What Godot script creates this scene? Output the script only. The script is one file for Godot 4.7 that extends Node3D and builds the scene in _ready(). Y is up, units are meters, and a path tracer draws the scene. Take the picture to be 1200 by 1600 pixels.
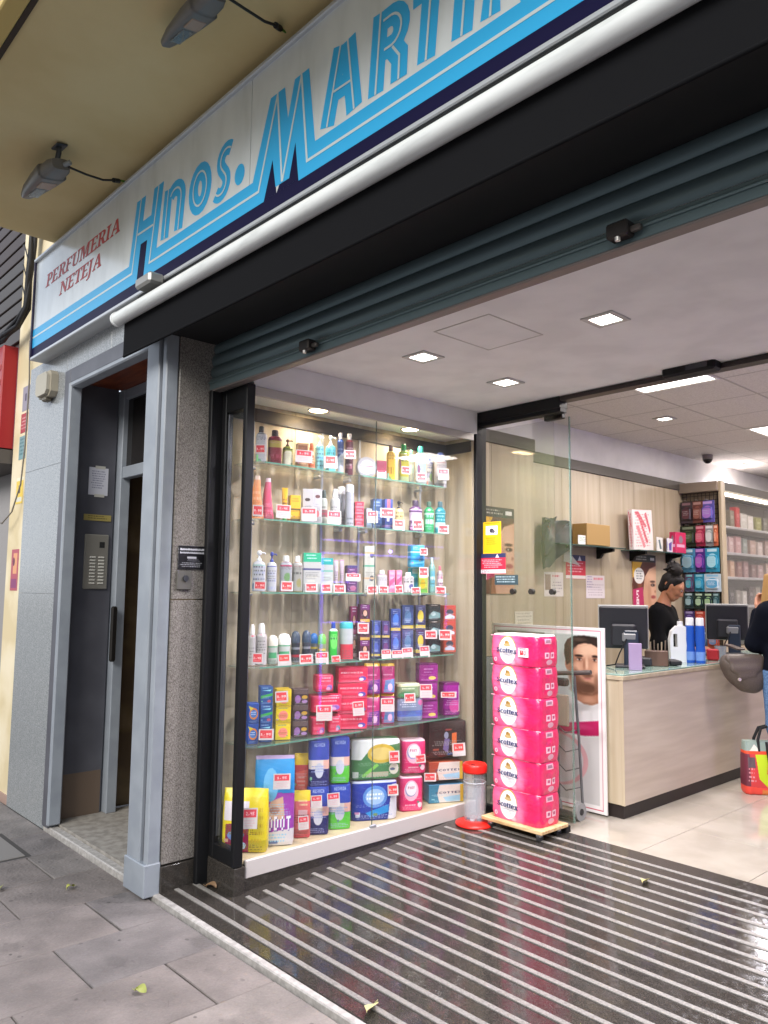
extends Node3D

# ---------------------------------------------------------------- mesh builder
class B:
	var v := PackedVector3Array()
	var n := PackedVector3Array()
	var u := PackedVector2Array()
	var i := PackedInt32Array()

	func quad(a: Vector3, b: Vector3, c: Vector3, d: Vector3, uv := Rect2(0, 0, 1, 1)) -> void:   # counter-clockwise seen from outside: a low left, b low right, c top right, d top left
		var nn := (b - a).cross(d - a)
		if nn.length_squared() < 1e-14:
			nn = (c - b).cross(d - b)
		nn = nn.normalized()
		var k := v.size()
		v.append_array(PackedVector3Array([a, b, c, d]))
		n.append_array(PackedVector3Array([nn, nn, nn, nn]))
		u.append_array(PackedVector2Array([Vector2(uv.position.x, uv.end.y), uv.end, Vector2(uv.end.x, uv.position.y), uv.position]))
		i.append_array(PackedInt32Array([k, k + 2, k + 1, k, k + 3, k + 2]))

	func tri(a: Vector3, b: Vector3, c: Vector3, uv := Vector2(0.5, 0.5)) -> void:
		var nn := (b - a).cross(c - a).normalized()
		var k := v.size()
		v.append_array(PackedVector3Array([a, b, c]))
		n.append_array(PackedVector3Array([nn, nn, nn]))
		u.append_array(PackedVector2Array([uv, uv, uv]))
		i.append_array(PackedInt32Array([k, k + 2, k + 1]))

	# a box with chamfered edges; front is +z
	func box(c: Vector3, s: Vector3, r := 0.0, front := Rect2(0, 0, 1, 1), side := Rect2(0, 0, 1, 1), t := Transform3D()) -> B:
		var h := s * 0.5
		r = minf(r, minf(h.x, minf(h.y, h.z)) * 0.95)
		var p := func(x: float, y: float, z: float) -> Vector3: return t * (c + Vector3(x, y, z))
		var x := h.x
		var y := h.y
		var z := h.z
		var xi := x - r
		var yi := y - r
		var zi := z - r
		quad(p.call(-xi, -yi, z), p.call(xi, -yi, z), p.call(xi, yi, z), p.call(-xi, yi, z), front)
		quad(p.call(xi, -yi, -z), p.call(-xi, -yi, -z), p.call(-xi, yi, -z), p.call(xi, yi, -z), side)
		quad(p.call(x, -yi, zi), p.call(x, -yi, -zi), p.call(x, yi, -zi), p.call(x, yi, zi), side)
		quad(p.call(-x, -yi, -zi), p.call(-x, -yi, zi), p.call(-x, yi, zi), p.call(-x, yi, -zi), side)
		var cap := Rect2(side.position + Vector2(side.size.x * 0.3, side.size.y * 0.02), side.size * Vector2(0.4, 0.02)) if side.size.x < 0.9 else side
		quad(p.call(-xi, y, zi), p.call(xi, y, zi), p.call(xi, y, -zi), p.call(-xi, y, -zi), cap)
		quad(p.call(-xi, -y, -zi), p.call(xi, -y, -zi), p.call(xi, -y, zi), p.call(-xi, -y, zi), cap)
		if r > 0.0:
			for s1 in [-1.0, 1.0]:
				for s2 in [-1.0, 1.0]:
					edge(p.call(-xi, s1 * y, s2 * zi), p.call(xi, s1 * y, s2 * zi), p.call(xi, s1 * yi, s2 * z), p.call(-xi, s1 * yi, s2 * z), t * c, cap)
					edge(p.call(s1 * x, -yi, s2 * zi), p.call(s1 * x, yi, s2 * zi), p.call(s1 * xi, yi, s2 * z), p.call(s1 * xi, -yi, s2 * z), t * c, side)
					edge(p.call(s1 * x, s2 * yi, -zi), p.call(s1 * x, s2 * yi, zi), p.call(s1 * xi, s2 * y, zi), p.call(s1 * xi, s2 * y, -zi), t * c, cap)
					for s3 in [-1.0, 1.0]:
						var a: Vector3 = p.call(s1 * x, s2 * yi, s3 * zi)
						var b: Vector3 = p.call(s1 * xi, s2 * y, s3 * zi)
						var d: Vector3 = p.call(s1 * xi, s2 * yi, s3 * z)
						if (b - a).cross(d - a).dot(a - t * c) > 0:
							tri(a, b, d, cap.get_center())
						else:
							tri(a, d, b, cap.get_center())
		return self

	func edge(a: Vector3, b: Vector3, c: Vector3, d: Vector3, centre: Vector3, uv: Rect2) -> void:
		if (b - a).cross(d - a).dot((a + c) * 0.5 - centre) > 0:
			quad(a, b, c, d, uv)
		else:
			quad(b, a, d, c, uv)

	# rings from bottom to top, each the same count of points running counter-clockwise seen from above
	func loft(rings: Array, uv := Rect2(0, 0, 1, 1), low := true, high := true, closed := true) -> B:
		var m: int = rings[0].size()
		var base := v.size()
		var cols := m + 1 if closed else m
		for r in rings.size():
			for k in cols:
				var q: Vector3 = rings[r][k % m]
				var ra: PackedVector3Array = rings[maxi(r - 1, 0)]
				var rb: PackedVector3Array = rings[mini(r + 1, rings.size() - 1)]
				var du: Vector3
				if closed:
					du = rings[r][(k + 1) % m] - rings[r][(k - 1 + m) % m]
				else:
					du = rings[r][mini(k + 1, m - 1)] - rings[r][maxi(k - 1, 0)]
				var dv: Vector3 = rb[k % m] - ra[k % m]
				var nn := du.cross(dv)
				v.append(q)
				n.append(nn.normalized() if nn.length_squared() > 1e-16 else Vector3.UP)
				u.append(Vector2(uv.position.x + uv.size.x * k / float(cols - 1), uv.end.y - uv.size.y * r / float(rings.size() - 1)))
		for r in rings.size() - 1:
			for k in cols - 1:
				var a := base + r * cols + k
				i.append_array(PackedInt32Array([a, a + cols + 1, a + 1, a, a + cols, a + cols + 1]))
		if closed and low:
			fan(rings[0], false, Vector2(uv.position.x + uv.size.x * 0.02, uv.end.y - uv.size.y * 0.02))
		if closed and high:
			fan(rings[-1], true, Vector2(uv.position.x + uv.size.x * 0.02, uv.position.y + uv.size.y * 0.02))
		return self

	func fan(ring: PackedVector3Array, up: bool, uv: Vector2) -> void:
		var c := Vector3()
		for q in ring:
			c += q
		c /= ring.size()
		for k in ring.size():
			var a := ring[k]
			var b := ring[(k + 1) % ring.size()]
			if up:
				tri(c, a, b, uv)
			else:
				tri(c, b, a, uv)

	# profile: Vector2(radius, y)
	func lathe(profile: Array, c := Vector3(), seg := 16, squash := 1.0, uv := Rect2(0, 0, 1, 1), power := 1.0) -> B:
		var rings := []
		for q in profile:
			var ring := PackedVector3Array()
			for k in seg:
				var a := PI * 0.5 + TAU * k / seg      # starts at the back (-z), so that the front (+z) is the middle of the texture
				var cx := cos(a)
				var cz := -sin(a)
				if power != 1.0:
					cx = signf(cx) * pow(absf(cx), power)
					cz = signf(cz) * pow(absf(cz), power)
				ring.append(c + Vector3(q.x * cx, q.y, q.x * squash * cz))
			rings.append(ring)
		return loft(rings, uv)

	func tube(points: Array, radius: float, seg := 8, ends := true) -> B:
		var rings := []
		var x := Vector3()
		for k in points.size():
			var d: Vector3 = (points[mini(k + 1, points.size() - 1)] - points[maxi(k - 1, 0)]).normalized()
			if x == Vector3():
				x = d.cross(Vector3.UP if absf(d.y) < 0.9 else Vector3.RIGHT).normalized()
			x = (x - d * x.dot(d)).normalized()
			var y := d.cross(x)
			var ring := PackedVector3Array()
			for j in seg:
				var a := TAU * j / seg
				ring.append(points[k] + (x * cos(a) + y * sin(a)) * radius)
			rings.append(ring)
		return loft(rings, Rect2(0, 0, 1, 1), ends, ends)

	# a flat outline in x-y given depth along z (from z0 up to z1), then turned by t
	func plate(outline: PackedVector2Array, z0: float, z1: float, t := Transform3D()) -> B:
		if Geometry2D.is_polygon_clockwise(outline):
			outline.reverse()
		var q := Geometry2D.triangulate_polygon(outline)
		var lo := outline[0]
		var hi := outline[0]
		for p in outline:
			lo = lo.min(p)
			hi = hi.max(p)
		var size := (hi - lo).max(Vector2(1e-5, 1e-5))
		for s in 2:
			var k := v.size()
			for p in outline:
				v.append(t * Vector3(p.x, p.y, z1 if s == 0 else z0))
				n.append((t.basis * Vector3(0, 0, 1 if s == 0 else -1)).normalized())
				u.append(Vector2((p.x - lo.x) / size.x, 1.0 - (p.y - lo.y) / size.y))
			for j in range(0, q.size(), 3):
				var a := q[j]
				var b := q[j + 1]
				var c := q[j + 2]
				var ccw := (outline[b] - outline[a]).cross(outline[c] - outline[a]) > 0
				if ccw == (s == 0):
					i.append_array(PackedInt32Array([k + a, k + c, k + b]))
				else:
					i.append_array(PackedInt32Array([k + a, k + b, k + c]))
		if z1 - z0 > 1e-6:
			for j in outline.size():
				var a2 := outline[j]
				var b2 := outline[(j + 1) % outline.size()]
				quad(t * Vector3(a2.x, a2.y, z0), t * Vector3(b2.x, b2.y, z0), t * Vector3(b2.x, b2.y, z1), t * Vector3(a2.x, a2.y, z1))
		return self

	func moved(t: Transform3D) -> B:
		for k in v.size():
			v[k] = t * v[k]
			n[k] = (t.basis * n[k]).normalized()
		return self

	func mesh() -> ArrayMesh:
		var a := []
		a.resize(Mesh.ARRAY_MAX)
		a[Mesh.ARRAY_VERTEX] = v
		a[Mesh.ARRAY_NORMAL] = n
		a[Mesh.ARRAY_TEX_UV] = u
		a[Mesh.ARRAY_INDEX] = i
		var m := ArrayMesh.new()
		m.add_surface_from_arrays(Mesh.PRIMITIVE_TRIANGLES, a)
		return m

# ---------------------------------------------------------------- naming, tagging
var taken := {}
var mats := {}
var rng := RandomNumberGenerator.new()

func numbered(called: String) -> String:
	var k: int = taken.get(called, 0)
	taken[called] = k + 1
	return called if k == 0 else "%s_%03d" % [called, k]

func tag(o: Node3D, label: String, category := "", group := "") -> Node3D:
	o.set_meta("label", label)
	if category:
		o.set_meta("category", category)
	if group:
		o.set_meta("group", group)
	return o

func part(called: String, shape, m: Material, parent: Node3D, t := Transform3D()) -> MeshInstance3D:
	var o := MeshInstance3D.new()
	o.mesh = shape.mesh() if shape is B else shape
	o.material_override = m
	o.name = called if parent != self else numbered(called)
	o.transform = t
	if parent != self:
		var k := 0
		while parent.has_node(NodePath(o.name)):
			k += 1
			o.name = "%s_%03d" % [called, k]
	parent.add_child(o, true)
	return o

func thing(called: String, label: String, category: String, at := Vector3(), turn := 0.0, group := "") -> Node3D:
	var o := Node3D.new()
	o.name = numbered(called)
	add_child(o, true)
	o.position = at
	o.rotation.y = turn
	return tag(o, label, category, group)

func single(called: String, shape, m: Material, label: String, category: String, at := Vector3(), turn := 0.0, group := "") -> MeshInstance3D:
	var o := part(called, shape, m, self)
	o.position = at
	o.rotation.y = turn
	tag(o, label, category, group)
	return o

func structure(called: String, shape, m: Material) -> Node3D:
	var o: Node3D
	if shape == null:
		o = Node3D.new()
		o.name = numbered(called)
		add_child(o, true)
	else:
		o = part(called, shape, m, self)
	o.set_meta("kind", "structure")
	return o

func bx(c: Vector3, s: Vector3, r := 0.0) -> B:
	return B.new().box(c, s, r)

func span(a: Vector3, b: Vector3, r := 0.0) -> B:      # a box between two corners
	return B.new().box((a + b) * 0.5, (b - a).abs(), r)

func cy(a: Vector3, b: Vector3, r: float, seg := 12) -> B:
	return B.new().tube([a, b], r, seg)

# ---------------------------------------------------------------- materials
func mat(hex: String, rough := 0.6, metal := 0.0, extra := "") -> StandardMaterial3D:
	var key := hex + str(rough) + "_" + str(metal) + extra
	if mats.has(key):
		return mats[key]
	var m := StandardMaterial3D.new()
	m.albedo_color = Color(hex)
	m.roughness = rough
	m.metallic = metal
	if extra == "coat":
		m.clearcoat_enabled = true
		m.clearcoat = 0.6
		m.clearcoat_roughness = 0.15
	if extra == "sss":
		m.subsurf_scatter_enabled = true
		m.subsurf_scatter_strength = 0.15
	mats[key] = m
	return m

func glass(hex: String, alpha: float) -> StandardMaterial3D:
	var key := "glass" + hex + str(alpha)
	if mats.has(key):
		return mats[key]
	var m := StandardMaterial3D.new()
	m.transparency = BaseMaterial3D.TRANSPARENCY_ALPHA
	var c := Color(hex)
	c.a = alpha
	m.albedo_color = c
	m.roughness = 0.02
	mats[key] = m
	return m

func glow(hex: String, energy: float) -> StandardMaterial3D:
	var key := "glow" + hex + str(energy)
	if mats.has(key):
		return mats[key]
	var m := StandardMaterial3D.new()
	m.albedo_color = Color(hex)
	m.emission_enabled = true
	m.emission = Color(hex)
	m.emission_energy_multiplier = energy
	mats[key] = m
	return m

func noise(kind: int, freq: float, octaves: int, colours: Array, stops: Array, seed_ := 1, size := 512, normal := 0.0, stretch := Vector2.ONE) -> NoiseTexture2D:
	var f := FastNoiseLite.new()
	f.noise_type = kind
	f.frequency = freq
	f.fractal_octaves = octaves
	f.fractal_type = FastNoiseLite.FRACTAL_FBM if octaves > 1 else FastNoiseLite.FRACTAL_NONE
	f.seed = seed_
	var t := NoiseTexture2D.new()
	t.width = int(size * stretch.x)
	t.height = int(size * stretch.y)
	t.seamless = true
	t.noise = f
	if normal > 0.0:
		t.as_normal_map = true
		t.bump_strength = normal
	else:
		var g := Gradient.new()
		g.offsets = PackedFloat32Array(stops)
		var cs := PackedColorArray()
		for c in colours:
			cs.append(Color(c))
		g.colors = cs
		t.color_ramp = g
	return t

func surface(tex: Texture2D, scale: Vector3, rough: float, bump: Texture2D = null, bump_scale := 0.3, metal := 0.0) -> StandardMaterial3D:
	var m := StandardMaterial3D.new()
	m.albedo_texture = tex
	m.uv1_triplanar = true
	m.uv1_world_triplanar = true
	m.uv1_scale = scale
	m.roughness = rough
	m.metallic = metal
	if bump:
		m.normal_enabled = true
		m.normal_texture = bump
		m.normal_scale = bump_scale
	return m

func tinted(m: StandardMaterial3D, c: Color) -> StandardMaterial3D:
	var d: StandardMaterial3D = m.duplicate()
	d.albedo_color = c
	return d

# ---------------------------------------------------------------- print: one sheet that holds the printed fronts of all packs
const SHEET := 2048
const CELL := 128
var sheet: Image
var sheet_used := 0
var paper: StandardMaterial3D
var shiny: StandardMaterial3D
const GLYPHS := "ABCDEFGHIJKLMNOPQRSTUVWXYZ0123456789',.€&%-"
const ROWS := "25755 65656 34443 65556 74647 74644 34553 55755 72227 11152 55655 44447 57755 65555 25552 65644 25563 65655 34216 72222 55557 55552 55775 55255 55222 71247 75557 26227 61247 71717 55711 74616 34757 71122 75757 75716 22000 00024 00002 36463 25257 51245 00700"   # three dots a row, five rows a letter

func put_ops(img: Image, at: Vector2i, size: Vector2i, side: int, spec: String) -> void:
	# ops parted by ';' : b y0 y1 c (band round the pack) | r x0 y0 x1 y1 c | e cx cy rx ry c | l x0 y0 x1 y1 c lines | t cx cy scale c WORD | g x0 y0 x1 y1 c0 c1 (print that fades) | p c x y x y ...
	var w := size.x - side
	var h := size.y
	for op in spec.split(";", false):
		var a := op.strip_edges().split(" ", false)
		match a[0]:
			"b":
				img.fill_rect(Rect2i(at.x, at.y + int(float(a[1]) * h), size.x, maxi(int((float(a[2]) - float(a[1])) * h), 1)), Color(a[3]))
			"r":
				img.fill_rect(Rect2i(at.x + int(float(a[1]) * w), at.y + int(float(a[2]) * h), maxi(int((float(a[3]) - float(a[1])) * w), 1), maxi(int((float(a[4]) - float(a[2])) * h), 1)), Color(a[5]))
			"e":
				var cx := float(a[1]) * w
				var cyy := float(a[2]) * h
				var rx := float(a[3]) * w
				var ry := float(a[4]) * h
				var col := Color(a[5])
				for y in range(maxi(int(cyy - ry), 0), mini(int(cyy + ry) + 1, h)):
					for x in range(maxi(int(cx - rx), 0), mini(int(cx + rx) + 1, w)):
						var dx := (x + 0.5 - cx) / rx
						var dy := (y + 0.5 - cyy) / ry
						var q := dx * dx + dy * dy
						if q <= 1.0:
							img.set_pixel(at.x + x, at.y + y, col)
			"s":   # soft spot of print: s cx cy rx ry c strength
				var scx := float(a[1]) * w
				var scy := float(a[2]) * h
				var srx := float(a[3]) * w
				var sry := float(a[4]) * h
				var scol := Color(a[5])
				var str_ := float(a[6])
				for y in range(maxi(int(scy - sry), 0), mini(int(scy + sry) + 1, h)):
					for x in range(maxi(int(scx - srx), 0), mini(int(scx + srx) + 1, w)):
						var dx := (x + 0.5 - scx) / srx
						var dy := (y + 0.5 - scy) / sry
						var q := 1.0 - (dx * dx + dy * dy)
						if q > 0.0:
							img.set_pixel(at.x + x, at.y + y, img.get_pixel(at.x + x, at.y + y).lerp(scol, minf(q * str_, 1.0)))
			"l":
				var lines := int(a[6])
				var x0 := float(a[1]) * w
				var x1 := float(a[3]) * w
				var step := (float(a[4]) - float(a[2])) * h / lines
				for k in lines:
					var x := x0 + rng.randf() * (x1 - x0) * 0.12
					var end := x1 - rng.randf() * (x1 - x0) * 0.25
					while x < end:
						var len := rng.randf_range(2.0, 7.0)
						img.fill_rect(Rect2i(at.x + int(x), at.y + int(float(a[2]) * h + k * step), maxi(int(minf(len, end - x)), 1), maxi(int(step * 0.5), 1)), Color(a[5]))
						x += len + 2.0
			"t":
				var word: String = a[5]
				var sc := int(a[3])
				word_on(img, at + Vector2i(int(float(a[1]) * w) - (word.length() * 4 - 1) * sc / 2, int(float(a[2]) * h) - sc * 5 / 2), sc, Color(a[4]), word)
			"g":
				var c0 := Color(a[5])
				var c1 := Color(a[6])
				var gy0 := int(float(a[2]) * h)
				var gy1 := int(float(a[4]) * h)
				for y in range(gy0, gy1):
					img.fill_rect(Rect2i(at.x + int(float(a[1]) * w), at.y + y, maxi(int((float(a[3]) - float(a[1])) * w), 1), 1), c0.lerp(c1, (y - gy0) / float(gy1 - gy0)))
			"p":
				var poly := PackedVector2Array()
				for k in range(2, a.size() - 1, 2):
					poly.append(Vector2(float(a[k]) * w, float(a[k + 1]) * h))
				var lo := poly[0]
				var hi := poly[0]
				for q in poly:
					lo = lo.min(q)
					hi = hi.max(q)
				for y in range(maxi(int(lo.y), 0), mini(int(hi.y) + 1, h)):
					for x in range(maxi(int(lo.x), 0), mini(int(hi.x) + 1, w)):
						if Geometry2D.is_point_in_polygon(Vector2(x + 0.5, y + 0.5), poly):
							img.set_pixel(at.x + x, at.y + y, Color(a[1]))

func word_on(img: Image, at: Vector2i, sc: int, col: Color, word: String) -> void:
	var rows := ROWS.split(" ")
	for k in word.length():
		var g := GLYPHS.find(word[k])
		if g < 0:
			continue
		var bits: String = rows[g]
		for y in 5:
			var b := int(bits[y])
			for x in 3:
				if b & (4 >> x):
					var px := at + Vector2i((k * 4 + x) * sc, y * sc)
					if px.x >= 0 and px.y >= 0 and px.x + sc <= img.get_width() and px.y + sc <= img.get_height():
						img.fill_rect(Rect2i(px, Vector2i(sc, sc)), col)

# a cell of the sheet: the front print takes the left 108 pixels, the side colours the rest
func cell(base: String, spec: String) -> Array:
	var per := SHEET / CELL
	var at := Vector2i(sheet_used % per, sheet_used / per) * CELL
	sheet_used += 1
	sheet.fill_rect(Rect2i(at, Vector2i(CELL, CELL)), Color(base))
	put_ops(sheet, at, Vector2i(CELL, CELL), 20, spec)
	var s := float(SHEET)
	return [Rect2((at.x + 1) / s, (at.y + 1) / s, 106 / s, 126 / s), Rect2((at.x + 112) / s, (at.y + 1) / s, 12 / s, 126 / s)]

func picture(w: int, h: int, base: String, spec: String, rough := 0.5) -> StandardMaterial3D:
	var img := Image.create_empty(w, h, false, Image.FORMAT_RGB8)
	img.fill(Color(base))
	put_ops(img, Vector2i(), Vector2i(w, h), 0, spec)
	var m := StandardMaterial3D.new()
	m.albedo_texture = ImageTexture.create_from_image(img)
	m.texture_repeat = false
	m.roughness = rough
	return m

# a printed photograph: drawn, softened, then sharp print over it
func photo_print(w: int, h: int, base: String, soft: String, sharp: String) -> StandardMaterial3D:
	var img := Image.create_empty(w, h, false, Image.FORMAT_RGB8)
	img.fill(Color(base))
	put_ops(img, Vector2i(), Vector2i(w, h), 0, soft)
	img.resize(w * 2 / 5, h * 2 / 5, Image.INTERPOLATE_LANCZOS)
	img.resize(w, h, Image.INTERPOLATE_CUBIC)
	put_ops(img, Vector2i(), Vector2i(w, h), 0, sharp)
	var m := StandardMaterial3D.new()
	m.albedo_texture = ImageTexture.create_from_image(img)
	m.texture_repeat = false
	m.roughness = 0.35
	return m

func lettering(text: String, height: float, m: Material, parent: Node3D, t: Transform3D, serif := false, bold := true, italic := 0.0, depth := 0.002, called := "lettering", wide := 1.0) -> MeshInstance3D:
	var f := SystemFont.new()
	f.font_names = PackedStringArray(["Droid Serif" if serif else "Droid Sans"])
	f.font_weight = 700 if bold else 400
	var tm := TextMesh.new()
	tm.text = text
	tm.font = f
	tm.font_size = 24
	tm.pixel_size = height / 17.0
	tm.depth = depth
	tm.curve_step = 3.0
	var sh := Transform3D(Basis(Vector3(wide, 0, 0), Vector3(italic, 1, 0), Vector3(0, 0, 1)), Vector3())
	return part(called, tm, m, parent, t * sh)

# ---------------------------------------------------------------- the place
var M := {}

func _ready() -> void:
	rng.seed = 7
	var cam := Camera3D.new()
	cam.name = "camera"
	cam.position = Vector3(0, 1.55, 1.903)
	cam.basis = Basis.from_euler(Vector3(deg_to_rad(5.72), deg_to_rad(47.4), deg_to_rad(0.63)))
	cam.fov = 66.68
	cam.near = 0.05
	cam.far = 300.0
	add_child(cam)
	var env := Environment.new()
	env.background_mode = Environment.BG_SKY
	env.sky = Sky.new()
	var sky := ProceduralSkyMaterial.new()
	sky.sky_top_color = Color("c3cfe2")
	sky.sky_horizon_color = Color("dbe3ee")
	sky.sky_curve = 0.2
	sky.ground_bottom_color = Color("8a8784")
	sky.ground_horizon_color = Color("b5b3b0")
	sky.energy_multiplier = 1.0
	env.sky.sky_material = sky
	env.tonemap_mode = Environment.TONE_MAPPER_LINEAR
	env.tonemap_exposure = 1.95
	env.sdfgi_enabled = true
	env.ssao_enabled = true
	env.ssil_enabled = true
	var we := WorldEnvironment.new()
	we.name = "world"
	we.environment = env
	add_child(we)
	var sun := DirectionalLight3D.new()
	sun.name = "overcast_sun"
	sun.light_energy = 0.5
	sun.light_color = Color("fffdf8")
	sun.light_angular_distance = 30.0
	sun.shadow_enabled = true
	sun.rotation_degrees = Vector3(-30, 25, 0)
	add_child(sun)
	sheet = Image.create_empty(SHEET, SHEET, false, Image.FORMAT_RGB8)
	materials()
	street()
	facade()
	sign_and_awning()
	entrance()
	shop_room()
	display_cabinet()
	counter_and_things()
	wall_things()
	people()
	products()
	finish_sheet()

func finish_sheet() -> void:
	var t := ImageTexture.create_from_image(sheet)
	paper.albedo_texture = t
	shiny.albedo_texture = t

func materials() -> void:
	paper = StandardMaterial3D.new()
	paper.roughness = 0.5
	shiny = StandardMaterial3D.new()
	shiny.roughness = 0.28
	var simplex := FastNoiseLite.TYPE_SIMPLEX_SMOOTH
	var val := FastNoiseLite.TYPE_VALUE
	var cellu := FastNoiseLite.TYPE_CELLULAR
	M.granite = surface(noise(val, 0.16, 4, ["74787a", "8b8f91", "999b9c", "a9aaab"], [0.25, 0.45, 0.58, 0.8], 3), Vector3(3.5, 3.5, 3.5), 0.22, noise(simplex, 0.02, 2, [], [], 5, 256, 1.0), 0.06)
	M.granite_warm = surface(noise(val, 0.12, 4, ["5f5954", "7a746f", "8a847e", "9a948e"], [0.25, 0.42, 0.58, 0.8], 8), Vector3(5.5, 4.0, 5.5), 0.22, noise(simplex, 0.02, 2, [], [], 6, 256, 1.0), 0.05)
	M.granite_black = surface(noise(val, 0.2, 3, ["322f2c", "393531", "423d39", "504a45"], [0.3, 0.5, 0.66, 0.85], 11), Vector3(3.1, 3.1, 3.1), 0.13)
	M.granite_black.roughness = 1.0
	M.granite_black.roughness_texture = noise(simplex, 0.006, 6, ["101010", "181818", "242424", "363636"], [0.25, 0.5, 0.65, 0.85], 14, 1024)
	M.granite_black.roughness_texture_channel = BaseMaterial3D.TEXTURE_CHANNEL_RED
	M.stripe = surface(noise(val, 0.2, 3, ["76726e", "88847f", "97928d"], [0.3, 0.5, 0.75], 12), Vector3(2, 2, 2), 0.4)
	var stone := paving_picture()
	var grit := noise(val, 0.3, 3, [], [], 22, 512, 3.0)
	for k in 4:
		M["slab%d" % k] = tinted(surface(stone, Vector3(0.55, 0.55, 0.55), 0.75, grit, 0.35), [Color(1, 1, 1), Color(0.93, 0.93, 0.94), Color(0.97, 0.955, 0.95), Color(1.04, 1.03, 1.02)][k])
		M["slab%d" % k].uv1_offset = Vector3(0.37 * k, 0.1, 0.21 * k)
	M.ground = surface(stone, Vector3(0.5, 0.5, 0.5), 0.85, grit, 0.3)
	M.joint = mat("5e5956", 0.95)
	M.asphalt = mat("8a8886", 0.9)
	M.step = surface(noise(simplex, 0.02, 6, ["8d8780", "9d978f", "aaa49c"], [0.2, 0.5, 0.8], 31), Vector3(1.3, 1.3, 1.3), 0.6, grit, 0.2)
	M.threshold = surface(noise(simplex, 0.03, 5, ["9d9893", "aca7a2", "bab5b0"], [0.2, 0.5, 0.8], 32), Vector3(1.5, 1.5, 1.5), 0.6)
	M.steel_grey = surface(noise(simplex, 0.01, 5, ["8f959e", "949aa2", "999fa7"], [0.25, 0.5, 0.75], 41), Vector3(0.7, 0.7, 0.7), 0.42)
	M.steel_dark = surface(noise(simplex, 0.01, 5, ["515158", "55555c", "5a5a61"], [0.25, 0.5, 0.75], 42), Vector3(0.6, 0.6, 0.6), 0.45)
	M.canopy = surface(noise(simplex, 0.004, 5, ["d3bc88", "d8c28f", "dcc795"], [0.25, 0.5, 0.75], 43, 1024), Vector3(0.3, 0.3, 0.3), 0.8)
	M.cream = surface(noise(simplex, 0.006, 5, ["d8c69f", "e4d4b2", "eadcbf"], [0.25, 0.5, 0.75], 44), Vector3(0.5, 0.5, 0.5), 0.85)
	M.marble = surface(noise(simplex, 0.006, 5, ["57493a", "65563f", "72624d"], [0.25, 0.5, 0.8], 45), Vector3(0.8, 0.8, 0.8), 0.3)
	M.wood_dark = surface(noise(simplex, 0.015, 4, ["2c140c", "43200f", "57301a"], [0.25, 0.5, 0.75], 46), Vector3(3, 0.4, 3), 0.4)
	M.wood_red = surface(noise(simplex, 0.015, 4, ["6a2c16", "7c3a1e", "8c4828"], [0.25, 0.5, 0.75], 47), Vector3(0.4, 3, 3), 0.35)
	M.plaster = surface(noise(simplex, 0.01, 4, ["d8d6d5", "dedcdb", "e2e0df"], [0.25, 0.5, 0.75], 48), Vector3(0.5, 0.5, 0.5), 0.8)
	M.tile_ceiling = surface(noise(val, 0.25, 3, ["c4bdb8", "cec8c3", "d4cec9"], [0.3, 0.5, 0.7], 49), Vector3(1.2, 1.2, 1.2), 0.9)
	M.floor_tile = surface(noise(simplex, 0.008, 5, ["a1998c", "a9a194", "b0a89b"], [0.25, 0.5, 0.75], 50), Vector3(0.5, 0.5, 0.5), 0.09)
	M.wood_pale = surface(noise(simplex, 0.012, 5, ["ab9b82", "b3a48b", "bbad95"], [0.2, 0.5, 0.8], 51), Vector3(1.6, 0.07, 1.6), 0.4)
	M.wood_counter = surface(noise(simplex, 0.014, 5, ["b3a495", "baab9c", "c1b3a4"], [0.2, 0.5, 0.8], 52), Vector3(0.12, 1.3, 0.12), 0.4)
	M.cabinet_back = surface(noise(simplex, 0.02, 4, ["a3977d", "aca088", "b4a992"], [0.2, 0.5, 0.8], 53), Vector3(1.4, 0.06, 1.4), 0.5)
	M.cornice = mat("57524b", 0.55)
	M.black = mat("151517", 0.5)
	M.black.metallic_specular = 0.35
	M.black_soft = mat("19191b", 0.9)
	M.black_soft.metallic_specular = 0.2
	M.white = mat("e4e2e0", 0.5)
	M.alu = mat("b8bcc0", 0.35, 0.7)
	M.dark_metal = mat("4a4c50", 0.4, 0.6)
	M.rubber = mat("151515", 0.8)

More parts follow.
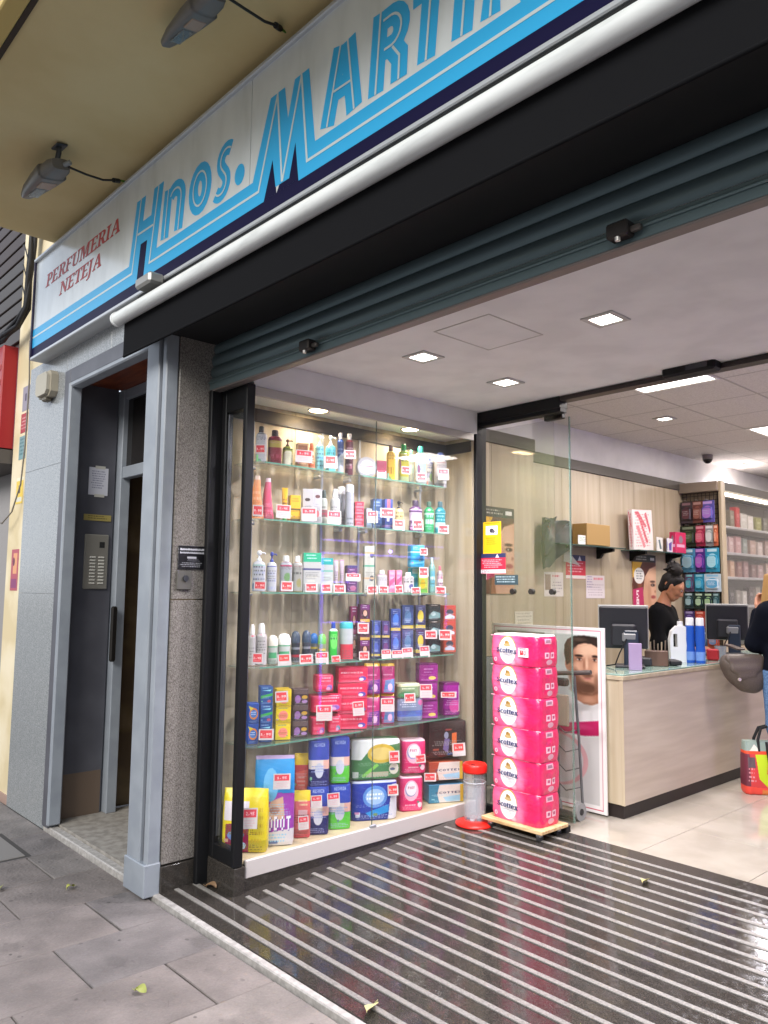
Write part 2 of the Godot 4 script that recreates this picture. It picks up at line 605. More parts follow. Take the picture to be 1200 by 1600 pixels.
# pale stone with fine grain, dark gum spots, scratches and old stains
func paving_picture() -> ImageTexture:
	var n := 896
	var img := Image.create_empty(n, n, false, Image.FORMAT_RGB8)
	var f := FastNoiseLite.new()
	f.frequency = 0.006
	f.fractal_octaves = 5
	f.seed = 21
	var g := FastNoiseLite.new()
	g.frequency = 0.35
	g.noise_type = FastNoiseLite.TYPE_VALUE
	g.seed = 5
	var big := f.get_seamless_image(n, n)
	for y in n:
		for x in n:
			var v := 0.475 + (big.get_pixel(x, y).r - 0.5) * 0.13 + g.get_noise_2d(x, y) * 0.028
			img.set_pixel(x, y, Color(v * 1.035, v * 0.975, v * 0.94))
	for k in 150:
		var c := Vector2(rng.randf() * n, rng.randf() * n)
		var r := rng.randf_range(1.5, 7.0) if k < 120 else rng.randf_range(14.0, 46.0)
		var dark := rng.randf_range(0.08, 0.35) if k < 120 else rng.randf_range(0.03, 0.09)
		var asp := rng.randf_range(0.6, 1.0)
		for y in range(int(c.y - r), int(c.y + r) + 1):
			for x in range(int(c.x - r), int(c.x + r) + 1):
				var q := Vector2((x - c.x), (y - c.y) / asp).length() / r + 0.25 * f.get_noise_2d(x * 9.0, y * 9.0)
				if q < 1.0:
					var px := posmod(x, n)
					var py := posmod(y, n)
					img.set_pixel(px, py, img.get_pixel(px, py).darkened(dark * minf((1.0 - q) * 2.5, 1.0)))
	for k in 70:
		var p := Vector2(rng.randf() * n, rng.randf() * n)
		var d := Vector2.from_angle(rng.randf() * TAU)
		for j in rng.randi_range(6, 60):
			var px := posmod(int(p.x + d.x * j), n)
			var py := posmod(int(p.y + d.y * j), n)
			img.set_pixel(px, py, img.get_pixel(px, py).lightened(0.12) if k % 2 else img.get_pixel(px, py).darkened(0.14))
	return ImageTexture.create_from_image(img)

# ---------------------------------------------------------------- street
func street() -> void:
	structure("ground", span(Vector3(-150, -0.2, -150), Vector3(150, -0.016, 150)), M.joint)
	var pave := structure("pavement", span(Vector3(-40, -0.0155, 1.45), Vector3(40, -0.004, 3.2)), M.ground)
	# slabs of 0.42 by 0.60, laid in rows that run away from the facade, every second row shifted by half a slab
	var shared := {}
	for col in range(-11, 9):
		var x0 := -2.68 + 0.42 * col
		var z := -0.04 if posmod(col, 2) == 0 else 0.26
		if posmod(col, 2) != 0:
			slab(pave, x0, 0.0, 0.255, shared)
		while z < 1.42:
			var z1 := z + 0.6
			slab(pave, x0, maxf(z, 0.0), minf(z1, 1.45), shared)
			z = z1
	part("manhole_cover", B.new().box(Vector3(-5.07, -0.001, 0.42), Vector3(0.5, 0.012, 0.34), 0.004), mat("827d79", 0.7), pave)
	part("manhole_frame", B.new().box(Vector3(-5.07, -0.004, 0.42), Vector3(0.56, 0.01, 0.40), 0.003), mat("423e3b", 0.8), pave)
	structure("kerb", span(Vector3(-40, -0.15, 3.2), Vector3(40, -0.004, 3.36)), M.threshold)
	structure("road", span(Vector3(-60, -0.16, 3.37), Vector3(60, -0.012, 12)), M.asphalt)
	# leaves that have blown about
	var spots := [Vector3(-4.15, 0.004, 0.25), Vector3(-2.94, 0.004, 0.44), Vector3(-4.37, 0.004, 0.52), Vector3(-2.22, 0.034, -0.10), Vector3(-2.09, 0.107, -1.82), Vector3(-3.62, 0.034, -0.26)]
	var says := ["small yellow-green leaf on the pavement slabs below the grey pillar", "yellow-green leaf on the pavement nearest the bottom of the picture", "yellow-green leaf at the left edge of the pavement", "large pale yellow leaf on the dark striped ramp near its outer edge", "small curled yellow leaf in the middle of the striped ramp", "dry brown leaf in the corner of the ramp by the black window frame"]
	var tones := ["a3a552", "979c50", "979a52", "c9c48a", "b8ae72", "8c6e52"]
	for k in spots.size():
		var s: float = [0.06, 0.055, 0.05, 0.085, 0.075, 0.07][k]
		var b := B.new()
		var edge_l := []
		var edge_r := []
		var mid := []
		for j in 7:
			var f := j / 6.0
			var w := s * 0.3 * sin(PI * pow(f, 0.8)) + 0.001
			var up := 0.012 * sin(PI * f) + 0.008 * f
			mid.append(Vector3(0, up, (f - 0.5) * s))
			edge_l.append(Vector3(-w, up + 0.008 * sin(f * 5.0 + k), (f - 0.5) * s))
			edge_r.append(Vector3(w, up + 0.010, (f - 0.5) * s))
		for j in 6:
			b.quad(edge_l[j], mid[j], mid[j + 1], edge_l[j + 1])
			b.quad(mid[j], edge_r[j], edge_r[j + 1], mid[j + 1])
		b.tube([Vector3(0, 0.002, -s * 0.5), Vector3(0.004, 0.004, -s * 0.78)], 0.0012, 5)
		single("leaf", b, mat(tones[k], 0.6), says[k], "leaf", spots[k], [0.6, 2.0, 1.2, 0.5, 0.2, 1.9][k])

func slab(pave: Node3D, x0: float, z0: float, z1: float, shared: Dictionary) -> void:
	if z1 - z0 < 0.05:
		return
	var size := Vector3(0.416, 0.02, z1 - z0 - 0.004)
	var key := "%.3f" % (z1 - z0)
	if not shared.has(key):
		shared[key] = bx(Vector3(), size, 0.003).mesh()
	var o := part("paving_slab", shared[key], M["slab%d" % rng.randi_range(0, 3)], pave)
	o.position = Vector3(x0 + 0.21, -0.01 + rng.randf_range(-0.0012, 0.0012), (z0 + z1) * 0.5)

# ---------------------------------------------------------------- the building's front
func facade() -> void:
	var b := thing("building", "tan building over the shop with its yellow canopy slab", "building")
	part("wall", span(Vector3(-6.05, 3.15, -0.6), Vector3(3.0, 9.0, -0.02)), M.cream, b)
	part("canopy_slab", span(Vector3(-5.45, 3.95, -0.02), Vector3(3.0, 4.16, 0.98)), M.canopy, b)
	part("canopy_lip", span(Vector3(-5.45, 3.93, 0.98), Vector3(3.0, 4.30, 1.06), 0.006), mat("c9ae6b", 0.75), b)
	part("canopy_drip_edge", span(Vector3(-5.45, 3.935, 0.955), Vector3(3.0, 3.951, 0.978)), mat("3d3125", 0.8), b)
	part("upper_balcony", span(Vector3(-5.6, 6.9, -0.02), Vector3(3.0, 7.1, 1.35)), mat("9a9a90", 0.85), b)
	# granite of the house entrance: left pier of four slabs, lintel of two, joints open by 3 mm
	var g := thing("granite_pier", "grey polished granite pier left of the house door, alarm box on it", "pier")
	var ys := [0.0, 0.62, 1.5, 2.38, 3.16]
	for k in 4:
		part("granite_slab", span(Vector3(-5.99, ys[k] + 0.0006, -0.3), Vector3(-5.262, ys[k + 1] - 0.0006, 0.0), 0.001), M.granite, g)
	var li := thing("granite_lintel", "grey granite lintel over the house door, below the sign", "lintel")
	part("granite_slab", span(Vector3(-5.2585, 3.0, -0.3), Vector3(-4.55, 3.16, 0.0), 0.002), M.granite, li)
	part("granite_slab", span(Vector3(-4.547, 3.0, -0.3), Vector3(-3.765, 3.16, 0.0), 0.002), M.granite, li)
	# house door in its recess
	var d := thing("house_door", "recessed grey metal house door with dark glass, beside the shop", "door", Vector3(-4.6, 0, -0.2))
	var off := Vector3(4.6, 0, 0.2)
	var px := func(a: Vector3, c: Vector3, r := 0.004) -> B: return span(a + off, c + off, r)
	part("outer_frame", px.call(Vector3(-5.258, 0.03, -0.05), Vector3(-5.16, 2.997, 0.012)), M.steel_dark, d)
	part("outer_frame", px.call(Vector3(-5.16, 2.9, -0.05), Vector3(-3.99, 2.997, 0.012)), M.steel_dark, d)
	part("frame_bead", px.call(Vector3(-5.16, 0.05, -0.06), Vector3(-5.125, 2.9, 0.022), 0.008), M.steel_grey, d)
	part("frame_bead", px.call(Vector3(-5.125, 2.866, -0.06), Vector3(-3.99, 2.9, 0.022), 0.008), M.steel_grey, d)
	part("side_panel", px.call(Vector3(-5.30, 0.05, -0.36), Vector3(-5.235, 2.95, -0.06)), M.steel_dark, d)
	part("kick_stain", px.call(Vector3(-5.236, 0.05, -0.35), Vector3(-5.233, 0.33, -0.07), 0.0), mat("6b5a4c", 0.7), d)
	part("soffit", px.call(Vector3(-5.235, 2.93, -0.47), Vector3(-3.8, 2.95, -0.06), 0.0), M.wood_red, d)
	part("back_frame", px.call(Vector3(-5.30, 0.05, -0.44), Vector3(-5.17, 2.93, -0.37)), M.steel_grey, d)
	part("transom", px.call(Vector3(-5.17, 2.30, -0.44), Vector3(-3.85, 2.38, -0.38)), M.steel_grey, d)
	part("head_rail", px.call(Vector3(-5.17, 2.86, -0.44), Vector3(-3.85, 2.93, -0.38)), M.steel_grey, d)
	part("transom_glass", px.call(Vector3(-5.17, 2.38, -0.415), Vector3(-3.85, 2.86, -0.405), 0.0), mat("221f1d", 0.08), d)
	# the door leaf stands open, so that the hall shows
	part("hall_wall", px.call(Vector3(-5.5, 0.05, -1.9), Vector3(-5.3, 2.9, -0.46), 0.0), M.marble, d)
	part("hall_ceiling", px.call(Vector3(-5.3, 2.75, -1.9), Vector3(-3.85, 2.9, -0.46), 0.0), M.plaster, d)
	part("hall_end", px.call(Vector3(-5.3, 0.05, -2.0), Vector3(-3.85, 2.9, -1.9), 0.0), M.wood_dark, d)
	part("hall_side", px.call(Vector3(-4.0, 0.05, -1.9), Vector3(-3.85, 2.75, -0.46), 0.0), M.wood_dark, d)
	var leaf := part("door_leaf", px.call(Vector3(-5.299, 0.051, -0.86), Vector3(-4.93, 2.74, -0.80)), M.marble, d)
	leaf.name = "marble_jamb"
	for k in 4:
		part("mailbox_slot", px.call(Vector3(-4.95, 1.42 + 0.11 * k, -1.899), Vector3(-4.2, 1.47 + 0.11 * k, -1.87), 0.0), mat("0f0c0b", 0.4), d)
	part("door_handle", px.call(Vector3(-5.15, 1.05, -0.37), Vector3(-5.12, 1.42, -0.33), 0.01), mat("2a2725", 0.4, 0.5), d)
	part("lock_plate", px.call(Vector3(-5.21, 1.05, -0.372), Vector3(-5.172, 1.36, -0.366), 0.0), M.alu, d)
	var st := structure("door_step", span(Vector3(-5.26, -0.1, -1.9), Vector3(-3.985, 0.05, -0.055)), M.step)
	st.set_meta("kind", "structure")
	structure("threshold_strip", span(Vector3(-5.26, -0.1, -0.054), Vector3(-3.985, 0.036, 0.0), 0.006), M.threshold)
	# what hangs in the recess
	var ic := thing("intercom", "brushed metal intercom plate with rows of bell buttons in the door recess", "intercom", Vector3(-5.233, 1.72, -0.245), PI / 2)
	part("plate", bx(Vector3(0, 0, 0.008), Vector3(0.165, 0.37, 0.016), 0.006), mat("a9a59c", 0.35, 0.5), ic)
	part("speaker_grille", bx(Vector3(0.035, 0.115, 0.0165), Vector3(0.035, 0.04, 0.002), 0.0), mat("2a2a2a", 0.5), ic)
	for k in 9:
		for s in [-1, 1]:
			part("bell_button", bx(Vector3(0.004 + s * 0.03, 0.03 - 0.022 * k, 0.018), Vector3(0.04, 0.011, 0.006), 0.002), mat("d8d5cc", 0.4), ic)
	var no := thing("paper_notice", "white paper notice taped to the dark panel above the intercom", "notice", Vector3(-5.233, 2.27, -0.24), PI / 2)
	part("sheet", bx(Vector3(0, 0, 0.001), Vector3(0.135, 0.19, 0.001)), picture(96, 128, "d3d3dc", "l 0.12 0.12 0.9 0.8 8888a0 8"), no)
	for s in [-1, 1]:
		part("tape", bx(Vector3(0.01, s * 0.098, 0.002), Vector3(0.07, 0.02, 0.001)), mat("c9c7bd", 0.3), no)
	single("brass_plate", bx(Vector3(0, 0, 0.002), Vector3(0.19, 0.042, 0.004), 0.001), picture(128, 28, "a8985a", "l 0.12 0.2 0.9 0.9 4c4426 2", 0.35), "narrow brass name plate between the notice and the intercom", "plate", Vector3(-5.233, 2.02, -0.245), PI / 2)
	# grey metal pillar between house door and shop
	var p := thing("grey_pillar", "light grey painted metal pillar between the house door and the shop", "pillar", Vector3(-3.87, 0, 0))
	part("main_face", bx(Vector3(-0.042, 1.5, -0.01), Vector3(0.145, 2.86, 0.08), 0.006), M.steel_grey, p)
	part("groove", bx(Vector3(0.046, 1.5, -0.02), Vector3(0.03, 2.86, 0.06)), M.steel_dark, p)
	part("edge_strip", bx(Vector3(0.083, 1.5, -0.012), Vector3(0.044, 2.86, 0.072), 0.006), M.steel_grey, p)
	part("foot", bx(Vector3(-0.004, 0.09, -0.004), Vector3(0.232, 0.16, 0.09), 0.005), M.steel_grey, p)
	# granite reveal towards the shop
	var r := thing("granite_reveal", "speckled warm grey granite reveal between the grey pillar and the shop window", "pier", Vector3(-3.8, 0, 0))
	part("lower_slab", bx(Vector3(-0.002, 0.82, -0.187), Vector3(0.09, 1.33, 0.27), 0.002), M.granite_warm, r)
	part("upper_slab", bx(Vector3(-0.002, 2.23, -0.187), Vector3(0.09, 1.48, 0.27), 0.002), M.granite_warm, r)
	part("black_base", bx(Vector3(0.002, 0.075, -0.185), Vector3(0.10, 0.145, 0.28), 0.003), M.granite_black, r)
	single("black_plaque", bx(Vector3(0, 0, 0.003), Vector3(0.175, 0.125, 0.006), 0.001), picture(128, 92, "17161a", "r 0.05 0.1 0.95 0.2 c9c9cf;r 0.05 0.25 0.95 0.34 c9c9cf;l 0.05 0.1 0.95 0.4 17161a 4;r 0.3 0.46 0.62 0.55 b5b5bb;l 0.3 0.58 0.75 0.7 9a9aa2 2;l 0.06 0.72 0.95 0.95 b5b5bb 3", 0.35), "small black plaque with white lettering on the warm granite reveal", "plaque", Vector3(-3.755, 1.71, -0.165), PI / 2)
	var ks := thing("key_switch", "small grey key switch box under the black plaque", "switch", Vector3(-3.755, 1.59, -0.115), PI / 2)
	part("plate", bx(Vector3(0, 0, 0.006), Vector3(0.085, 0.10, 0.012), 0.003), mat("5c5954", 0.5), ks)
	part("lock", cy(Vector3(0.005, 0.01, 0.01), Vector3(0.005, 0.01, 0.02), 0.016), M.dark_metal, ks)
	# alarm box
	var al := thing("alarm_box", "weathered cream alarm siren box high on the grey granite pier", "alarm box", Vector3(-5.535, 2.95, 0.0))
	var oct := PackedVector2Array([Vector2(-0.09, -0.09), Vector2(0.09, -0.09), Vector2(0.125, -0.06), Vector2(0.125, 0.06), Vector2(0.09, 0.09), Vector2(-0.09, 0.09), Vector2(-0.125, 0.06), Vector2(-0.125, -0.06)])
	part("case", B.new().plate(oct, 0.001, 0.05), mat("a79f8e", 0.7), al)
	var oct2 := PackedVector2Array()
	for q in oct:
		oct2.append(q * 0.86)
	part("cover", B.new().plate(oct2, 0.05, 0.075), mat("b3ad9f", 0.65), al)
	part("lamp_cap", bx(Vector3(0.0, -0.10, 0.03), Vector3(0.07, 0.03, 0.05), 0.008), mat("6a6357", 0.5), al)
	neighbour()

func neighbour() -> void:
	var p := thing("cream_pilaster", "cream painted wall strip at the left edge with stickers on it", "wall")
	part("wall", span(Vector3(-6.40, -0.1, -0.4), Vector3(-5.993, 9.0, -0.03)), M.cream, p)
	part("base", span(Vector3(-6.41, -0.1, -0.3), Vector3(-5.995, 0.05, -0.022)), mat("a98d80", 0.8), p)
	var s := thing("red_shop_sign", "red neighbouring shop sign with yellow lettering, cut by the left edge", "sign", Vector3(-7.2, 3.0, 0.05))
	part("panel", bx(Vector3(0, 0.02, -0.03), Vector3(1.56, 0.84, 0.12), 0.01), mat("a01f26", 0.4), s)
	part("yellow_bar", bx(Vector3(0.6, -0.3, 0.032), Vector3(0.3, 0.075, 0.003)), mat("e5a81c", 0.5), s)
	for k in 4:
		part("script_line", bx(Vector3(0.6, 0.26 - 0.12 * k, 0.032), Vector3(0.3, 0.045, 0.003)), picture(48, 8, "a01f26", "l 0 0.1 1 0.9 c58a30 1;l 0 0.5 1 1.2 b06a2c 1"), s)
	single("neighbour_shutter", span(Vector3(-8.0, -0.02, -0.3), Vector3(-6.405, 2.52, -0.2)), mat("96918f", 0.6), "grey wall of the neighbouring shop below the red sign", "wall")
	part("soffit", span(Vector3(-8.0, 2.50, -0.25), Vector3(-6.42, 2.62, 0.08)), mat("55504d", 0.7), s, Transform3D(Basis(), Vector3(7.2, -3.0, -0.05)))
	var w := thing("brown_shutter_window", "brown wooden window front above the red neighbouring sign", "window", Vector3(-7.2, 3.5, -0.1))
	part("backing", bx(Vector3(0, 2.0, -0.06), Vector3(1.58, 4.0, 0.1)), mat("3a2a22", 0.6), w)
	for k in 12:
		part("slat", bx(Vector3(0, 0.1 + 0.12 * k, 0.0), Vector3(1.5, 0.1, 0.03), 0.004), mat("36261f" if k > 5 else "3f3833", 0.55), w)
	part("side_rail", bx(Vector3(0.765, 1.0, 0.01), Vector3(0.06, 2.0, 0.05), 0.005), mat("4f372c", 0.5), w)
	# black cables that run down beside the sign and along the red one
	var c := thing("cable_bundle", "thick bundle of black cables running down beside the big shop sign", "cables")
	for k in 6:
		var pts := []
		for j in 13:
			var f := j / 12.0
			var q: Vector3
			if f < 0.72:
				q = Vector3(-5.93 - 0.14 * f + 0.03 * sin(f * 4.0 + k), 4.6 - 1.45 * f, 0.03)
			else:
				var g := (f - 0.72) / 0.28
				q = Vector3(-6.03 - 0.9 * g, 3.556 - 0.10 * sin(g * 1.6) - 0.02 * sin(g * 9.0 + k), 0.04 + 0.08 * g)
			pts.append(q + Vector3(0.018 * sin(k * 2.1 + j * 0.9), 0.012 * cos(k * 1.3 + j), 0.02 + 0.014 * cos(k * 2.0 + j * 0.7)))
		part("cable", B.new().tube(pts, 0.017, 6), mat("1b1a1e", 0.6), c)
	for k in 3:
		part("loose_wire", B.new().tube([Vector3(-6.35, 4.25 - 0.16 * k, 0.0), Vector3(-6.22, 4.2 - 0.16 * k, 0.03), Vector3(-6.07, 4.02 - 0.16 * k, 0.04)], 0.005, 5), mat("1b1a1e", 0.6), c)
	single("grey_cable", B.new().tube([Vector3(-6.06, 3.4, 0.0), Vector3(-6.02, 3.1, 0.0), Vector3(-6.03, 2.6, 0.0), Vector3(-6.05, 2.3, 0.01), Vector3(-6.15, 2.1, 0.03), Vector3(-6.3, 2.02, 0.05), Vector3(-6.45, 2.05, 0.05), Vector3(-6.6, 2.2, 0.0)], 0.006, 6), mat("7d766d", 0.6), "thin grey cable hanging in a loop down the cream wall", "cable")
	var st := [["grey", "9a95a4", 2.98, 0.19, "r 0.4 0.3 0.6 0.6 3c3550"], ["red", "b0474f", 2.79, 0.15, "l 0.1 0.2 0.9 0.9 e0b0b0 4"], ["teal", "7fa0a4", 2.6, 0.18, "l 0.1 0.1 0.9 0.9 4c7076 5"], ["yellow", "e6c33c", 2.27, 0.2, "r 0.0 0.0 1 0.14 efe6c8;r 0.35 0.3 0.65 0.62 54422a;r 0.1 0.75 0.9 0.95 d9d4c0"]]
	for k in 4:
		single("sticker", bx(Vector3(0, 0, 0.001), Vector3(0.15, st[k][3], 0.002)), picture(32, 40, st[k][1], st[k][4]), "%s sticker on the cream wall strip, %s" % [st[k][0], ["highest of the column", "directly under the grey one", "directly under the red one", "with a dark emblem, lowest of the column"][k]], "sticker", Vector3(-6.16 - 0.01 * k, st[k][2], -0.03), 0.0)
	single("small_poster", bx(Vector3(0, 0, 0.001), Vector3(0.16, 0.31, 0.002)), picture(32, 64, "b2505f", "r 0.3 0.1 0.85 0.6 e2a271;r 0.1 0.72 0.9 0.95 8a3a6a;e 0.35 0.3 0.15 0.1 6a2338"), "small red and orange poster low on the cream wall strip", "poster", Vector3(-6.2, 1.67, -0.03))
	# the house across the street, which the polished stone mirrors
	var o := thing("house_across", "tan house front across the street, mirrored in the polished granite", "building", Vector3(0, 0, 14))
	part("wall", bx(Vector3(-4, 3.5, 2), Vector3(40, 7, 4)), M.cream, o)
	for k in 8:
		for y in 1:
			part("window", bx(Vector3(-20 + 4.4 * k, 3.6 + 3.1 * y, -0.02), Vector3(1.3, 1.9, 0.1)), mat("39414a", 0.1), o)
	part("shop_front", bx(Vector3(-4, 1.3, -0.02), Vector3(36, 2.4, 0.12)), mat("575a60", 0.3), o)

# ---------------------------------------------------------------- sign, lamps, awning, shutter
func ribbon(b: B, pts: Array, half: float, z: float, closed := false) -> void:
	# a flat band of constant width along a path in the sign's plane, mitred at the corners
	var m := pts.size()
	var lo := []
	var hi := []
	for k in m:
		var p: Vector2 = pts[k]
		var d0: Vector2 = (p - pts[(k - 1 + m) % m]).normalized() if (k > 0 or closed) else (pts[1] - p).normalized()
		var d1: Vector2 = (pts[(k + 1) % m] - p).normalized() if (k < m - 1 or closed) else d0
		var n0 := Vector2(-d0.y, d0.x)
		var n1 := Vector2(-d1.y, d1.x)
		var mm := (n0 + n1).normalized()
		var len := half / maxf(mm.dot(n0), 0.62)
		lo.append(p - mm * len)
		hi.append(p + mm * len)
	for k in (m if closed else m - 1):
		var j := (k + 1) % m
		b.quad(Vector3(lo[k].x, lo[k].y, z), Vector3(lo[j].x, lo[j].y, z), Vector3(hi[j].x, hi[j].y, z), Vector3(hi[k].x, hi[k].y, z))

func sign_and_awning() -> void:
	var s := thing("shop_sign", "long white shop sign with light blue double-line lettering Hnos. Martin and a navy lower band", "sign", Vector3(-2.3, 3.52, 0.0))
	var off := Vector3(2.3, -3.52, 0.0)
	var t := Transform3D(Basis(), off)
	var white := surface(noise(FastNoiseLite.TYPE_SIMPLEX_SMOOTH, 0.008, 5, ["d3d8d8", "dde2e3", "e3e8e9"], [0.15, 0.45, 0.75], 55), Vector3(1.1, 0.35, 1.1), 0.2)
	white.clearcoat_enabled = true
	white.clearcoat = 0.5
	var blue := mat("2cb2ec", 0.4)
	var pale := mat("cfdee0", 0.3)
	var navy := mat("15123a", 0.5)
	navy.metallic_specular = 0.25
	part("panel", span(Vector3(-5.69, 3.17, -0.01), Vector3(-2.888, 3.868, 0.096)), white, s, t)
	part("panel", span(Vector3(-2.883, 3.17, -0.01), Vector3(2.6, 3.868, 0.096)), white, s, t)
	part("top_rail", span(Vector3(-5.70, 3.868, -0.01), Vector3(2.6, 3.892, 0.115), 0.005), mat("c9ccd0", 0.4, 0.3), s, t)
	part("bottom_rail", span(Vector3(-5.70, 3.146, -0.01), Vector3(2.6, 3.170, 0.108), 0.005), mat("c4c6c8", 0.35, 0.4), s, t)
	part("end_rail", span(Vector3(-5.704, 3.152, -0.01), Vector3(-5.69, 3.89, 0.112), 0.003), mat("2f2a4a", 0.5), s, t)
	# acrylic sheet laid on the panel, each layer half a millimetre to a millimetre proud: navy below, blue letters, pale inline
	var quad4 := func(x0: float, x1: float, x2: float, x3: float, y0: float, y1: float) -> PackedVector2Array: return PackedVector2Array([Vector2(x0, y0), Vector2(x1, y0), Vector2(x2, y1), Vector2(x3, y1)])
	part("navy_band", B.new().plate(quad4.call(-5.69, 2.6, 2.6, -5.69, 3.171, 3.24), 0.0961, 0.0966), navy, s, t)
	part("navy_inset", B.new().plate(quad4.call(-4.035, -3.925, -3.89, -3.995, 3.2405, 3.46), 0.0961, 0.0966), navy, s, t)
	part("navy_inset", B.new().plate(quad4.call(-2.78, -2.67, -2.695, -2.715, 3.2405, 3.42), 0.0961, 0.0966), navy, s, t)
	part("navy_inset", B.new().plate(quad4.call(-2.668, -2.50, -2.53, -2.545, 3.2405, 3.43), 0.0961, 0.0966), navy, s, t)
	var inl := B.new()
	var outline := PackedVector2Array([Vector2(-5.69, 3.236), Vector2(-5.69, 3.37), Vector2(-4.125, 3.36), Vector2(-4.053, 3.715), Vector2(-3.945, 3.715), Vector2(-3.968, 3.574), Vector2(-3.868, 3.574), Vector2(-3.843, 3.715), Vector2(-3.733, 3.715), Vector2(-3.79, 3.36), Vector2(-2.858, 3.36), Vector2(-2.73, 3.70), Vector2(-2.624, 3.70), Vector2(-2.596, 3.545), Vector2(-2.551, 3.70), Vector2(-2.453, 3.70), Vector2(-2.402, 3.358), Vector2(2.6, 3.355), Vector2(2.6, 3.232), Vector2(-2.509, 3.232), Vector2(-2.537, 3.413), Vector2(-2.577, 3.27), Vector2(-2.676, 3.27), Vector2(-2.704, 3.405), Vector2(-2.765, 3.236), Vector2(-3.936, 3.236), Vector2(-3.905, 3.446), Vector2(-3.985, 3.446), Vector2(-4.02, 3.236)])
	part("blue_line_lettering", B.new().plate(outline, 0.0967, 0.0973), blue, s, t)
	var paths := [
		[Vector2(-5.69, 3.312), Vector2(-4.083, 3.305), Vector2(-3.999, 3.712)],
		[Vector2(-4.03, 3.514), Vector2(-3.838, 3.508)],
		[Vector2(-3.788, 3.712), Vector2(-3.868, 3.302), Vector2(-2.808, 3.298), Vector2(-2.677, 3.69)],
		[Vector2(-2.677, 3.698), Vector2(-2.628, 3.275)],
		[Vector2(-2.626, 3.275), Vector2(-2.502, 3.698)],
		[Vector2(-2.502, 3.69), Vector2(-2.452, 3.294), Vector2(2.6, 3.294)],
	]
	for k in paths.size():
		ribbon(inl, paths[k], 0.0062, 0.0980 + 0.0001 * k)
	part("pale_inline", inl, pale, s, t)
	var arc := func(c: Vector2, rx: float, ry: float, a0: float, a1: float, k: int) -> Array:
		var o := []
		for j in k + 1:
			var a := deg_to_rad(lerpf(a0, a1, j / float(k)))
			o.append(c + Vector2(cos(a) * rx, sin(a) * ry))
		return o
	var letter_n: Array = [Vector2(-3.552, 3.381), Vector2(-3.53, 3.55)]
	letter_n.append_array(arc.call(Vector2(-3.592, 3.565), 0.062, 0.055, 0.0, 150.0, 8))
	var letter_s: Array = []
	letter_s.append_array(arc.call(Vector2(-3.088, 3.57), 0.055, 0.055, 50.0, 215.0, 9))
	letter_s.append_array(arc.call(Vector2(-3.142, 3.465), 0.055, 0.055, 35.0, -140.0, 10))
	var letter_r: Array = [Vector2(-1.995, 3.650)]
	letter_r.append_array(arc.call(Vector2(-1.955, 3.590), 0.056, 0.06, 85.0, -85.0, 9))
	letter_r.append(Vector2(-1.99, 3.532))
	var letters := {
		"letter_n": [[[Vector2(-3.702, 3.381), Vector2(-3.672, 3.645)], letter_n], 0.044],
		"letter_o": [[arc.call(Vector2(-3.338, 3.520), 0.066, 0.088, 0.0, 342.0, 19)], 0.046, true],
		"letter_s": [[letter_s], 0.036],
		"letter_a": [[[Vector2(-2.325, 3.381), Vector2(-2.246, 3.69)], [Vector2(-2.158, 3.381), Vector2(-2.202, 3.69)], [Vector2(-2.285, 3.512), Vector2(-2.175, 3.508)]], 0.046],
		"letter_r": [[[Vector2(-2.036, 3.378), Vector2(-2.010, 3.693)], letter_r, [Vector2(-1.945, 3.522), Vector2(-1.908, 3.47), Vector2(-1.912, 3.378)]], 0.043],
		"letter_t": [[[Vector2(-1.775, 3.378), Vector2(-1.745, 3.69)], [Vector2(-1.84, 3.648), Vector2(-1.66, 3.648)]], 0.044],
		"letter_i": [[[Vector2(-1.61, 3.378), Vector2(-1.58, 3.69)]], 0.047],
		"letter_n_capital": [[[Vector2(-1.488, 3.378), Vector2(-1.46, 3.69), Vector2(-1.36, 3.378), Vector2(-1.33, 3.69)]], 0.042],
	}
	for key in letters:
		var L: Array = letters[key]
		var bb := B.new()
		var cc := B.new()
		var k := 0
		for p in L[0]:
			ribbon(bb, p, L[1], 0.0968 + 0.0003 * k, L.size() > 2)
			ribbon(cc, p, 0.005, 0.0984 + 0.0002 * k, L.size() > 2)
			k += 1
		var o := part(key, bb, blue, s, t)
		part("inline", cc, pale, o)
	var dot := PackedVector2Array()
	for j in 16:
		dot.append(Vector2(-2.971, 3.445) + Vector2(cos(TAU * j / 16), sin(TAU * j / 16)) * Vector2(0.042, 0.05))
	part("full_stop", B.new().plate(dot, 0.0966, 0.0975), blue, s, t)
	var red := mat("c23a3c", 0.5)
	lettering("PERFUMERIA", 0.088, red, s, t * Transform3D(Basis(), Vector3(-4.875, 3.668, 0.0972)), true, true, 0.3, 0.001, "lettering", 1.42)
	lettering("NETEJA", 0.088, red, s, t * Transform3D(Basis(), Vector3(-4.865, 3.535, 0.0972)), true, true, 0.3, 0.001, "lettering", 1.42)
	# two floodlights below the canopy
	var lamp := thing("floodlight", "grey street-type floodlight under the canopy, nearer one above the big letter M", "lamp", Vector3(-2.74, 3.865, 0.49))
	lamp.rotation = Vector3(0.22, 0.04, 0.0)
	lamp.scale = Vector3.ONE * 0.8
	var rings := []
	for q in [[-0.27, 0.012, 0.008], [-0.25, 0.03, 0.018], [-0.15, 0.055, 0.03], [0.02, 0.075, 0.04], [0.12, 0.082, 0.045], [0.125, 0.07, 0.04], [0.2, 0.066, 0.038], [0.245, 0.05, 0.03]]:
		var ring := PackedVector3Array()
		for k in 16:
			var a := TAU * k / 16.0
			ring.append(Vector3(q[0], signf(sin(a)) * pow(absf(sin(a)), 0.6) * q[2], signf(cos(a)) * pow(absf(cos(a)), 0.6) * q[1]))
		rings.append(ring)
	part("housing", B.new().loft(rings), mat("76736f", 0.42, 0.3), lamp)
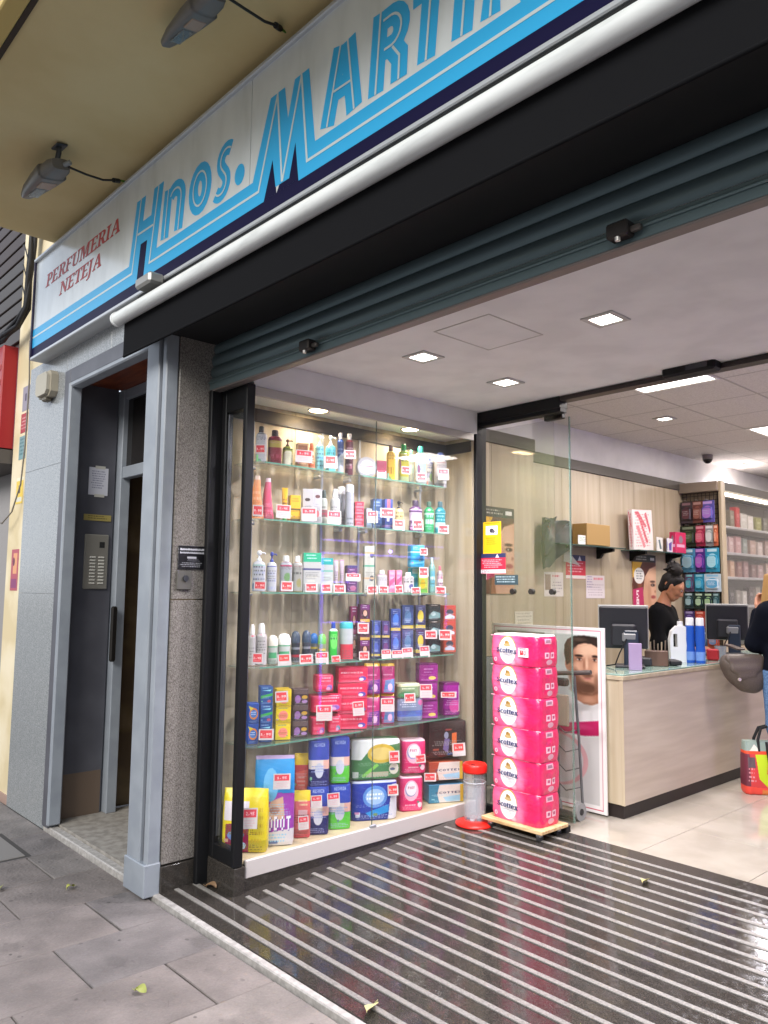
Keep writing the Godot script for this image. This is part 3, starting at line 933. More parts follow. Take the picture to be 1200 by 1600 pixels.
	part("lens", bx(Vector3(0.03, -0.041, 0.0), Vector3(0.09, 0.01, 0.085), 0.004), mat("a08a78", 0.2), lamp)
	part("lens_front", bx(Vector3(-0.1, -0.036, 0.0), Vector3(0.13, 0.008, 0.06), 0.003), glass("8e908c", 0.5), lamp)
	part("bracket", B.new().tube([Vector3(0.2, 0.03, 0), Vector3(0.22, 0.07, -0.01), Vector3(0.22, 0.11, -0.02)], 0.014, 8), M.dark_metal, lamp)
	part("canopy_plate", bx(Vector3(0.22, 0.105, -0.02), Vector3(0.08, 0.012, 0.06), 0.003), M.dark_metal, lamp)
	part("cable_gland", cy(Vector3(0.24, 0.0, -0.02), Vector3(0.275, 0.005, -0.04), 0.014, 8), mat("9a9da0", 0.4, 0.4), lamp)
	var copy: Node3D = lamp.duplicate()
	copy.name = numbered("floodlight")
	add_child(copy)
	copy.scale = Vector3.ONE
	copy.position = Vector3(-4.40, 3.83, 0.50)
	tag(copy, "grey street-type floodlight under the canopy, farther one at the sign's left part", "lamp", "floodlights under the canopy")
	lamp.set_meta("group", "floodlights under the canopy")
	for k in 2:
		var x0: float = [-2.525, -4.13][k]
		var ca := thing("lamp_cable", "drooping black lamp cable with a connector, from the %s floodlight to the sign" % ["nearer", "farther"][k], "cable", Vector3(x0, [3.862, 3.815][k], 0.46), 0.0, "cables of the floodlights")
		part("flex", B.new().tube([Vector3(0, 0, 0), Vector3(0.0, -0.005, -0.1), Vector3(-0.02, 0.01, -0.2), Vector3(-0.045, 0.045, -0.27)], 0.006, 6), mat("201f1f", 0.6), ca)
		part("connector", cy(Vector3(-0.045, 0.045, -0.27), Vector3(-0.075, 0.07, -0.315), 0.013, 8), mat("1b1a1a", 0.5), ca)
		part("green_wire", B.new().tube([Vector3(-0.075, 0.07, -0.315), Vector3(-0.09, 0.085, -0.335), Vector3(-0.1, 0.092, -0.36)], 0.006, 6), mat("5d8f3a", 0.5), ca)
	# roller awning: white tube, black cloth hanging from it
	var a := thing("roller_awning", "rolled up awning, white front tube with black cloth hanging below it", "awning", Vector3(-2.0, 3.0, 0.15))
	M.tube = surface(noise(FastNoiseLite.TYPE_SIMPLEX_SMOOTH, 0.01, 5, ["d2d5d4", "e2e5e4", "e8eae9"], [0.2, 0.45, 0.7], 56), Vector3(0.5, 3, 3), 0.42)
	part("front_tube", B.new().tube([Vector3(-2.045, 0.012, 0.03), Vector3(-2.04, 0.012, 0.03), Vector3(4.4, 0.012, 0.03)], 0.037, 24), M.tube, a)
	part("end_cap", B.new().tube([Vector3(-2.06, 0.012, 0.03), Vector3(-2.045, 0.012, 0.03)], 0.041, 20), mat("eceeee", 0.4), a)
	part("valance", bx(Vector3(1.19, -0.09, 0.0), Vector3(6.42, 0.22, 0.008)), M.black_soft, a)
	part("valance_hem", B.new().tube([Vector3(-2.02, -0.198, 0.0), Vector3(4.4, -0.198, 0.0)], 0.007, 8), M.black_soft, a)
	part("cassette", bx(Vector3(1.19, 0.02, -0.075), Vector3(6.42, 0.08, 0.10), 0.01), mat("1b1c1e", 0.6), a)
	part("end_bracket", bx(Vector3(-1.75, 0.145, -0.005), Vector3(0.17, 0.06, 0.09), 0.012), mat("a4a29d", 0.4, 0.4), a)
	single("lintel_soffit", span(Vector3(-3.985, 2.90, -0.38), Vector3(2.5, 3.14, 0.10)), mat("121214", 0.7), "black underside of the lintel between awning and roller shutter", "soffit")
	# roller shutter: curved slats one by one, bottom rail, two locks
	var sh := thing("roller_shutter", "grey-green metal roller shutter rolled up over the shop entrance", "shutter", Vector3(-1.2, 2.63, -0.25))
	var sm := mat("6f8084", 0.42, 0.45)
	for k in 5:
		var prof := []
		for j in 7:
			var f := j / 6.0
			prof.append(Vector2(0.013 * sin(PI * f) - 0.0013 * k * k * 3.0, 0.075 + 0.068 * (k + f * 0.97)))
		prof.append(Vector2(prof[6].x - 0.012, prof[6].y - 0.002))
		var r1 := []
		for x in [-2.56, 3.6]:
			var ring := PackedVector3Array()
			for q in prof:
				ring.append(Vector3(x, q.y, q.x))
			r1.append(ring)
		part("slat", B.new().loft([r1[1], r1[0]], Rect2(0, 0, 1, 1), false, false, false), sm, sh)
	part("bottom_rail", bx(Vector3(0.52, 0.035, 0.0), Vector3(6.16, 0.066, 0.035), 0.005), mat("728488", 0.42, 0.35), sh)
	part("rail_lip", bx(Vector3(0.52, -0.004, 0.004), Vector3(6.16, 0.010, 0.05), 0.003), mat("7d7470", 0.5, 0.4), sh)
	part("rail_ridge", bx(Vector3(0.52, 0.045, 0.022), Vector3(6.16, 0.012, 0.012), 0.004), mat("6d8185", 0.4, 0.5), sh)
	for k in 2:
		var lk := part("lock", bx(Vector3([-1.63, -0.02][k], 0.04, 0.045), Vector3(0.075, 0.05, 0.05), 0.006), mat("3b3634", 0.4, 0.5), sh)
		part("bolt", bx(Vector3([-1.63, -0.02][k] + 0.05, 0.035, 0.04), Vector3(0.04, 0.02, 0.02), 0.004), mat("6a6460", 0.4, 0.6), lk)
		part("key_barrel", cy(Vector3([-1.63, -0.02][k], 0.016, 0.06), Vector3([-1.63, -0.02][k], 0.004, 0.06), 0.009, 8), mat("d9d5d0", 0.3, 0.4), lk)
	single("shutter_guide", span(Vector3(-3.738, 0.02, -0.30), Vector3(-3.705, 2.63, -0.22), 0.004), M.black, "black shutter guide rail beside the warm granite reveal", "rail")

# ---------------------------------------------------------------- ramp, entrance ceiling
func entrance() -> void:
	var ramp := B.new()
	var y := func(z: float) -> float: return 0.022 + 0.0425 * -z
	var rr := Vector3(0.7, 0, 0)
	ramp.quad(Vector3(-3.79, y.call(0.0), -0.052), Vector3(2.3, y.call(0.0), -0.052), Vector3(2.3, y.call(-2.2), -2.2), Vector3(-3.79, y.call(-2.2), -2.2))
	ramp.quad(Vector3(-3.79, -0.1, -0.052), Vector3(2.3, -0.1, -0.052), Vector3(2.3, y.call(0.0), -0.052), Vector3(-3.79, y.call(0.0), -0.052))
	var st := structure("entrance_ramp", ramp, M.granite_black)
	var tilt := Basis(Vector3.RIGHT, atan(0.0425))
	for k in 20:
		var z := -0.128 - 0.1022 * k
		var x0 := -3.735 + rng.randf_range(-0.004, 0.004) if k < 2 else -3.40
		part("stripe", bx(Vector3(), Vector3(2.3 - x0, 0.006, 0.024), 0.001), M.stripe, st, Transform3D(tilt, Vector3((x0 + 2.3) * 0.5, y.call(z) + 0.0, z)))
	structure("threshold_strip", span(Vector3(-3.985, -0.1, -0.05), Vector3(2.3, 0.020, -0.012), 0.005), M.threshold)
	var ce := structure("entrance_ceiling", span(Vector3(-3.76, 2.78, -2.28), Vector3(2.3, 2.90, -0.40)), M.plaster)
	# access hatch: a panel in a shallow groove
	for q in [[-2.505, -2.165, -0.715, -0.709], [-2.505, -2.165, -1.115, -1.109], [-2.505, -2.499, -1.109, -0.715], [-2.171, -2.165, -1.109, -0.715]]:
		part("hatch_edge", span(Vector3(q[0], 2.7775, q[2]), Vector3(q[1], 2.781, q[3])), mat("bdb8b3", 0.8), ce)
	part("hatch_panel", span(Vector3(-2.497, 2.7785, -1.107), Vector3(-2.173, 2.782, -0.717)), M.plaster, ce)
	structure("shutter_housing", span(Vector3(-3.76, 2.78, -0.40), Vector3(2.3, 3.1, -0.385)), M.plaster)
	var k := 0
	for q in [Vector3(-2.82, 2.78, -0.96), Vector3(-2.83, 2.78, -1.665), Vector3(-1.84, 2.78, -1.135), Vector3(-0.85, 2.78, -1.0)]:
		downlight(q, "square recessed downlight in the entrance ceiling, " + ["the one nearest the display window's front end", "the one nearest the black glass door frame", "the one right of the access hatch", "the one farthest to the right"][k], 2.0, 0.055)
		k += 1
	structure("entrance_wall", span(Vector3(0.5, -0.1, -2.3), Vector3(0.8, 2.9, -0.4)), mat("4a443d", 0.5))
	# glass wall with its sliding leaf, black frame, motor box
	var g := thing("glass_front", "black framed fixed glass pane beside the sliding door", "glass wall", Vector3(-3.2, 0.11, -2.2))
	part("post", bx(Vector3(-0.31, 1.30, 0.0), Vector3(0.085, 2.74, 0.10), 0.004), M.black, g)
	part("top_beam", bx(Vector3(0.07, 2.632, 0.0), Vector3(0.67, 0.072, 0.09), 0.004), M.black, g)
	part("sliding_track", bx(Vector3(1.465, 2.652, 0.0), Vector3(2.118, 0.03, 0.08), 0.003), mat("2a211e", 0.4), g)
	part("track_cover", bx(Vector3(0.07, 2.585, 0.0), Vector3(0.67, 0.03, 0.07), 0.003), M.black, g)
	part("bottom_rail", bx(Vector3(0.07, 0.02, 0.0), Vector3(0.67, 0.045, 0.05), 0.004), M.black, g)
	part("pane", bx(Vector3(0.035, 1.305, 0.0), Vector3(0.59, 2.53, 0.010)), clear(glass("6a7050", 0.10)), g)
	for x in [0.0, 0.15, 0.31]:
		part("fixing", B.new().tube([Vector3(x, 1.44, -0.012), Vector3(x, 1.44, 0.016)], 0.019, 10), mat("2e2b28", 0.4, 0.3), g)
	var sl := thing("sliding_door_leaf", "frameless sliding glass leaf parked behind the fixed pane", "glass door", Vector3(-3.1, 0.13, -2.252))
	part("pane", bx(Vector3(-0.015, 1.28, 0.0), Vector3(0.65, 2.5, 0.010)), clear(glass("6a7050", 0.10)), sl)
	part("edge_strip", bx(Vector3(0.312, 1.28, 0.0), Vector3(0.006, 2.5, 0.012)), glass("6f8c80", 0.55), sl)
	part("hanger", bx(Vector3(0.2, 2.55, 0.0), Vector3(0.14, 0.05, 0.04), 0.004), M.black, sl)
	var se := thing("door_sensor", "black motion sensor box on the sliding door beam", "sensor", Vector3(-1.92, 2.775, -2.12))
	part("box", bx(Vector3(0, 0, 0), Vector3(0.30, 0.085, 0.09), 0.012), M.black, se)
	part("eye", bx(Vector3(0.05, -0.01, 0.046), Vector3(0.12, 0.03, 0.004), 0.002), mat("3a3a40", 0.1), se)
	part("logo_plate", bx(Vector3(-0.09, 0.02, 0.046), Vector3(0.04, 0.012, 0.002)), mat("b5b5b8", 0.4), se)

func downlight(at: Vector3, label: String, energy: float, half := 0.055, group := "square downlights") -> Node3D:
	var d := thing("downlight", label, "ceiling lamp", at, 0.0, group)
	var fr := B.new()
	for s in [-1, 1]:
		fr.box(Vector3(s * (half + 0.013), -0.003, 0), Vector3(0.026, 0.008, half * 2 + 0.052), 0.002)
		fr.box(Vector3(0, -0.003, s * (half + 0.013)), Vector3(half * 2, 0.008, 0.026), 0.002)
	part("frame", fr, mat("b9b6b2", 0.5), d)
	part("diffuser", bx(Vector3(0, -0.001, 0), Vector3(half * 2, 0.006, half * 2), 0.001), glow("fff8f0", 5.0), d)
	var l := SpotLight3D.new()
	l.name = "light"
	l.light_color = Color("f8f5ff")
	l.light_energy = energy
	l.light_size = 0.05
	l.spot_angle = 75.0
	l.spot_angle_attenuation = 0.6
	l.spot_range = 12.0
	l.spot_attenuation = 2.0
	l.shadow_enabled = true
	l.rotation_degrees = Vector3(-90, 0, 0)
	l.position = Vector3(0, -0.02, 0)
	d.add_child(l)
	return d

func ceiling_panel(at: Vector3, sx: float, sz: float, label: String, energy: float) -> void:
	var d := thing("led_panel", label, "ceiling lamp", at, 0.0, "white light panels in the shop ceiling")
	var fr := B.new()
	for s in [-1, 1]:
		fr.box(Vector3(s * (sx * 0.5 - 0.012), -0.004, 0), Vector3(0.024, 0.012, sz), 0.002)
		fr.box(Vector3(0, -0.004, s * (sz * 0.5 - 0.012)), Vector3(sx - 0.048, 0.012, 0.024), 0.002)
	part("frame", fr, mat("d9d5d0", 0.5), d)
	part("diffuser", bx(Vector3(0, -0.002, 0), Vector3(sx - 0.05, 0.006, sz - 0.05)), glow("fffcf6", 2.5), d)
	var l := AreaLight3D.new()
	l.name = "light"
	l.light_color = Color("fff5f0")
	l.area_size = Vector2(sx - 0.06, sz - 0.06)
	l.light_energy = energy
	l.shadow_enabled = true
	l.rotation_degrees = Vector3(-90, 0, 0)
	l.position = Vector3(0, -0.012, 0)
	d.add_child(l)

# ---------------------------------------------------------------- the room
func shop_room() -> void:
	var fl := structure("shop_floor", span(Vector3(-4.2, -0.1, -10.2), Vector3(2.3, 0.108, -2.2)), mat("8b8579", 0.7))
	var tile := bx(Vector3(), Vector3(0.597, 0.012, 0.597), 0.001).mesh()
	for ix in range(0, 11):
		for iz in range(0, 13):
			var c := Vector3(-2.04 + 0.6 * (ix - 3), 0.109, -2.5 - 0.6 * iz)
			if c.x > 0.8 and iz > 1:
				continue
			part("floor_tile", tile, M.floor_tile, fl).position = c
	structure("shop_ceiling_slab", span(Vector3(-4.2, 3.08, -10.2), Vector3(2.3, 3.3, -2.2)), M.plaster)
	var ce := structure("shop_ceiling", null, null)
	var lamps := {}
	var ct := bx(Vector3(), Vector3(0.585, 0.012, 0.585), 0.001).mesh()
	for ix in range(0, 9):
		for iz in range(0, 13):
			var c := Vector3(-3.83 + 0.6 * ix + 0.0, 3.059, -2.55 - 0.6 * iz)
			var is_lamp := (ix == 2 and (iz == 1 or iz == 5)) or (ix == 5 and (iz == 3 or iz == 7)) or (ix == 2 and iz == 9)
			if not is_lamp:
				part("ceiling_tile", ct, M.tile_ceiling, ce).position = c
			else:
				lamps[Vector2i(ix, iz)] = c
	var bars := B.new()
	for ix in range(0, 10):
		bars.box(Vector3(-4.13 + 0.6 * ix, 3.058, -6.3), Vector3(0.015, 0.012, 7.9))
	part("grid_bar", bars, mat("a8a19b", 0.6), ce)
	var cross := B.new()
	for iz in range(0, 14):
		cross.box(Vector3(-1.45, 3.0585, -2.25 - 0.6 * iz), Vector3(5.4, 0.0118, 0.0148))
	part("grid_bar", cross, mat("a8a19b", 0.6), ce)
	var n := 0
	var where := ["just behind the sliding door beam", "near the right edge of the picture", "out on the right side of the room", "far back on the right side", "far back above the perfume cabinet"]
	for key in lamps:
		ceiling_panel(lamps[key] + Vector3(0, -0.004, 0), 0.585, 0.585, "square white light panel in the shop ceiling, " + where[n], 1.85)
		n += 1
	downlight(Vector3(-3.23, 3.05, -4.35), "small downlight in the shop ceiling between the two light panels", 0.8, 0.05)
	downlight(Vector3(-3.80, 3.05, -7.2), "small downlight in the shop ceiling near the cabinet that washes the wall", 3.6, 0.05)
	var dome := thing("dome_camera", "small dark dome security camera on the shop ceiling", "camera", Vector3(-3.78, 3.05, -6.35))
	part("base", B.new().lathe([Vector2(0.0, -0.05), Vector2(0.052, -0.05), Vector2(0.055, 0.0)], Vector3(), 16), mat("7c7474", 0.5), dome)
	part("dome", B.new().lathe([Vector2(0.004, -0.095), Vector2(0.025, -0.09), Vector2(0.042, -0.072), Vector2(0.048, -0.05)], Vector3(), 16), mat("201c1e", 0.1), dome)
	# left wall: nearer part stands 16 cm proud; panels of pale wood, grey cornice, white band above
	var w := structure("left_wall", span(Vector3(-4.25, -0.1, -10.2), Vector3(-4.012, 3.08, -2.2)), M.plaster)
	for k in 7:
		var z0 := -3.31 - 0.62 * k
		part("wood_panel", span(Vector3(-4.012, 0.12, z0 - 0.617), Vector3(-4.0, 2.655, z0), 0.0015), M.wood_pale, w)
	part("cornice", span(Vector3(-4.012, 2.658, -7.7), Vector3(-3.985, 2.75, -3.305), 0.002), M.cornice, w)
	var w2 := structure("left_wall_front_part", span(Vector3(-4.011, -0.1, -3.30), Vector3(-3.852, 3.079, -2.2)), M.plaster)
	for k in 2:
		part("wood_panel", span(Vector3(-3.852, 1.06, -3.298 + 0.54 * k + 0.002), Vector3(-3.84, 2.70, -3.298 + 0.54 * (k + 1)), 0.0015), M.wood_pale, w2)
	part("lower_panel", span(Vector3(-3.852, 0.12, -3.298), Vector3(-3.83, 1.055, -2.22), 0.002), mat("8b9090", 0.4), w2)
	part("cornice", span(Vector3(-3.852, 2.70, -3.302), Vector3(-3.825, 2.80, -2.22), 0.002), M.cornice, w2)
	structure("back_wall", span(Vector3(-4.25, -0.1, -10.4), Vector3(2.3, 3.3, -10.2)), M.plaster)
	structure("right_wall", span(Vector3(0.9, -0.1, -10.2), Vector3(1.1, 3.3, -2.0)), M.plaster)
	structure("beam_over_door", span(Vector3(-4.2, 2.86, -2.36), Vector3(2.3, 3.2, -2.281)), mat("3a322e", 0.6))
	# shelf unit on the far side, edged with violet light tubes, that the display window mirrors
	var v := thing("violet_lit_shelves", "shelf unit edged with violet light tubes, seen mirrored in the display window", "shelves", Vector3(0.05, 0.115, -4.58))
	part("back", bx(Vector3(0.3, 1.1, 0), Vector3(0.04, 2.2, 2.1)), mat("4a4550", 0.7), v)
	for k in 4:
		part("shelf", bx(Vector3(0.16, 0.35 + 0.52 * k, 0), Vector3(0.3, 0.02, 2.05)), M.white, v)
	var vio := glow("7a5cff", 8.0)
	part("light_tube", B.new().tube([Vector3(0, 2.0, 1.0), Vector3(0, 2.0, -1.0)], 0.012, 6), vio, v)
	part("light_tube", B.new().tube([Vector3(0, 1.85, 1.0), Vector3(0, 1.85, -0.92)], 0.012, 6), vio, v)
	part("light_tube", B.new().tube([Vector3(0, 1.86, 1.0), Vector3(0, 0.1, 1.0)], 0.014, 6), vio, v)
	part("light_tube", B.new().tube([Vector3(0, 1.06, 1.0), Vector3(0, 1.06, 0.35)], 0.010, 6), vio, v)
	part("light_tube", B.new().tube([Vector3(0, 1.52, 1.0), Vector3(0, 1.52, 0.6)], 0.010, 6), vio, v)
	part("light_tube", B.new().tube([Vector3(0, 1.4, -1.06), Vector3(0, 0.95, -1.06)], 0.012, 6), vio, v)
	var vl := OmniLight3D.new()
	vl.name = "light"
	vl.light_color = Color("8468ff")
	vl.light_energy = 0.05
	vl.light_size = 0.02
	vl.omni_range = 6.0
	vl.omni_attenuation = 2.0
	vl.shadow_enabled = true
	vl.position = Vector3(-0.06, 1.9, 0)
	v.add_child(vl)

# ---------------------------------------------------------------- display window
func display_cabinet() -> void:
	var c := thing("display_window", "tall black framed shop window cabinet with five glass shelves of toiletries", "display cabinet", Vector3(-3.58, 0.02, -1.2))
	var t := Transform3D(Basis(), Vector3(3.58, -0.02, 1.2))
	var p := func(called: String, a: Vector3, b: Vector3, m: Material, r := 0.0) -> MeshInstance3D: return part(called, span(a, b, r), m, c, t)
	for k in 4:
		p.call("back_board", Vector3(-3.74, 0.2, -0.36 - 0.435 * (k + 1) + 0.001), Vector3(-3.722, 2.60, -0.36 - 0.435 * k - 0.001), M.cabinet_back, 0.001)
	p.call("end_board", Vector3(-3.722, 0.2, -2.12), Vector3(-3.47, 2.60, -2.10), M.cabinet_back)
	p.call("top_board", Vector3(-3.722, 2.60, -2.10), Vector3(-3.478, 2.62, -0.34), M.white)
	p.call("bulkhead", Vector3(-3.74, 2.625, -2.145), Vector3(-3.462, 2.779, -0.33), M.plaster)
	p.call("trim", Vector3(-3.467, 2.572, -2.10), Vector3(-3.450, 2.624, -0.33), mat("a9a49e", 0.45, 0.3), 0.003)
	p.call("dark_pelmet", Vector3(-3.722, 2.50, -2.10), Vector3(-3.712, 2.575, -0.34), mat("2b2826", 0.5), 0.001)
	p.call("dark_pelmet_end", Vector3(-3.71, 2.50, -2.10), Vector3(-3.475, 2.575, -2.092), mat("2b2826", 0.5), 0.001)
	p.call("bottom_board", Vector3(-3.72, 0.165, -2.10), Vector3(-3.475, 0.185, -0.345), mat("c9b893", 0.5))
	p.call("sill", Vector3(-3.474, 0.098, -2.12), Vector3(-3.452, 0.187, -0.355), mat("c3bcb8", 0.4), 0.004)
	p.call("granite_base", Vector3(-3.73, 0.0, -2.14), Vector3(-3.458, 0.163, -0.35), M.granite_black)
	p.call("granite_corner", Vector3(-3.70, 0.0, -0.345), Vector3(-3.440, 0.165, -0.28), M.granite_black, 0.003)
	# black front frame with its own narrow pane towards the street
	p.call("corner_post", Vector3(-3.476, 0.165, -0.33), Vector3(-3.442, 2.63, -0.275), M.black, 0.005)
	p.call("rear_post", Vector3(-3.704, 0.165, -0.335), Vector3(-3.662, 2.63, -0.285), M.black, 0.005)
	p.call("post_bead", Vector3(-3.662, 0.27, -0.325), Vector3(-3.654, 2.50, -0.30), M.dark_metal, 0.002)
	p.call("frame_top", Vector3(-3.661, 2.50, -0.335), Vector3(-3.477, 2.63, -0.285), M.black, 0.004)
	p.call("frame_bottom", Vector3(-3.661, 0.165, -0.335), Vector3(-3.477, 0.24, -0.285), M.black, 0.004)
	p.call("street_pane", Vector3(-3.653, 0.24, -0.318), Vector3(-3.477, 2.50, -0.312), clear(glass("a0a8a4", 0.03)))
	p.call("end_post", Vector3(-3.51, 0.09, -2.175), Vector3(-3.452, 2.625, -2.122), M.black, 0.004)
	p.call("front_pane", Vector3(-3.470, 0.189, -1.213), Vector3(-3.464, 2.572, -0.358), clear(glass("a0a8a4", 0.02)))
	p.call("front_pane", Vector3(-3.470, 0.189, -2.12), Vector3(-3.464, 2.572, -1.217), clear(glass("a0a8a4", 0.02)))
	p.call("pane_joint", Vector3(-3.4705, 0.189, -1.217), Vector3(-3.4635, 2.572, -1.213), glass("5f6f68", 0.6))
	p.call("pane_clip", Vector3(-3.463, 0.184, -1.24), Vector3(-3.450, 0.199, -1.19), M.alu, 0.003)
	# shelves in pairs, with rounded front corners
	var ys := [2.235, 1.925, 1.532, 1.138, 0.732]
	var gm := glass("7fae9b", 0.14)
	for k in 5:
		for s in 2:
			var z0: float = [-0.375, -1.075][s] if k == 0 else [-0.375, -1.215][s]
			var z1: float = [-1.045, -1.90][s] if k == 0 else [-1.205, -1.91 - 0.045 * maxf(k - 1, 0)][s]
			var outl := PackedVector2Array()
			outl.append(Vector2(-3.712, z1))
			for j in 7:
				var a := PI * 0.5 * j / 6.0
				outl.append(Vector2(-3.55 + 0.055 * sin(a), z1 + 0.055 - 0.055 * cos(a)))
			for j in 7:
				var a := PI * 0.5 * j / 6.0
				outl.append(Vector2(-3.55 + 0.055 * cos(a), z0 - 0.055 + 0.055 * sin(a)))
			outl.append(Vector2(-3.712, z0))
			var flat := Transform3D(Basis(Vector3(1, 0, 0), Vector3(0, 0, 1), Vector3(0, -1, 0)), Vector3(0, ys[k], 0))
			var o := part("glass_shelf", B.new().plate(outl, 0.0, 0.008, flat), gm, c, t)
			part("shelf_edge", span(Vector3(-3.4955, ys[k] - 0.0085, z1 + 0.06), Vector3(-3.4935, ys[k] - 0.0005, z0 - 0.06)), mat("5d8a78", 0.15), o)
			for zz in [z0 - 0.10, z1 + 0.10]:
				part("shelf_clip", span(Vector3(-3.72, ys[k] - 0.022, zz - 0.012), Vector3(-3.66, ys[k] - 0.0085, zz + 0.012), 0.003), M.alu, o)
	for z in [-0.5, -1.0, -1.3, -1.85]:
		p.call("shelf_rail", Vector3(-3.722, 0.3, z - 0.008), Vector3(-3.716, 2.5, z + 0.008), M.alu, 0.001)
	var n := 0
	for z in [-0.86, -1.62]:
		var d := thing("spotlight", "round glowing downlight inside the top of the display window, " + ["nearer the street", "farther from the street"][n], "ceiling lamp", Vector3(-3.585, 2.60, z), 0.0, "round lights in the display window")
		part("ring", B.new().lathe([Vector2(0.052, -0.001), Vector2(0.064, -0.006), Vector2(0.068, 0.0)], Vector3(), 20), M.alu, d)
		part("diffuser", B.new().lathe([Vector2(0.001, -0.003), Vector2(0.052, -0.003)], Vector3(), 20), glow("fff3da", 7.0), d)
		var l := SpotLight3D.new()
		l.name = "light"
		l.light_color = Color("fff0dc")
		l.light_energy = 0.11
		l.light_size = 0.04
		l.spot_angle = 80.0
		l.spot_angle_attenuation = 0.5
		l.spot_range = 6.0
		l.spot_attenuation = 2.0
		l.shadow_enabled = true
		l.rotation_degrees = Vector3(-90, 0, 0)
		l.position = Vector3(0, -0.03, 0)
		d.add_child(l)
		n += 1

func clear(m: StandardMaterial3D) -> StandardMaterial3D:      # coated shop glass, weak mirror
	m.metallic_specular = 0.3
	return m

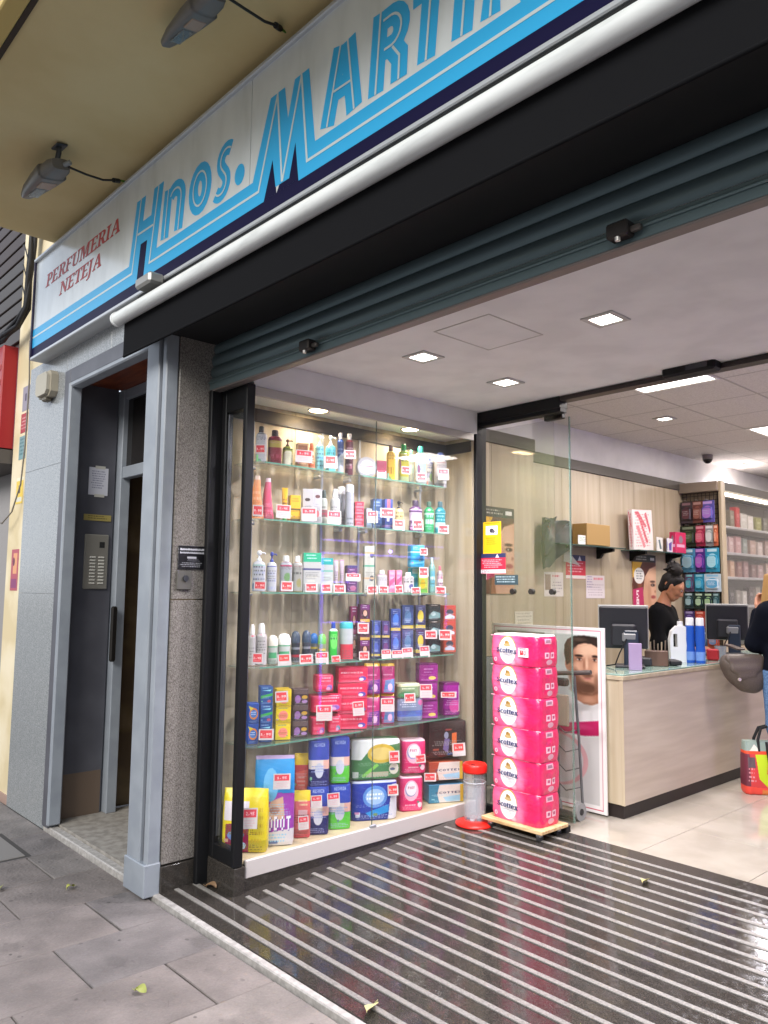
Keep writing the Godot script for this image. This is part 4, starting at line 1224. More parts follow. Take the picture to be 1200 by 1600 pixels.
# ---------------------------------------------------------------- counter and what stands on it
func counter_and_things() -> void:
	var c := thing("sales_counter", "pale wood sales counter with glass top and dark plinth", "counter", Vector3(-2.92, 0.115, -4.2))
	var t := Transform3D(Basis(), Vector3(2.92, -0.115, 4.2))
	part("front_panel", span(Vector3(-2.725, 0.20, -5.8), Vector3(-2.705, 0.985, -2.69)), M.wood_counter, c, t)
	part("end_panel", span(Vector3(-3.13, 0.20, -2.715), Vector3(-2.7255, 0.985, -2.692)), M.wood_pale, c, t)
	part("corner_strip", span(Vector3(-2.7255, 0.20, -2.69), Vector3(-2.70, 0.985, -2.685), 0.001), M.wood_pale, c, t)
	part("back_panel", span(Vector3(-3.13, 0.20, -5.8), Vector3(-3.11, 0.985, -2.7155)), M.wood_pale, c, t)
	part("plinth", span(Vector3(-3.10, 0.115, -5.78), Vector3(-2.72, 0.20, -2.70)), mat("241c1a", 0.5), c, t)
	part("wood_top", span(Vector3(-3.14, 0.985, -5.81), Vector3(-2.695, 1.012, -2.682), 0.002), M.wood_pale, c, t)
	part("glass_top", span(Vector3(-3.135, 1.0125, -5.80), Vector3(-2.70, 1.0245, -2.687), 0.002), mat("8fa89c", 0.06), c, t)
	# standing advertising board with a man's portrait, in front of the counter's end
	var s := thing("advertising_board", "standing white framed advertising board with a bearded man in a white shirt", "poster", Vector3(-3.28, 0.115, -2.655))
	part("board", bx(Vector3(0, 0.605, -0.004), Vector3(0.94, 1.19, 0.014), 0.002), mat("dcd8d6", 0.45), s)
	var ad := "r 0.05 0.04 0.95 0.96 aeb8b2;s 0.35 0.35 0.5 0.5 c6cec8 0.9;r 0.05 0.04 0.5 0.09 3a3733;s 0.25 0.065 0.3 0.04 5a5650 0.8;p c9c6c4 0.40 0.96 0.44 0.56 0.50 0.46 0.62 0.415 0.74 0.39 0.95 0.40 0.95 0.96;s 0.52 0.75 0.16 0.35 a19e9e 0.8;s 0.78 0.62 0.2 0.22 dddad8 0.9;s 0.66 0.5 0.08 0.2 b2afae 0.7;s 0.9 0.8 0.12 0.3 b8b5b4 0.6;p 9a6c54 0.745 0.33 0.95 0.34 0.95 0.41 0.9 0.425 0.83 0.422 0.765 0.40;s 0.84 0.345 0.14 0.035 6a4432 1.3;s 0.87 0.40 0.07 0.03 b98a70 0.8;e 0.70 0.205 0.022 0.034 a87760;e 0.857 0.205 0.152 0.158 b98a70;p b98a70 0.72 0.24 0.95 0.24 0.95 0.34 0.9 0.365 0.82 0.362 0.755 0.325;s 0.87 0.125 0.11 0.05 d6b094 1.2;s 0.735 0.21 0.05 0.12 8a5d48 1.0;s 0.78 0.222 0.05 0.04 cfa286 0.9;s 0.94 0.222 0.04 0.04 cfa286 0.8;s 0.862 0.2 0.014 0.05 d9b398 1.0;s 0.838 0.205 0.012 0.04 94664e 0.9;s 0.862 0.24 0.032 0.012 a8745c 0.9;s 0.845 0.246 0.01 0.006 5a3424 1.2;s 0.88 0.246 0.01 0.006 5a3424 1.2;s 0.76 0.29 0.055 0.075 6f4c3a 1.0;s 0.86 0.335 0.12 0.04 5f4030 1.3;s 0.80 0.32 0.06 0.05 684736 0.9;s 0.94 0.30 0.03 0.06 7a5642 0.8;s 0.862 0.264 0.06 0.013 6a4838 1.2;s 0.864 0.282 0.038 0.008 b5766a 1.5;s 0.864 0.278 0.036 0.003 7a4a40 1.3;s 0.862 0.305 0.025 0.008 7d5844 0.8;p 2c221d 0.69 0.215 0.672 0.15 0.675 0.10 0.70 0.068 0.76 0.048 0.84 0.043 0.95 0.05 0.95 0.105 0.9 0.088 0.84 0.085 0.79 0.095 0.755 0.115 0.735 0.15 0.722 0.20;s 0.8 0.066 0.08 0.015 57473c 0.9;s 0.74 0.1 0.05 0.03 45372e 0.7;s 0.735 0.165 0.02 0.06 5a4034 0.8;s 0.795 0.158 0.042 0.0085 33231c 1.6;s 0.928 0.156 0.03 0.0085 33231c 1.6;s 0.798 0.178 0.036 0.016 8a5f4a 1.0;s 0.928 0.176 0.026 0.016 8a5f4a 1.0;s 0.798 0.178 0.024 0.006 d2c4bc 1.4;s 0.926 0.176 0.02 0.006 d2c4bc 1.4;s 0.80 0.178 0.009 0.007 2b1c16 2.0;s 0.924 0.176 0.009 0.007 2b1c16 2.0;s 0.798 0.172 0.028 0.003 3a251c 1.6;s 0.926 0.170 0.022 0.003 3a251c 1.6;p b3245a 0.50 0.575 0.60 0.55 0.70 0.538 0.95 0.505 0.95 0.585 0.83 0.598 0.68 0.59 0.55 0.60;s 0.8 0.55 0.12 0.02 c84a78 0.7;e 0.6 0.74 0.26 0.15 cf9fa2;e 0.585 0.74 0.235 0.138 c2bfbf;s 0.66 0.74 0.1 0.12 d2c2c2 0.8;s 0.5 0.8 0.2 0.12 b4afaf 0.8"
	part("print", bx(Vector3(0, 0.605, 0.0045), Vector3(0.934, 1.184, 0.001)), photo_print(320, 400, "e3dfdd", ad, "r 0.95 0 1 1 e3dfdd;r 0 0.96 1 1 e3dfdd;r 0 0 1 0.014 d8d4d2;r 0.018 0.014 0.982 0.02 c76a80;r 0.018 0.98 0.982 0.986 c2485d;r 0.018 0.014 0.026 0.986 c98a98;r 0.974 0.014 0.982 0.986 c98a98"), s)
	part("foot", bx(Vector3(-0.3, 0.006, 0.02), Vector3(0.05, 0.012, 0.2), 0.003), mat("8d8d90", 0.4, 0.4), s)
	part("foot", bx(Vector3(0.3, 0.006, 0.02), Vector3(0.05, 0.012, 0.2), 0.003), mat("8d8d90", 0.4, 0.4), s)
	# folding shopping trolley between glass and board
	var k := thing("folding_trolley", "folded grey wheeled shopping trolley behind the sliding glass, before the portrait board", "trolley", Vector3(-2.98, 0.115, -2.48))
	var grey := mat("77797c", 0.35, 0.7)
	var dark := mat("2c2b2c", 0.5)
	for x in [-0.09, 0.09]:
		part("upright", B.new().tube([Vector3(x, 0.06, -0.02), Vector3(x * 0.9, 0.5, 0.0), Vector3(x * 0.8, 0.9, 0.03)], 0.009, 8), grey, k)
		var wh := part("wheel", B.new().tube([Vector3(x - 0.016, 0.055, 0.02), Vector3(x + 0.016, 0.055, 0.02)], 0.055, 16), mat("8f8f8e", 0.5), k)
		part("hub", B.new().tube([Vector3(x - 0.02, 0.055, 0.02), Vector3(x + 0.02, 0.055, 0.02)], 0.02, 10), dark, wh)
	part("handle", B.new().tube([Vector3(-0.14, 0.90, 0.05), Vector3(-0.06, 0.905, 0.03), Vector3(0.1, 0.92, 0.03), Vector3(0.19, 0.93, 0.02)], 0.015, 8), mat("5b5552", 0.4, 0.3), k)
	part("hinge", bx(Vector3(-0.05, 0.85, 0.02), Vector3(0.13, 0.05, 0.05), 0.01), dark, k)
	for j in 4:
		part("cross_bar", B.new().tube([Vector3(-0.085, 0.2 + 0.12 * j, -0.01), Vector3(0.0, 0.17 + 0.12 * j, 0.03), Vector3(0.085, 0.2 + 0.12 * j, -0.01)], 0.004, 6), grey, k)
	part("folded_flap", bx(Vector3(-0.03, 0.67, 0.02), Vector3(0.10, 0.2, 0.02), 0.006), mat("a59a86", 0.7), k)
	part("foot_plate", bx(Vector3(0, 0.03, 0.05), Vector3(0.2, 0.015, 0.12), 0.004), dark, k)
	monitor("till monitor seen from behind, nearer one at the left end of the counter", Vector3(-2.98, 1.025, -3.18), 0.55, 0.0)
	monitor("till monitor seen from behind, farther one beside the blonde customer", Vector3(-3.0, 1.025, -4.92), 0.5, -0.05)
	# small things on the counter
	single("purple_box", bx(Vector3(0, 0.09, 0), Vector3(0.085, 0.18, 0.05), 0.002), mat("9c86a8", 0.5), "pale purple upright box on the counter in front of the nearer till monitor", "box", Vector3(-2.80, 1.025, -3.02), 0.6)
	var pc := thing("pen_cup", "brown box of pens and sticks on the counter beside the nearer monitor", "pen holder", Vector3(-2.86, 1.025, -3.42), 0.5)
	part("holder", bx(Vector3(0, 0.055, 0), Vector3(0.16, 0.11, 0.07), 0.004), mat("5e4438", 0.5), pc)
	for j in 6:
		part("stick", cy(Vector3(-0.06 + 0.024 * j, 0.05, 0.0), Vector3(-0.065 + 0.026 * j, 0.16 + 0.012 * (j % 3), 0.01), 0.006, 6), mat(["8d8170", "a3937d", "6b5e52"][j % 3], 0.5), pc)
	single("card_reader", bx(Vector3(0, 0.02, 0), Vector3(0.09, 0.035, 0.16), 0.008), mat("222226", 0.5), "black card reader lying on the counter by the pen holder", "card reader", Vector3(-2.82, 1.026, -3.58), 0.8)
	single("till_box", bx(Vector3(0, 0.03, 0), Vector3(0.18, 0.06, 0.16), 0.01), mat("35363a", 0.5), "dark till base box under the nearer monitor", "till", Vector3(-2.97, 1.026, -3.38), 0.4)
	var jug := thing("white_jug", "white detergent jug with a big handle on the counter, behind the blue bottles", "jug", Vector3(-2.90, 1.025, -3.87), 0.7)
	var hand := PackedVector2Array([Vector2(-0.08, 0.0), Vector2(0.08, 0.0), Vector2(0.085, 0.17), Vector2(0.06, 0.25), Vector2(0.025, 0.275), Vector2(-0.03, 0.275), Vector2(-0.07, 0.235), Vector2(-0.085, 0.17)])
	var jb := CSGPolygon3D.new()
	jb.polygon = hand
	jb.depth = 0.075
	var hole := CSGBox3D.new()
	hole.size = Vector3(0.03, 0.1, 0.3)
	hole.name = "handle_hole"
	hole.position = Vector3(-0.045, 0.165, -0.03)
	hole.operation = CSGShape3D.OPERATION_SUBTRACTION
	jb.add_child(hole)
	jb.name = "body"
	jb.position = Vector3(0, 0, 0.037)
	jb.material = mat("dcdfe2", 0.35)
	jug.add_child(jb)
	part("cap", cy(Vector3(0.0, 0.275, 0), Vector3(0.0, 0.31, 0), 0.022, 12), mat("e6e8ea", 0.4), jug)
	for j in 2:
		var b := thing("blue_bottle", "tall blue bottle with a white cap on the counter, the %s of the pair" % ["left one", "right one"][j], "bottle", Vector3([-2.835, -2.765][j], 1.025, [-3.895, -3.915][j]), 0.75, "blue bottles on the counter")
		part("body", B.new().lathe([Vector2(0.034, 0), Vector2(0.036, 0.005), Vector2(0.036, 0.09), Vector2(0.033, 0.13), Vector2(0.036, 0.17), Vector2(0.034, 0.27), Vector2(0.03, 0.28)], Vector3(), 18), mat("1f55b8", 0.3), b)
		part("cap", B.new().lathe([Vector2(0.028, 0.281), Vector2(0.03, 0.283), Vector2(0.029, 0.335), Vector2(0.025, 0.34)], Vector3(), 16), mat("e6e8ec", 0.4), b)
		part("label", B.new().lathe([Vector2(0.0365, 0.02), Vector2(0.0365, 0.085)], Vector3(), 18), mat("6d93d6", 0.4), b)
	single("red_packet", bx(Vector3(0, 0.045, 0), Vector3(0.09, 0.09, 0.05), 0.01), mat("b5242f", 0.4), "small red packet on the counter right of the blue bottles", "packet", Vector3(-2.82, 1.025, -4.24), 0.5)
	single("clear_tub", B.new().lathe([Vector2(0.035, 0), Vector2(0.045, 0.1), Vector2(0.047, 0.105)], Vector3(), 16), glass("aab2c0", 0.5), "clear plastic tub on the counter next to the red packet", "tub", Vector3(-2.83, 1.025, -4.40))
	single("keyboard", bx(Vector3(0, 0.02, 0), Vector3(0.38, 0.02, 0.14), 0.005), mat("1d1d20", 0.5), "black keyboard on the counter before the farther monitor", "keyboard", Vector3(-2.88, 1.03, -4.58), 1.0)
	stack_of_packs()
	red_container()

func monitor(label: String, at: Vector3, turn: float, lean: float) -> void:
	var m := thing("till_monitor", label, "monitor", at, turn, "till monitors on the counter")
	var tilt := Transform3D(Basis(Vector3.RIGHT, 0.16 + lean), Vector3(0, 0.25, 0))
	part("case", bx(Vector3(0, 0.03, 0.012), Vector3(0.33, 0.30, 0.03), 0.008), mat("202027", 0.45), m, tilt)
	part("bezel", bx(Vector3(0, 0.03, -0.010), Vector3(0.345, 0.315, 0.014), 0.005), mat("a9aaa6", 0.5), m, tilt)
	part("screen", bx(Vector3(0, 0.03, -0.0185), Vector3(0.31, 0.25, 0.002)), mat("20242c", 0.15), m, tilt)
	part("back_housing", bx(Vector3(0, -0.02, 0.04), Vector3(0.17, 0.16, 0.035), 0.012), mat("28282e", 0.5), m, tilt)
	part("hinge", bx(Vector3(0.04, -0.03, 0.065), Vector3(0.1, 0.07, 0.04), 0.012), mat("8b8c8e", 0.35, 0.3), m, tilt)
	part("stand", bx(Vector3(0.05, 0.13, 0.06), Vector3(0.1, 0.26, 0.035), 0.01), mat("1f2a3a", 0.4), m)
	part("foot", bx(Vector3(0.04, 0.009, 0.03), Vector3(0.2, 0.017, 0.18), 0.005), mat("2b2b30", 0.5), m)
	part("cable", B.new().tube([Vector3(0.02, 0.2, 0.085), Vector3(-0.03, 0.1, 0.10), Vector3(-0.06, 0.02, 0.09), Vector3(-0.12, 0.006, 0.05)], 0.005, 6), M.rubber, m)

# ---------------------------------------------------------------- six packs on a wheeled board
func puffy(w: float, h: float, d: float, waves: float, uv_front: Rect2, uv_side: Rect2, seed_: int) -> B:
	# plastic-wrapped pack: bulges where the rolls are, dents at the seams; grids of quads per face share their edges
	var b := B.new()
	var nx := 22
	var ny := 9
	var f := FastNoiseLite.new()
	f.seed = seed_
	f.frequency = 9.0
	var pos := func(a: float, y: float) -> Vector3:
		# a runs once round the outline (0..4, a side each, starting with the front), y 0..1
		var sgn := fmod(a, 4.0)
		var side_i := int(sgn)
		var s := sgn - side_i
		var edge_s := s * 2.0 - 1.0
		var px: float
		var pz: float
		match side_i:
			0:
				px = edge_s * w * 0.5
				pz = d * 0.5
			1:
				px = w * 0.5
				pz = -edge_s * d * 0.5
			2:
				px = -edge_s * w * 0.5
				pz = -d * 0.5
			_:
				px = -w * 0.5
				pz = edge_s * d * 0.5
		# round the four corners
		var r := 0.045
		var q := Vector2(px, pz)
		var inner := Vector2(clampf(px, -w * 0.5 + r, w * 0.5 - r), clampf(pz, -d * 0.5 + r, d * 0.5 - r))
		var o := q - inner
		if o.length() > 1e-6 and absf(o.x) > 1e-6 and absf(o.y) > 1e-6:
			q = inner + o.normalized() * r
		var t := 2.0 * y - 1.0
		var roll := 0.004 * cos(px / w * TAU * waves) if side_i % 2 == 0 else 0.003 * cos(pz / d * TAU * 2.0)
		var pinch := 1.0 - 0.035 * pow(absf(t), 6.0)
		var nrm := (q - inner * 0.6).normalized()
		q = q * pinch + nrm * (roll * (1.0 - t * t) + 0.0055 * f.get_noise_3d(px, y * h * 1.3, pz) * (1.0 - pow(absf(t), 4.0)))
		return Vector3(q.x, y * h + 0.002 * f.get_noise_2d(px * 2.0, pz * 2.0 + 9.0 * y), q.y)
	for face in 4:
		var rings := []
		for y in ny + 1:
			var ring := PackedVector3Array()
			for k in nx + 1:
				ring.append(pos.call(minf(face + k / float(nx), face + 0.99999), y / float(ny)))
			rings.append(ring)
		b.loft(rings, uv_front if face == 0 else uv_side, false, false, false)
	for up in 2:
		var ring := PackedVector3Array()
		for k in 40:
			ring.append(pos.call(k * 0.1, float(up)))
		b.fan(ring, up == 1, Vector2(uv_side.position.x + 0.02, uv_side.position.y + 0.02))
	return b

func stack_of_packs() -> void:
	var d := thing("wheeled_board", "wooden board on castors carrying the stack of pink toilet paper packs", "dolly", Vector3(-3.01, 0.095, -2.05))
	part("board", bx(Vector3(0, 0.068, 0), Vector3(0.45, 0.022, 0.27), 0.003), surface(noise(FastNoiseLite.TYPE_SIMPLEX_SMOOTH, 0.02, 4, ["c09a6a", "d0ad7e", "dcbd92"], [0.25, 0.5, 0.75], 61, 256), Vector3(1, 6, 6), 0.5), d)
	for x in [-0.18, 0.18]:
		for z in [-0.09, 0.09]:
			var ca := part("castor", B.new().tube([Vector3(x - 0.01, 0.026, z), Vector3(x + 0.01, 0.026, z)], 0.024, 12), mat("3a3a3c", 0.5), d)
			part("fork", bx(Vector3(x, 0.045, z + 0.004), Vector3(0.034, 0.024, 0.03), 0.004), M.alu, ca)
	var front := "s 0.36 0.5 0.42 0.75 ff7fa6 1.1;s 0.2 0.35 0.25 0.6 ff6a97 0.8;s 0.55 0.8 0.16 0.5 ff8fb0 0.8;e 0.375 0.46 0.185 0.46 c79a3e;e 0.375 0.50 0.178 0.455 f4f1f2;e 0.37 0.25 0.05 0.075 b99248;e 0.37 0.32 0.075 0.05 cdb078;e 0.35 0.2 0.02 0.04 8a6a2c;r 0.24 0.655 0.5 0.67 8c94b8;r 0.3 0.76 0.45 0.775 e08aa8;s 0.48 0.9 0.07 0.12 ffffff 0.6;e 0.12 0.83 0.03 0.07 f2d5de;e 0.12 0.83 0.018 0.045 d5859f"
	var side := "r 0.3 0.06 0.62 0.24 e3a5b8;r 0.36 0.1 0.56 0.2 9c7080;e 0.4 0.42 0.1 0.08 c9335f;r 0.3 0.52 0.48 0.72 e9bccb;r 0.54 0.52 0.72 0.72 e9bccb;r 0.35 0.57 0.44 0.67 b54a70;r 0.58 0.57 0.68 0.67 b54a70;e 0.5 0.85 0.13 0.09 deA0b4"
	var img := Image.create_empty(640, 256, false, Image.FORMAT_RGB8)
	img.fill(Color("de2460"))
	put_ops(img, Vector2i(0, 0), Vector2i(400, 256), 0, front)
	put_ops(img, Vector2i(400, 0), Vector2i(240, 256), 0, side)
	var m := StandardMaterial3D.new()
	m.albedo_texture = ImageTexture.create_from_image(img)
	m.texture_repeat = false
	m.roughness = 0.3
	m.clearcoat_enabled = true
	m.clearcoat = 0.5
	m.clearcoat_roughness = 0.12
	m.normal_enabled = true
	m.normal_texture = noise(FastNoiseLite.TYPE_SIMPLEX, 0.012, 4, [], [], 77, 512, 6.0, Vector2(1.0, 0.5))
	m.normal_scale = 0.55
	var navy := mat("2b3566", 0.4)
	var names := ["bottom pack of the pink stack, standing on the wheeled board", "second pink toilet paper pack from the bottom of the stack", "third pink toilet paper pack from the bottom of the stack", "fourth pink toilet paper pack from the bottom, third from the top", "second pink toilet paper pack from the top of the stack", "topmost pink toilet paper pack of the stack, price card on its front"]
	var y := 0.095 + 0.08
	for k in 6:
		var h := 0.183 if k < 5 else 0.178
		var p := thing("toilet_paper_pack", names[k], "toilet paper", Vector3(-3.005 + rng.randf_range(-0.004, 0.004), y, -2.06 + rng.randf_range(-0.003, 0.003)), rng.randf_range(-0.02, 0.02), "pink toilet paper packs in a stack")
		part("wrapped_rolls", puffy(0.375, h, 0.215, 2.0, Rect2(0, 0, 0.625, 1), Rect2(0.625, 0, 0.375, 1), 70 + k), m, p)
		lettering("Scottex", 0.029, navy, p, Transform3D(Basis(Vector3.BACK, -0.04), Vector3(-0.047, h * 0.5, 0.1165)), true, true, 0.0, 0.003)
		part("wrap_seam", B.new().tube([Vector3(-0.186, h * 0.985, 0.095), Vector3(-0.1, h * 0.985, 0.1015), Vector3(0.1, h * 0.985, 0.1015), Vector3(0.186, h * 0.985, 0.095)], 0.003, 6), mat("f0a9c0", 0.25), p)
		if k == 5:
			part("white_top", bx(Vector3(0, h + 0.002, 0), Vector3(0.34, 0.014, 0.18), 0.006), mat("e6ddd8", 0.4), p)
		y += h + 0.002
	var pc := single("price_card", bx(Vector3(), Vector3(0.075, 0.055, 0.0015)), picture(48, 36, "e8dfe2", "r 0.12 0.28 0.75 0.8 d6343e;r 0.12 0.08 0.75 0.18 a03a48;t 0.44 0.54 3 f3d9d9 3'95", 0.5), "price card on the front of the topmost pink toilet paper pack", "price card", Vector3(-2.928, y - 0.098, -1.9445))
	pc.set_meta("group", "red and white price cards")

func red_container() -> void:
	var c := thing("collection_tube", "clear plastic cylinder with red lid and red base on the ramp beside the window", "container", Vector3(-3.30, 0.10, -1.93))
	var red := mat("d92218", 0.35)
	part("base_disc", B.new().lathe([Vector2(0.0, 0.0), Vector2(0.116, 0.0), Vector2(0.122, 0.006), Vector2(0.120, 0.018), Vector2(0.09, 0.030), Vector2(0.07, 0.032)], Vector3(), 28), red, c)
	part("cylinder", B.new().lathe([Vector2(0.067, 0.032), Vector2(0.072, 0.26), Vector2(0.068, 0.275), Vector2(0.062, 0.34)], Vector3(), 28), glass("dfe4e8", 0.16), c)
	part("inner_sleeve", B.new().lathe([Vector2(0.060, 0.05), Vector2(0.064, 0.24)], Vector3(), 24), glass("c8ccd6", 0.35), c)
	part("rim_ring", B.new().tube([Vector3(0.07, 0.262, 0), Vector3(0.05, 0.262, 0.05), Vector3(0, 0.262, 0.07), Vector3(-0.05, 0.262, 0.05), Vector3(-0.07, 0.262, 0), Vector3(-0.05, 0.262, -0.05), Vector3(0, 0.262, -0.07), Vector3(0.05, 0.262, -0.05), Vector3(0.07, 0.262, 0)], 0.003, 6), mat("c9ccd2", 0.2), c)
	var lid := [Vector2(0.030, 0.352), Vector2(0.05, 0.345), Vector2(0.06, 0.318), Vector2(0.074, 0.32), Vector2(0.078, 0.33), Vector2(0.078, 0.362), Vector2(0.07, 0.374), Vector2(0.055, 0.374), Vector2(0.034, 0.36), Vector2(0.001, 0.357)]
	part("lid", B.new().lathe(lid, Vector3(), 28), red, c)
	part("slot", bx(Vector3(0, 0.362, 0), Vector3(0.06, 0.006, 0.014)), mat("5a0f0c", 0.6), c)
	for k in 5:
		var a := k * 1.3
		part("bottle_cap", B.new().lathe([Vector2(0.001, 0.045), Vector2(0.015, 0.045), Vector2(0.016, 0.033)], Vector3(cos(a) * 0.035, 0, sin(a) * 0.035), 10), mat(["7d8696", "c9cdd6", "4b5a86", "b98a86", "d6d6cf"][k], 0.4), c)

# ---------------------------------------------------------------- walls of the shop: shelves, posters, hanging goods, perfume cabinet
func wall_things() -> void:
	var face := "r 0 0.12 1 1 8f5334;p c99a7c 0.42 0.16 1 0.14 1 1 0.5 1 0.4 0.6;s 0.78 0.36 0.3 0.2 e0b697 0.9;s 0.85 0.6 0.2 0.2 dcae90 0.8;p 5a2a1a 0.0 0.12 1 0.12 1 0.17 0.72 0.22 0.5 0.36 0.4 0.7 0.36 1 0 1;s 0.3 0.5 0.14 0.4 8f4a2c 0.8;p d8a828 0 0.12 0.42 0.12 0.22 0.3 0 0.38;s 0.84 0.43 0.14 0.02 4a2a1c 1.4;s 0.85 0.485 0.12 0.03 3a2018 1.3;s 0.83 0.485 0.03 0.014 cfc6c0 1.2;s 0.86 0.68 0.13 0.035 a04a48 1.3;s 0.95 0.59 0.05 0.03 a8755a 1.0;s 0.7 0.62 0.1 0.25 b98468 0.7"
	var words := "r 0 0 1 0.12 2c2624;l 0.1 0.03 0.7 0.11 b9b2ac 2;r 0.76 0.04 0.94 0.09 dfdcd8;e 0.27 0.34 0.22 0.13 e6e4df;l 0.14 0.26 0.44 0.42 77777a 4;p b5275c 0 0.56 0.42 0.52 0.46 0.8 0 0.9;t 0.2 0.64 4 f0dcdc 5;t 0.2 0.78 4 f0dcdc 8"
	var a := thing("face_poster", "tall poster with a woman's face and yellow corner behind the glass front", "poster", Vector3(-3.838, 1.865, -2.80), PI / 2)
	part("board", bx(Vector3(0, 0, 0.003), Vector3(0.45, 0.67, 0.006)), photo_print(112, 168, "a9683f", face, words), a)
	var b := thing("face_poster", "face poster on the pale wall between the shop assistant and the wall shelf", "poster", Vector3(-3.998, 1.62, -5.33), PI / 2)
	part("board", bx(Vector3(0, 0, 0.003), Vector3(0.46, 0.62, 0.006)), photo_print(112, 152, "a9683f", face, words), b)
	# sheets stuck to the glass
	single("yellow_sheet", bx(Vector3(0, 0, 0), Vector3(0.155, 0.215, 0.001)), picture(80, 112, "e9b417", "r 0.15 0.13 0.82 0.42 e9e6df;e 0.48 0.28 0.12 0.07 3c3a40;e 0.58 0.31 0.08 0.05 55525a;l 0.15 0.5 0.85 0.75 a97e12 4;r 0.1 0.03 0.9 0.07 b98c14"), "yellow sheet with a small picture stuck to the glass above a red sheet", "paper sheet", Vector3(-3.37, 1.91, -2.191))
	single("red_sheet", bx(Vector3(0, 0, 0), Vector3(0.22, 0.135, 0.001)), picture(112, 70, "c8283f", "r 0 0 1 0.22 2a3058;p c8ccd8 0.6 0.22 0.68 0.02 0.76 0.22;r 0 0.8 1 1 e6e1e0;t 0.22 0.9 2 7a5a60 INFO;l 0.08 0.3 0.9 0.75 eab8bf 5"), "red and navy sheet stuck to the glass below the yellow sheet", "paper sheet", Vector3(-3.365, 1.735, -2.1905))
	single("dark_sticker", bx(Vector3(0, 0, 0), Vector3(0.195, 0.065, 0.001)), picture(96, 32, "33454a", "l 0.05 0.15 0.95 0.9 a9bcc0 3"), "small dark sticker with pale lettering on the glass below the red sheet", "sticker", Vector3(-3.25, 1.625, -2.190))
	# papers on the wall
	single("red_sheet", bx(Vector3(0, 0, 0.001), Vector3(0.31, 0.215, 0.002)), picture(112, 80, "c8283f", "r 0 0 1 0.24 2a3058;p c8ccd8 0.6 0.24 0.7 0.02 0.8 0.24;l 0.06 0.32 0.95 0.78 eab8bf 4;r 0 0.86 1 1 e6ddd6"), "red and navy sheet on the pale wood wall under the cardboard box", "paper sheet", Vector3(-4.0, 1.775, -4.13), PI / 2)
	single("white_sheet", bx(Vector3(0, 0, 0.001), Vector3(0.28, 0.21, 0.002)), picture(96, 72, "d9d0cb", "r 0.05 0.1 0.35 0.75 8a6e66;l 0.4 0.12 0.95 0.3 c05560 1;l 0.4 0.4 0.95 0.9 9a9098 4"), "white notice with a small portrait on the wall behind the sliding glass", "paper sheet", Vector3(-4.0, 1.615, -3.79), PI / 2)
	single("white_sheet", bx(Vector3(0, 0, 0.001), Vector3(0.31, 0.21, 0.002)), picture(96, 72, "d9cfd2", "l 0.05 0.05 0.4 0.6 8a7ea8 5;l 0.35 0.1 0.95 0.3 d8697a 1;l 0.06 0.4 0.95 0.95 b5a5ae 5"), "white notice with red heading on the wall left of the nearer monitor", "paper sheet", Vector3(-4.0, 1.60, -4.445), PI / 2)
	single("white_sheet", bx(Vector3(0, 0, 0.001), Vector3(0.23, 0.125, 0.002)), picture(64, 36, "cfc8b6", "l 0.06 0.1 0.95 0.9 aaa291 4"), "small faint notice low on the wall behind the glass, over the portrait board", "paper sheet", Vector3(-3.838, 1.33, -3.15), PI / 2)
	# two glass wall shelves with brackets
	for k in 2:
		var z0: float = [-3.60, -4.90][k]
		var z1: float = [-4.66, -5.98][k]
		var s := thing("wall_shelf", ["glass wall shelf with the cardboard box on it", "glass wall shelf above the face poster, gift bag on it"][k], "shelf", Vector3(-4.0, 1.955, (z0 + z1) * 0.5))
		part("glass_plate", bx(Vector3(0.1, 0.0, 0), Vector3(0.2, 0.010, absf(z1 - z0)), 0.002), mat("3f5650", 0.08), s)
		for q in [-0.36, 0.36]:
			var br := PackedVector2Array([Vector2(0, -0.006), Vector2(0.17, -0.006), Vector2(0.17, -0.03), Vector2(0.06, -0.05), Vector2(0.03, -0.09), Vector2(0, -0.095)])
			part("bracket", B.new().plate(br, -0.018, 0.018), M.black, s, Transform3D(Basis(), Vector3(0, 0, q)))
	single("cardboard_box", bx(Vector3(0, 0.1, 0), Vector3(0.38, 0.19, 0.15), 0.003), mat("a5834c", 0.7), "brown cardboard box on the nearer glass wall shelf", "box", Vector3(-3.89, 1.961, -4.22), PI / 2)
	single("dark_bag", dark_bag(), mat("20272f", 0.35), "crumpled dark bluish bag at the left end of the nearer wall shelf", "bag", Vector3(-3.89, 1.90, -3.68), PI / 2)
	single("display_card", bx(Vector3(0, 0.045, 0), Vector3(0.15, 0.08, 0.003)), picture(48, 26, "e2e2da", "l 0.1 0.2 0.9 0.8 7a9a80 3"), "small white card standing left of the cardboard box", "card", Vector3(-3.83, 1.961, -3.99), PI / 2)
	var tri := PackedVector2Array([Vector2(-0.12, 0.0), Vector2(-0.1, 0.13), Vector2(0.13, -0.03)])
	single("paper_corner", B.new().plate(tri, 0, 0.002), mat("d6d2c6", 0.6), "white paper corner hanging below the nearer glass wall shelf", "paper sheet", Vector3(-3.998, 1.82, -4.06), PI / 2)
	var gb := thing("gift_bag", "white gift bag with pink scribbled pattern leaning on the second wall shelf", "bag", Vector3(-3.90, 1.961, -5.12), PI / 2)
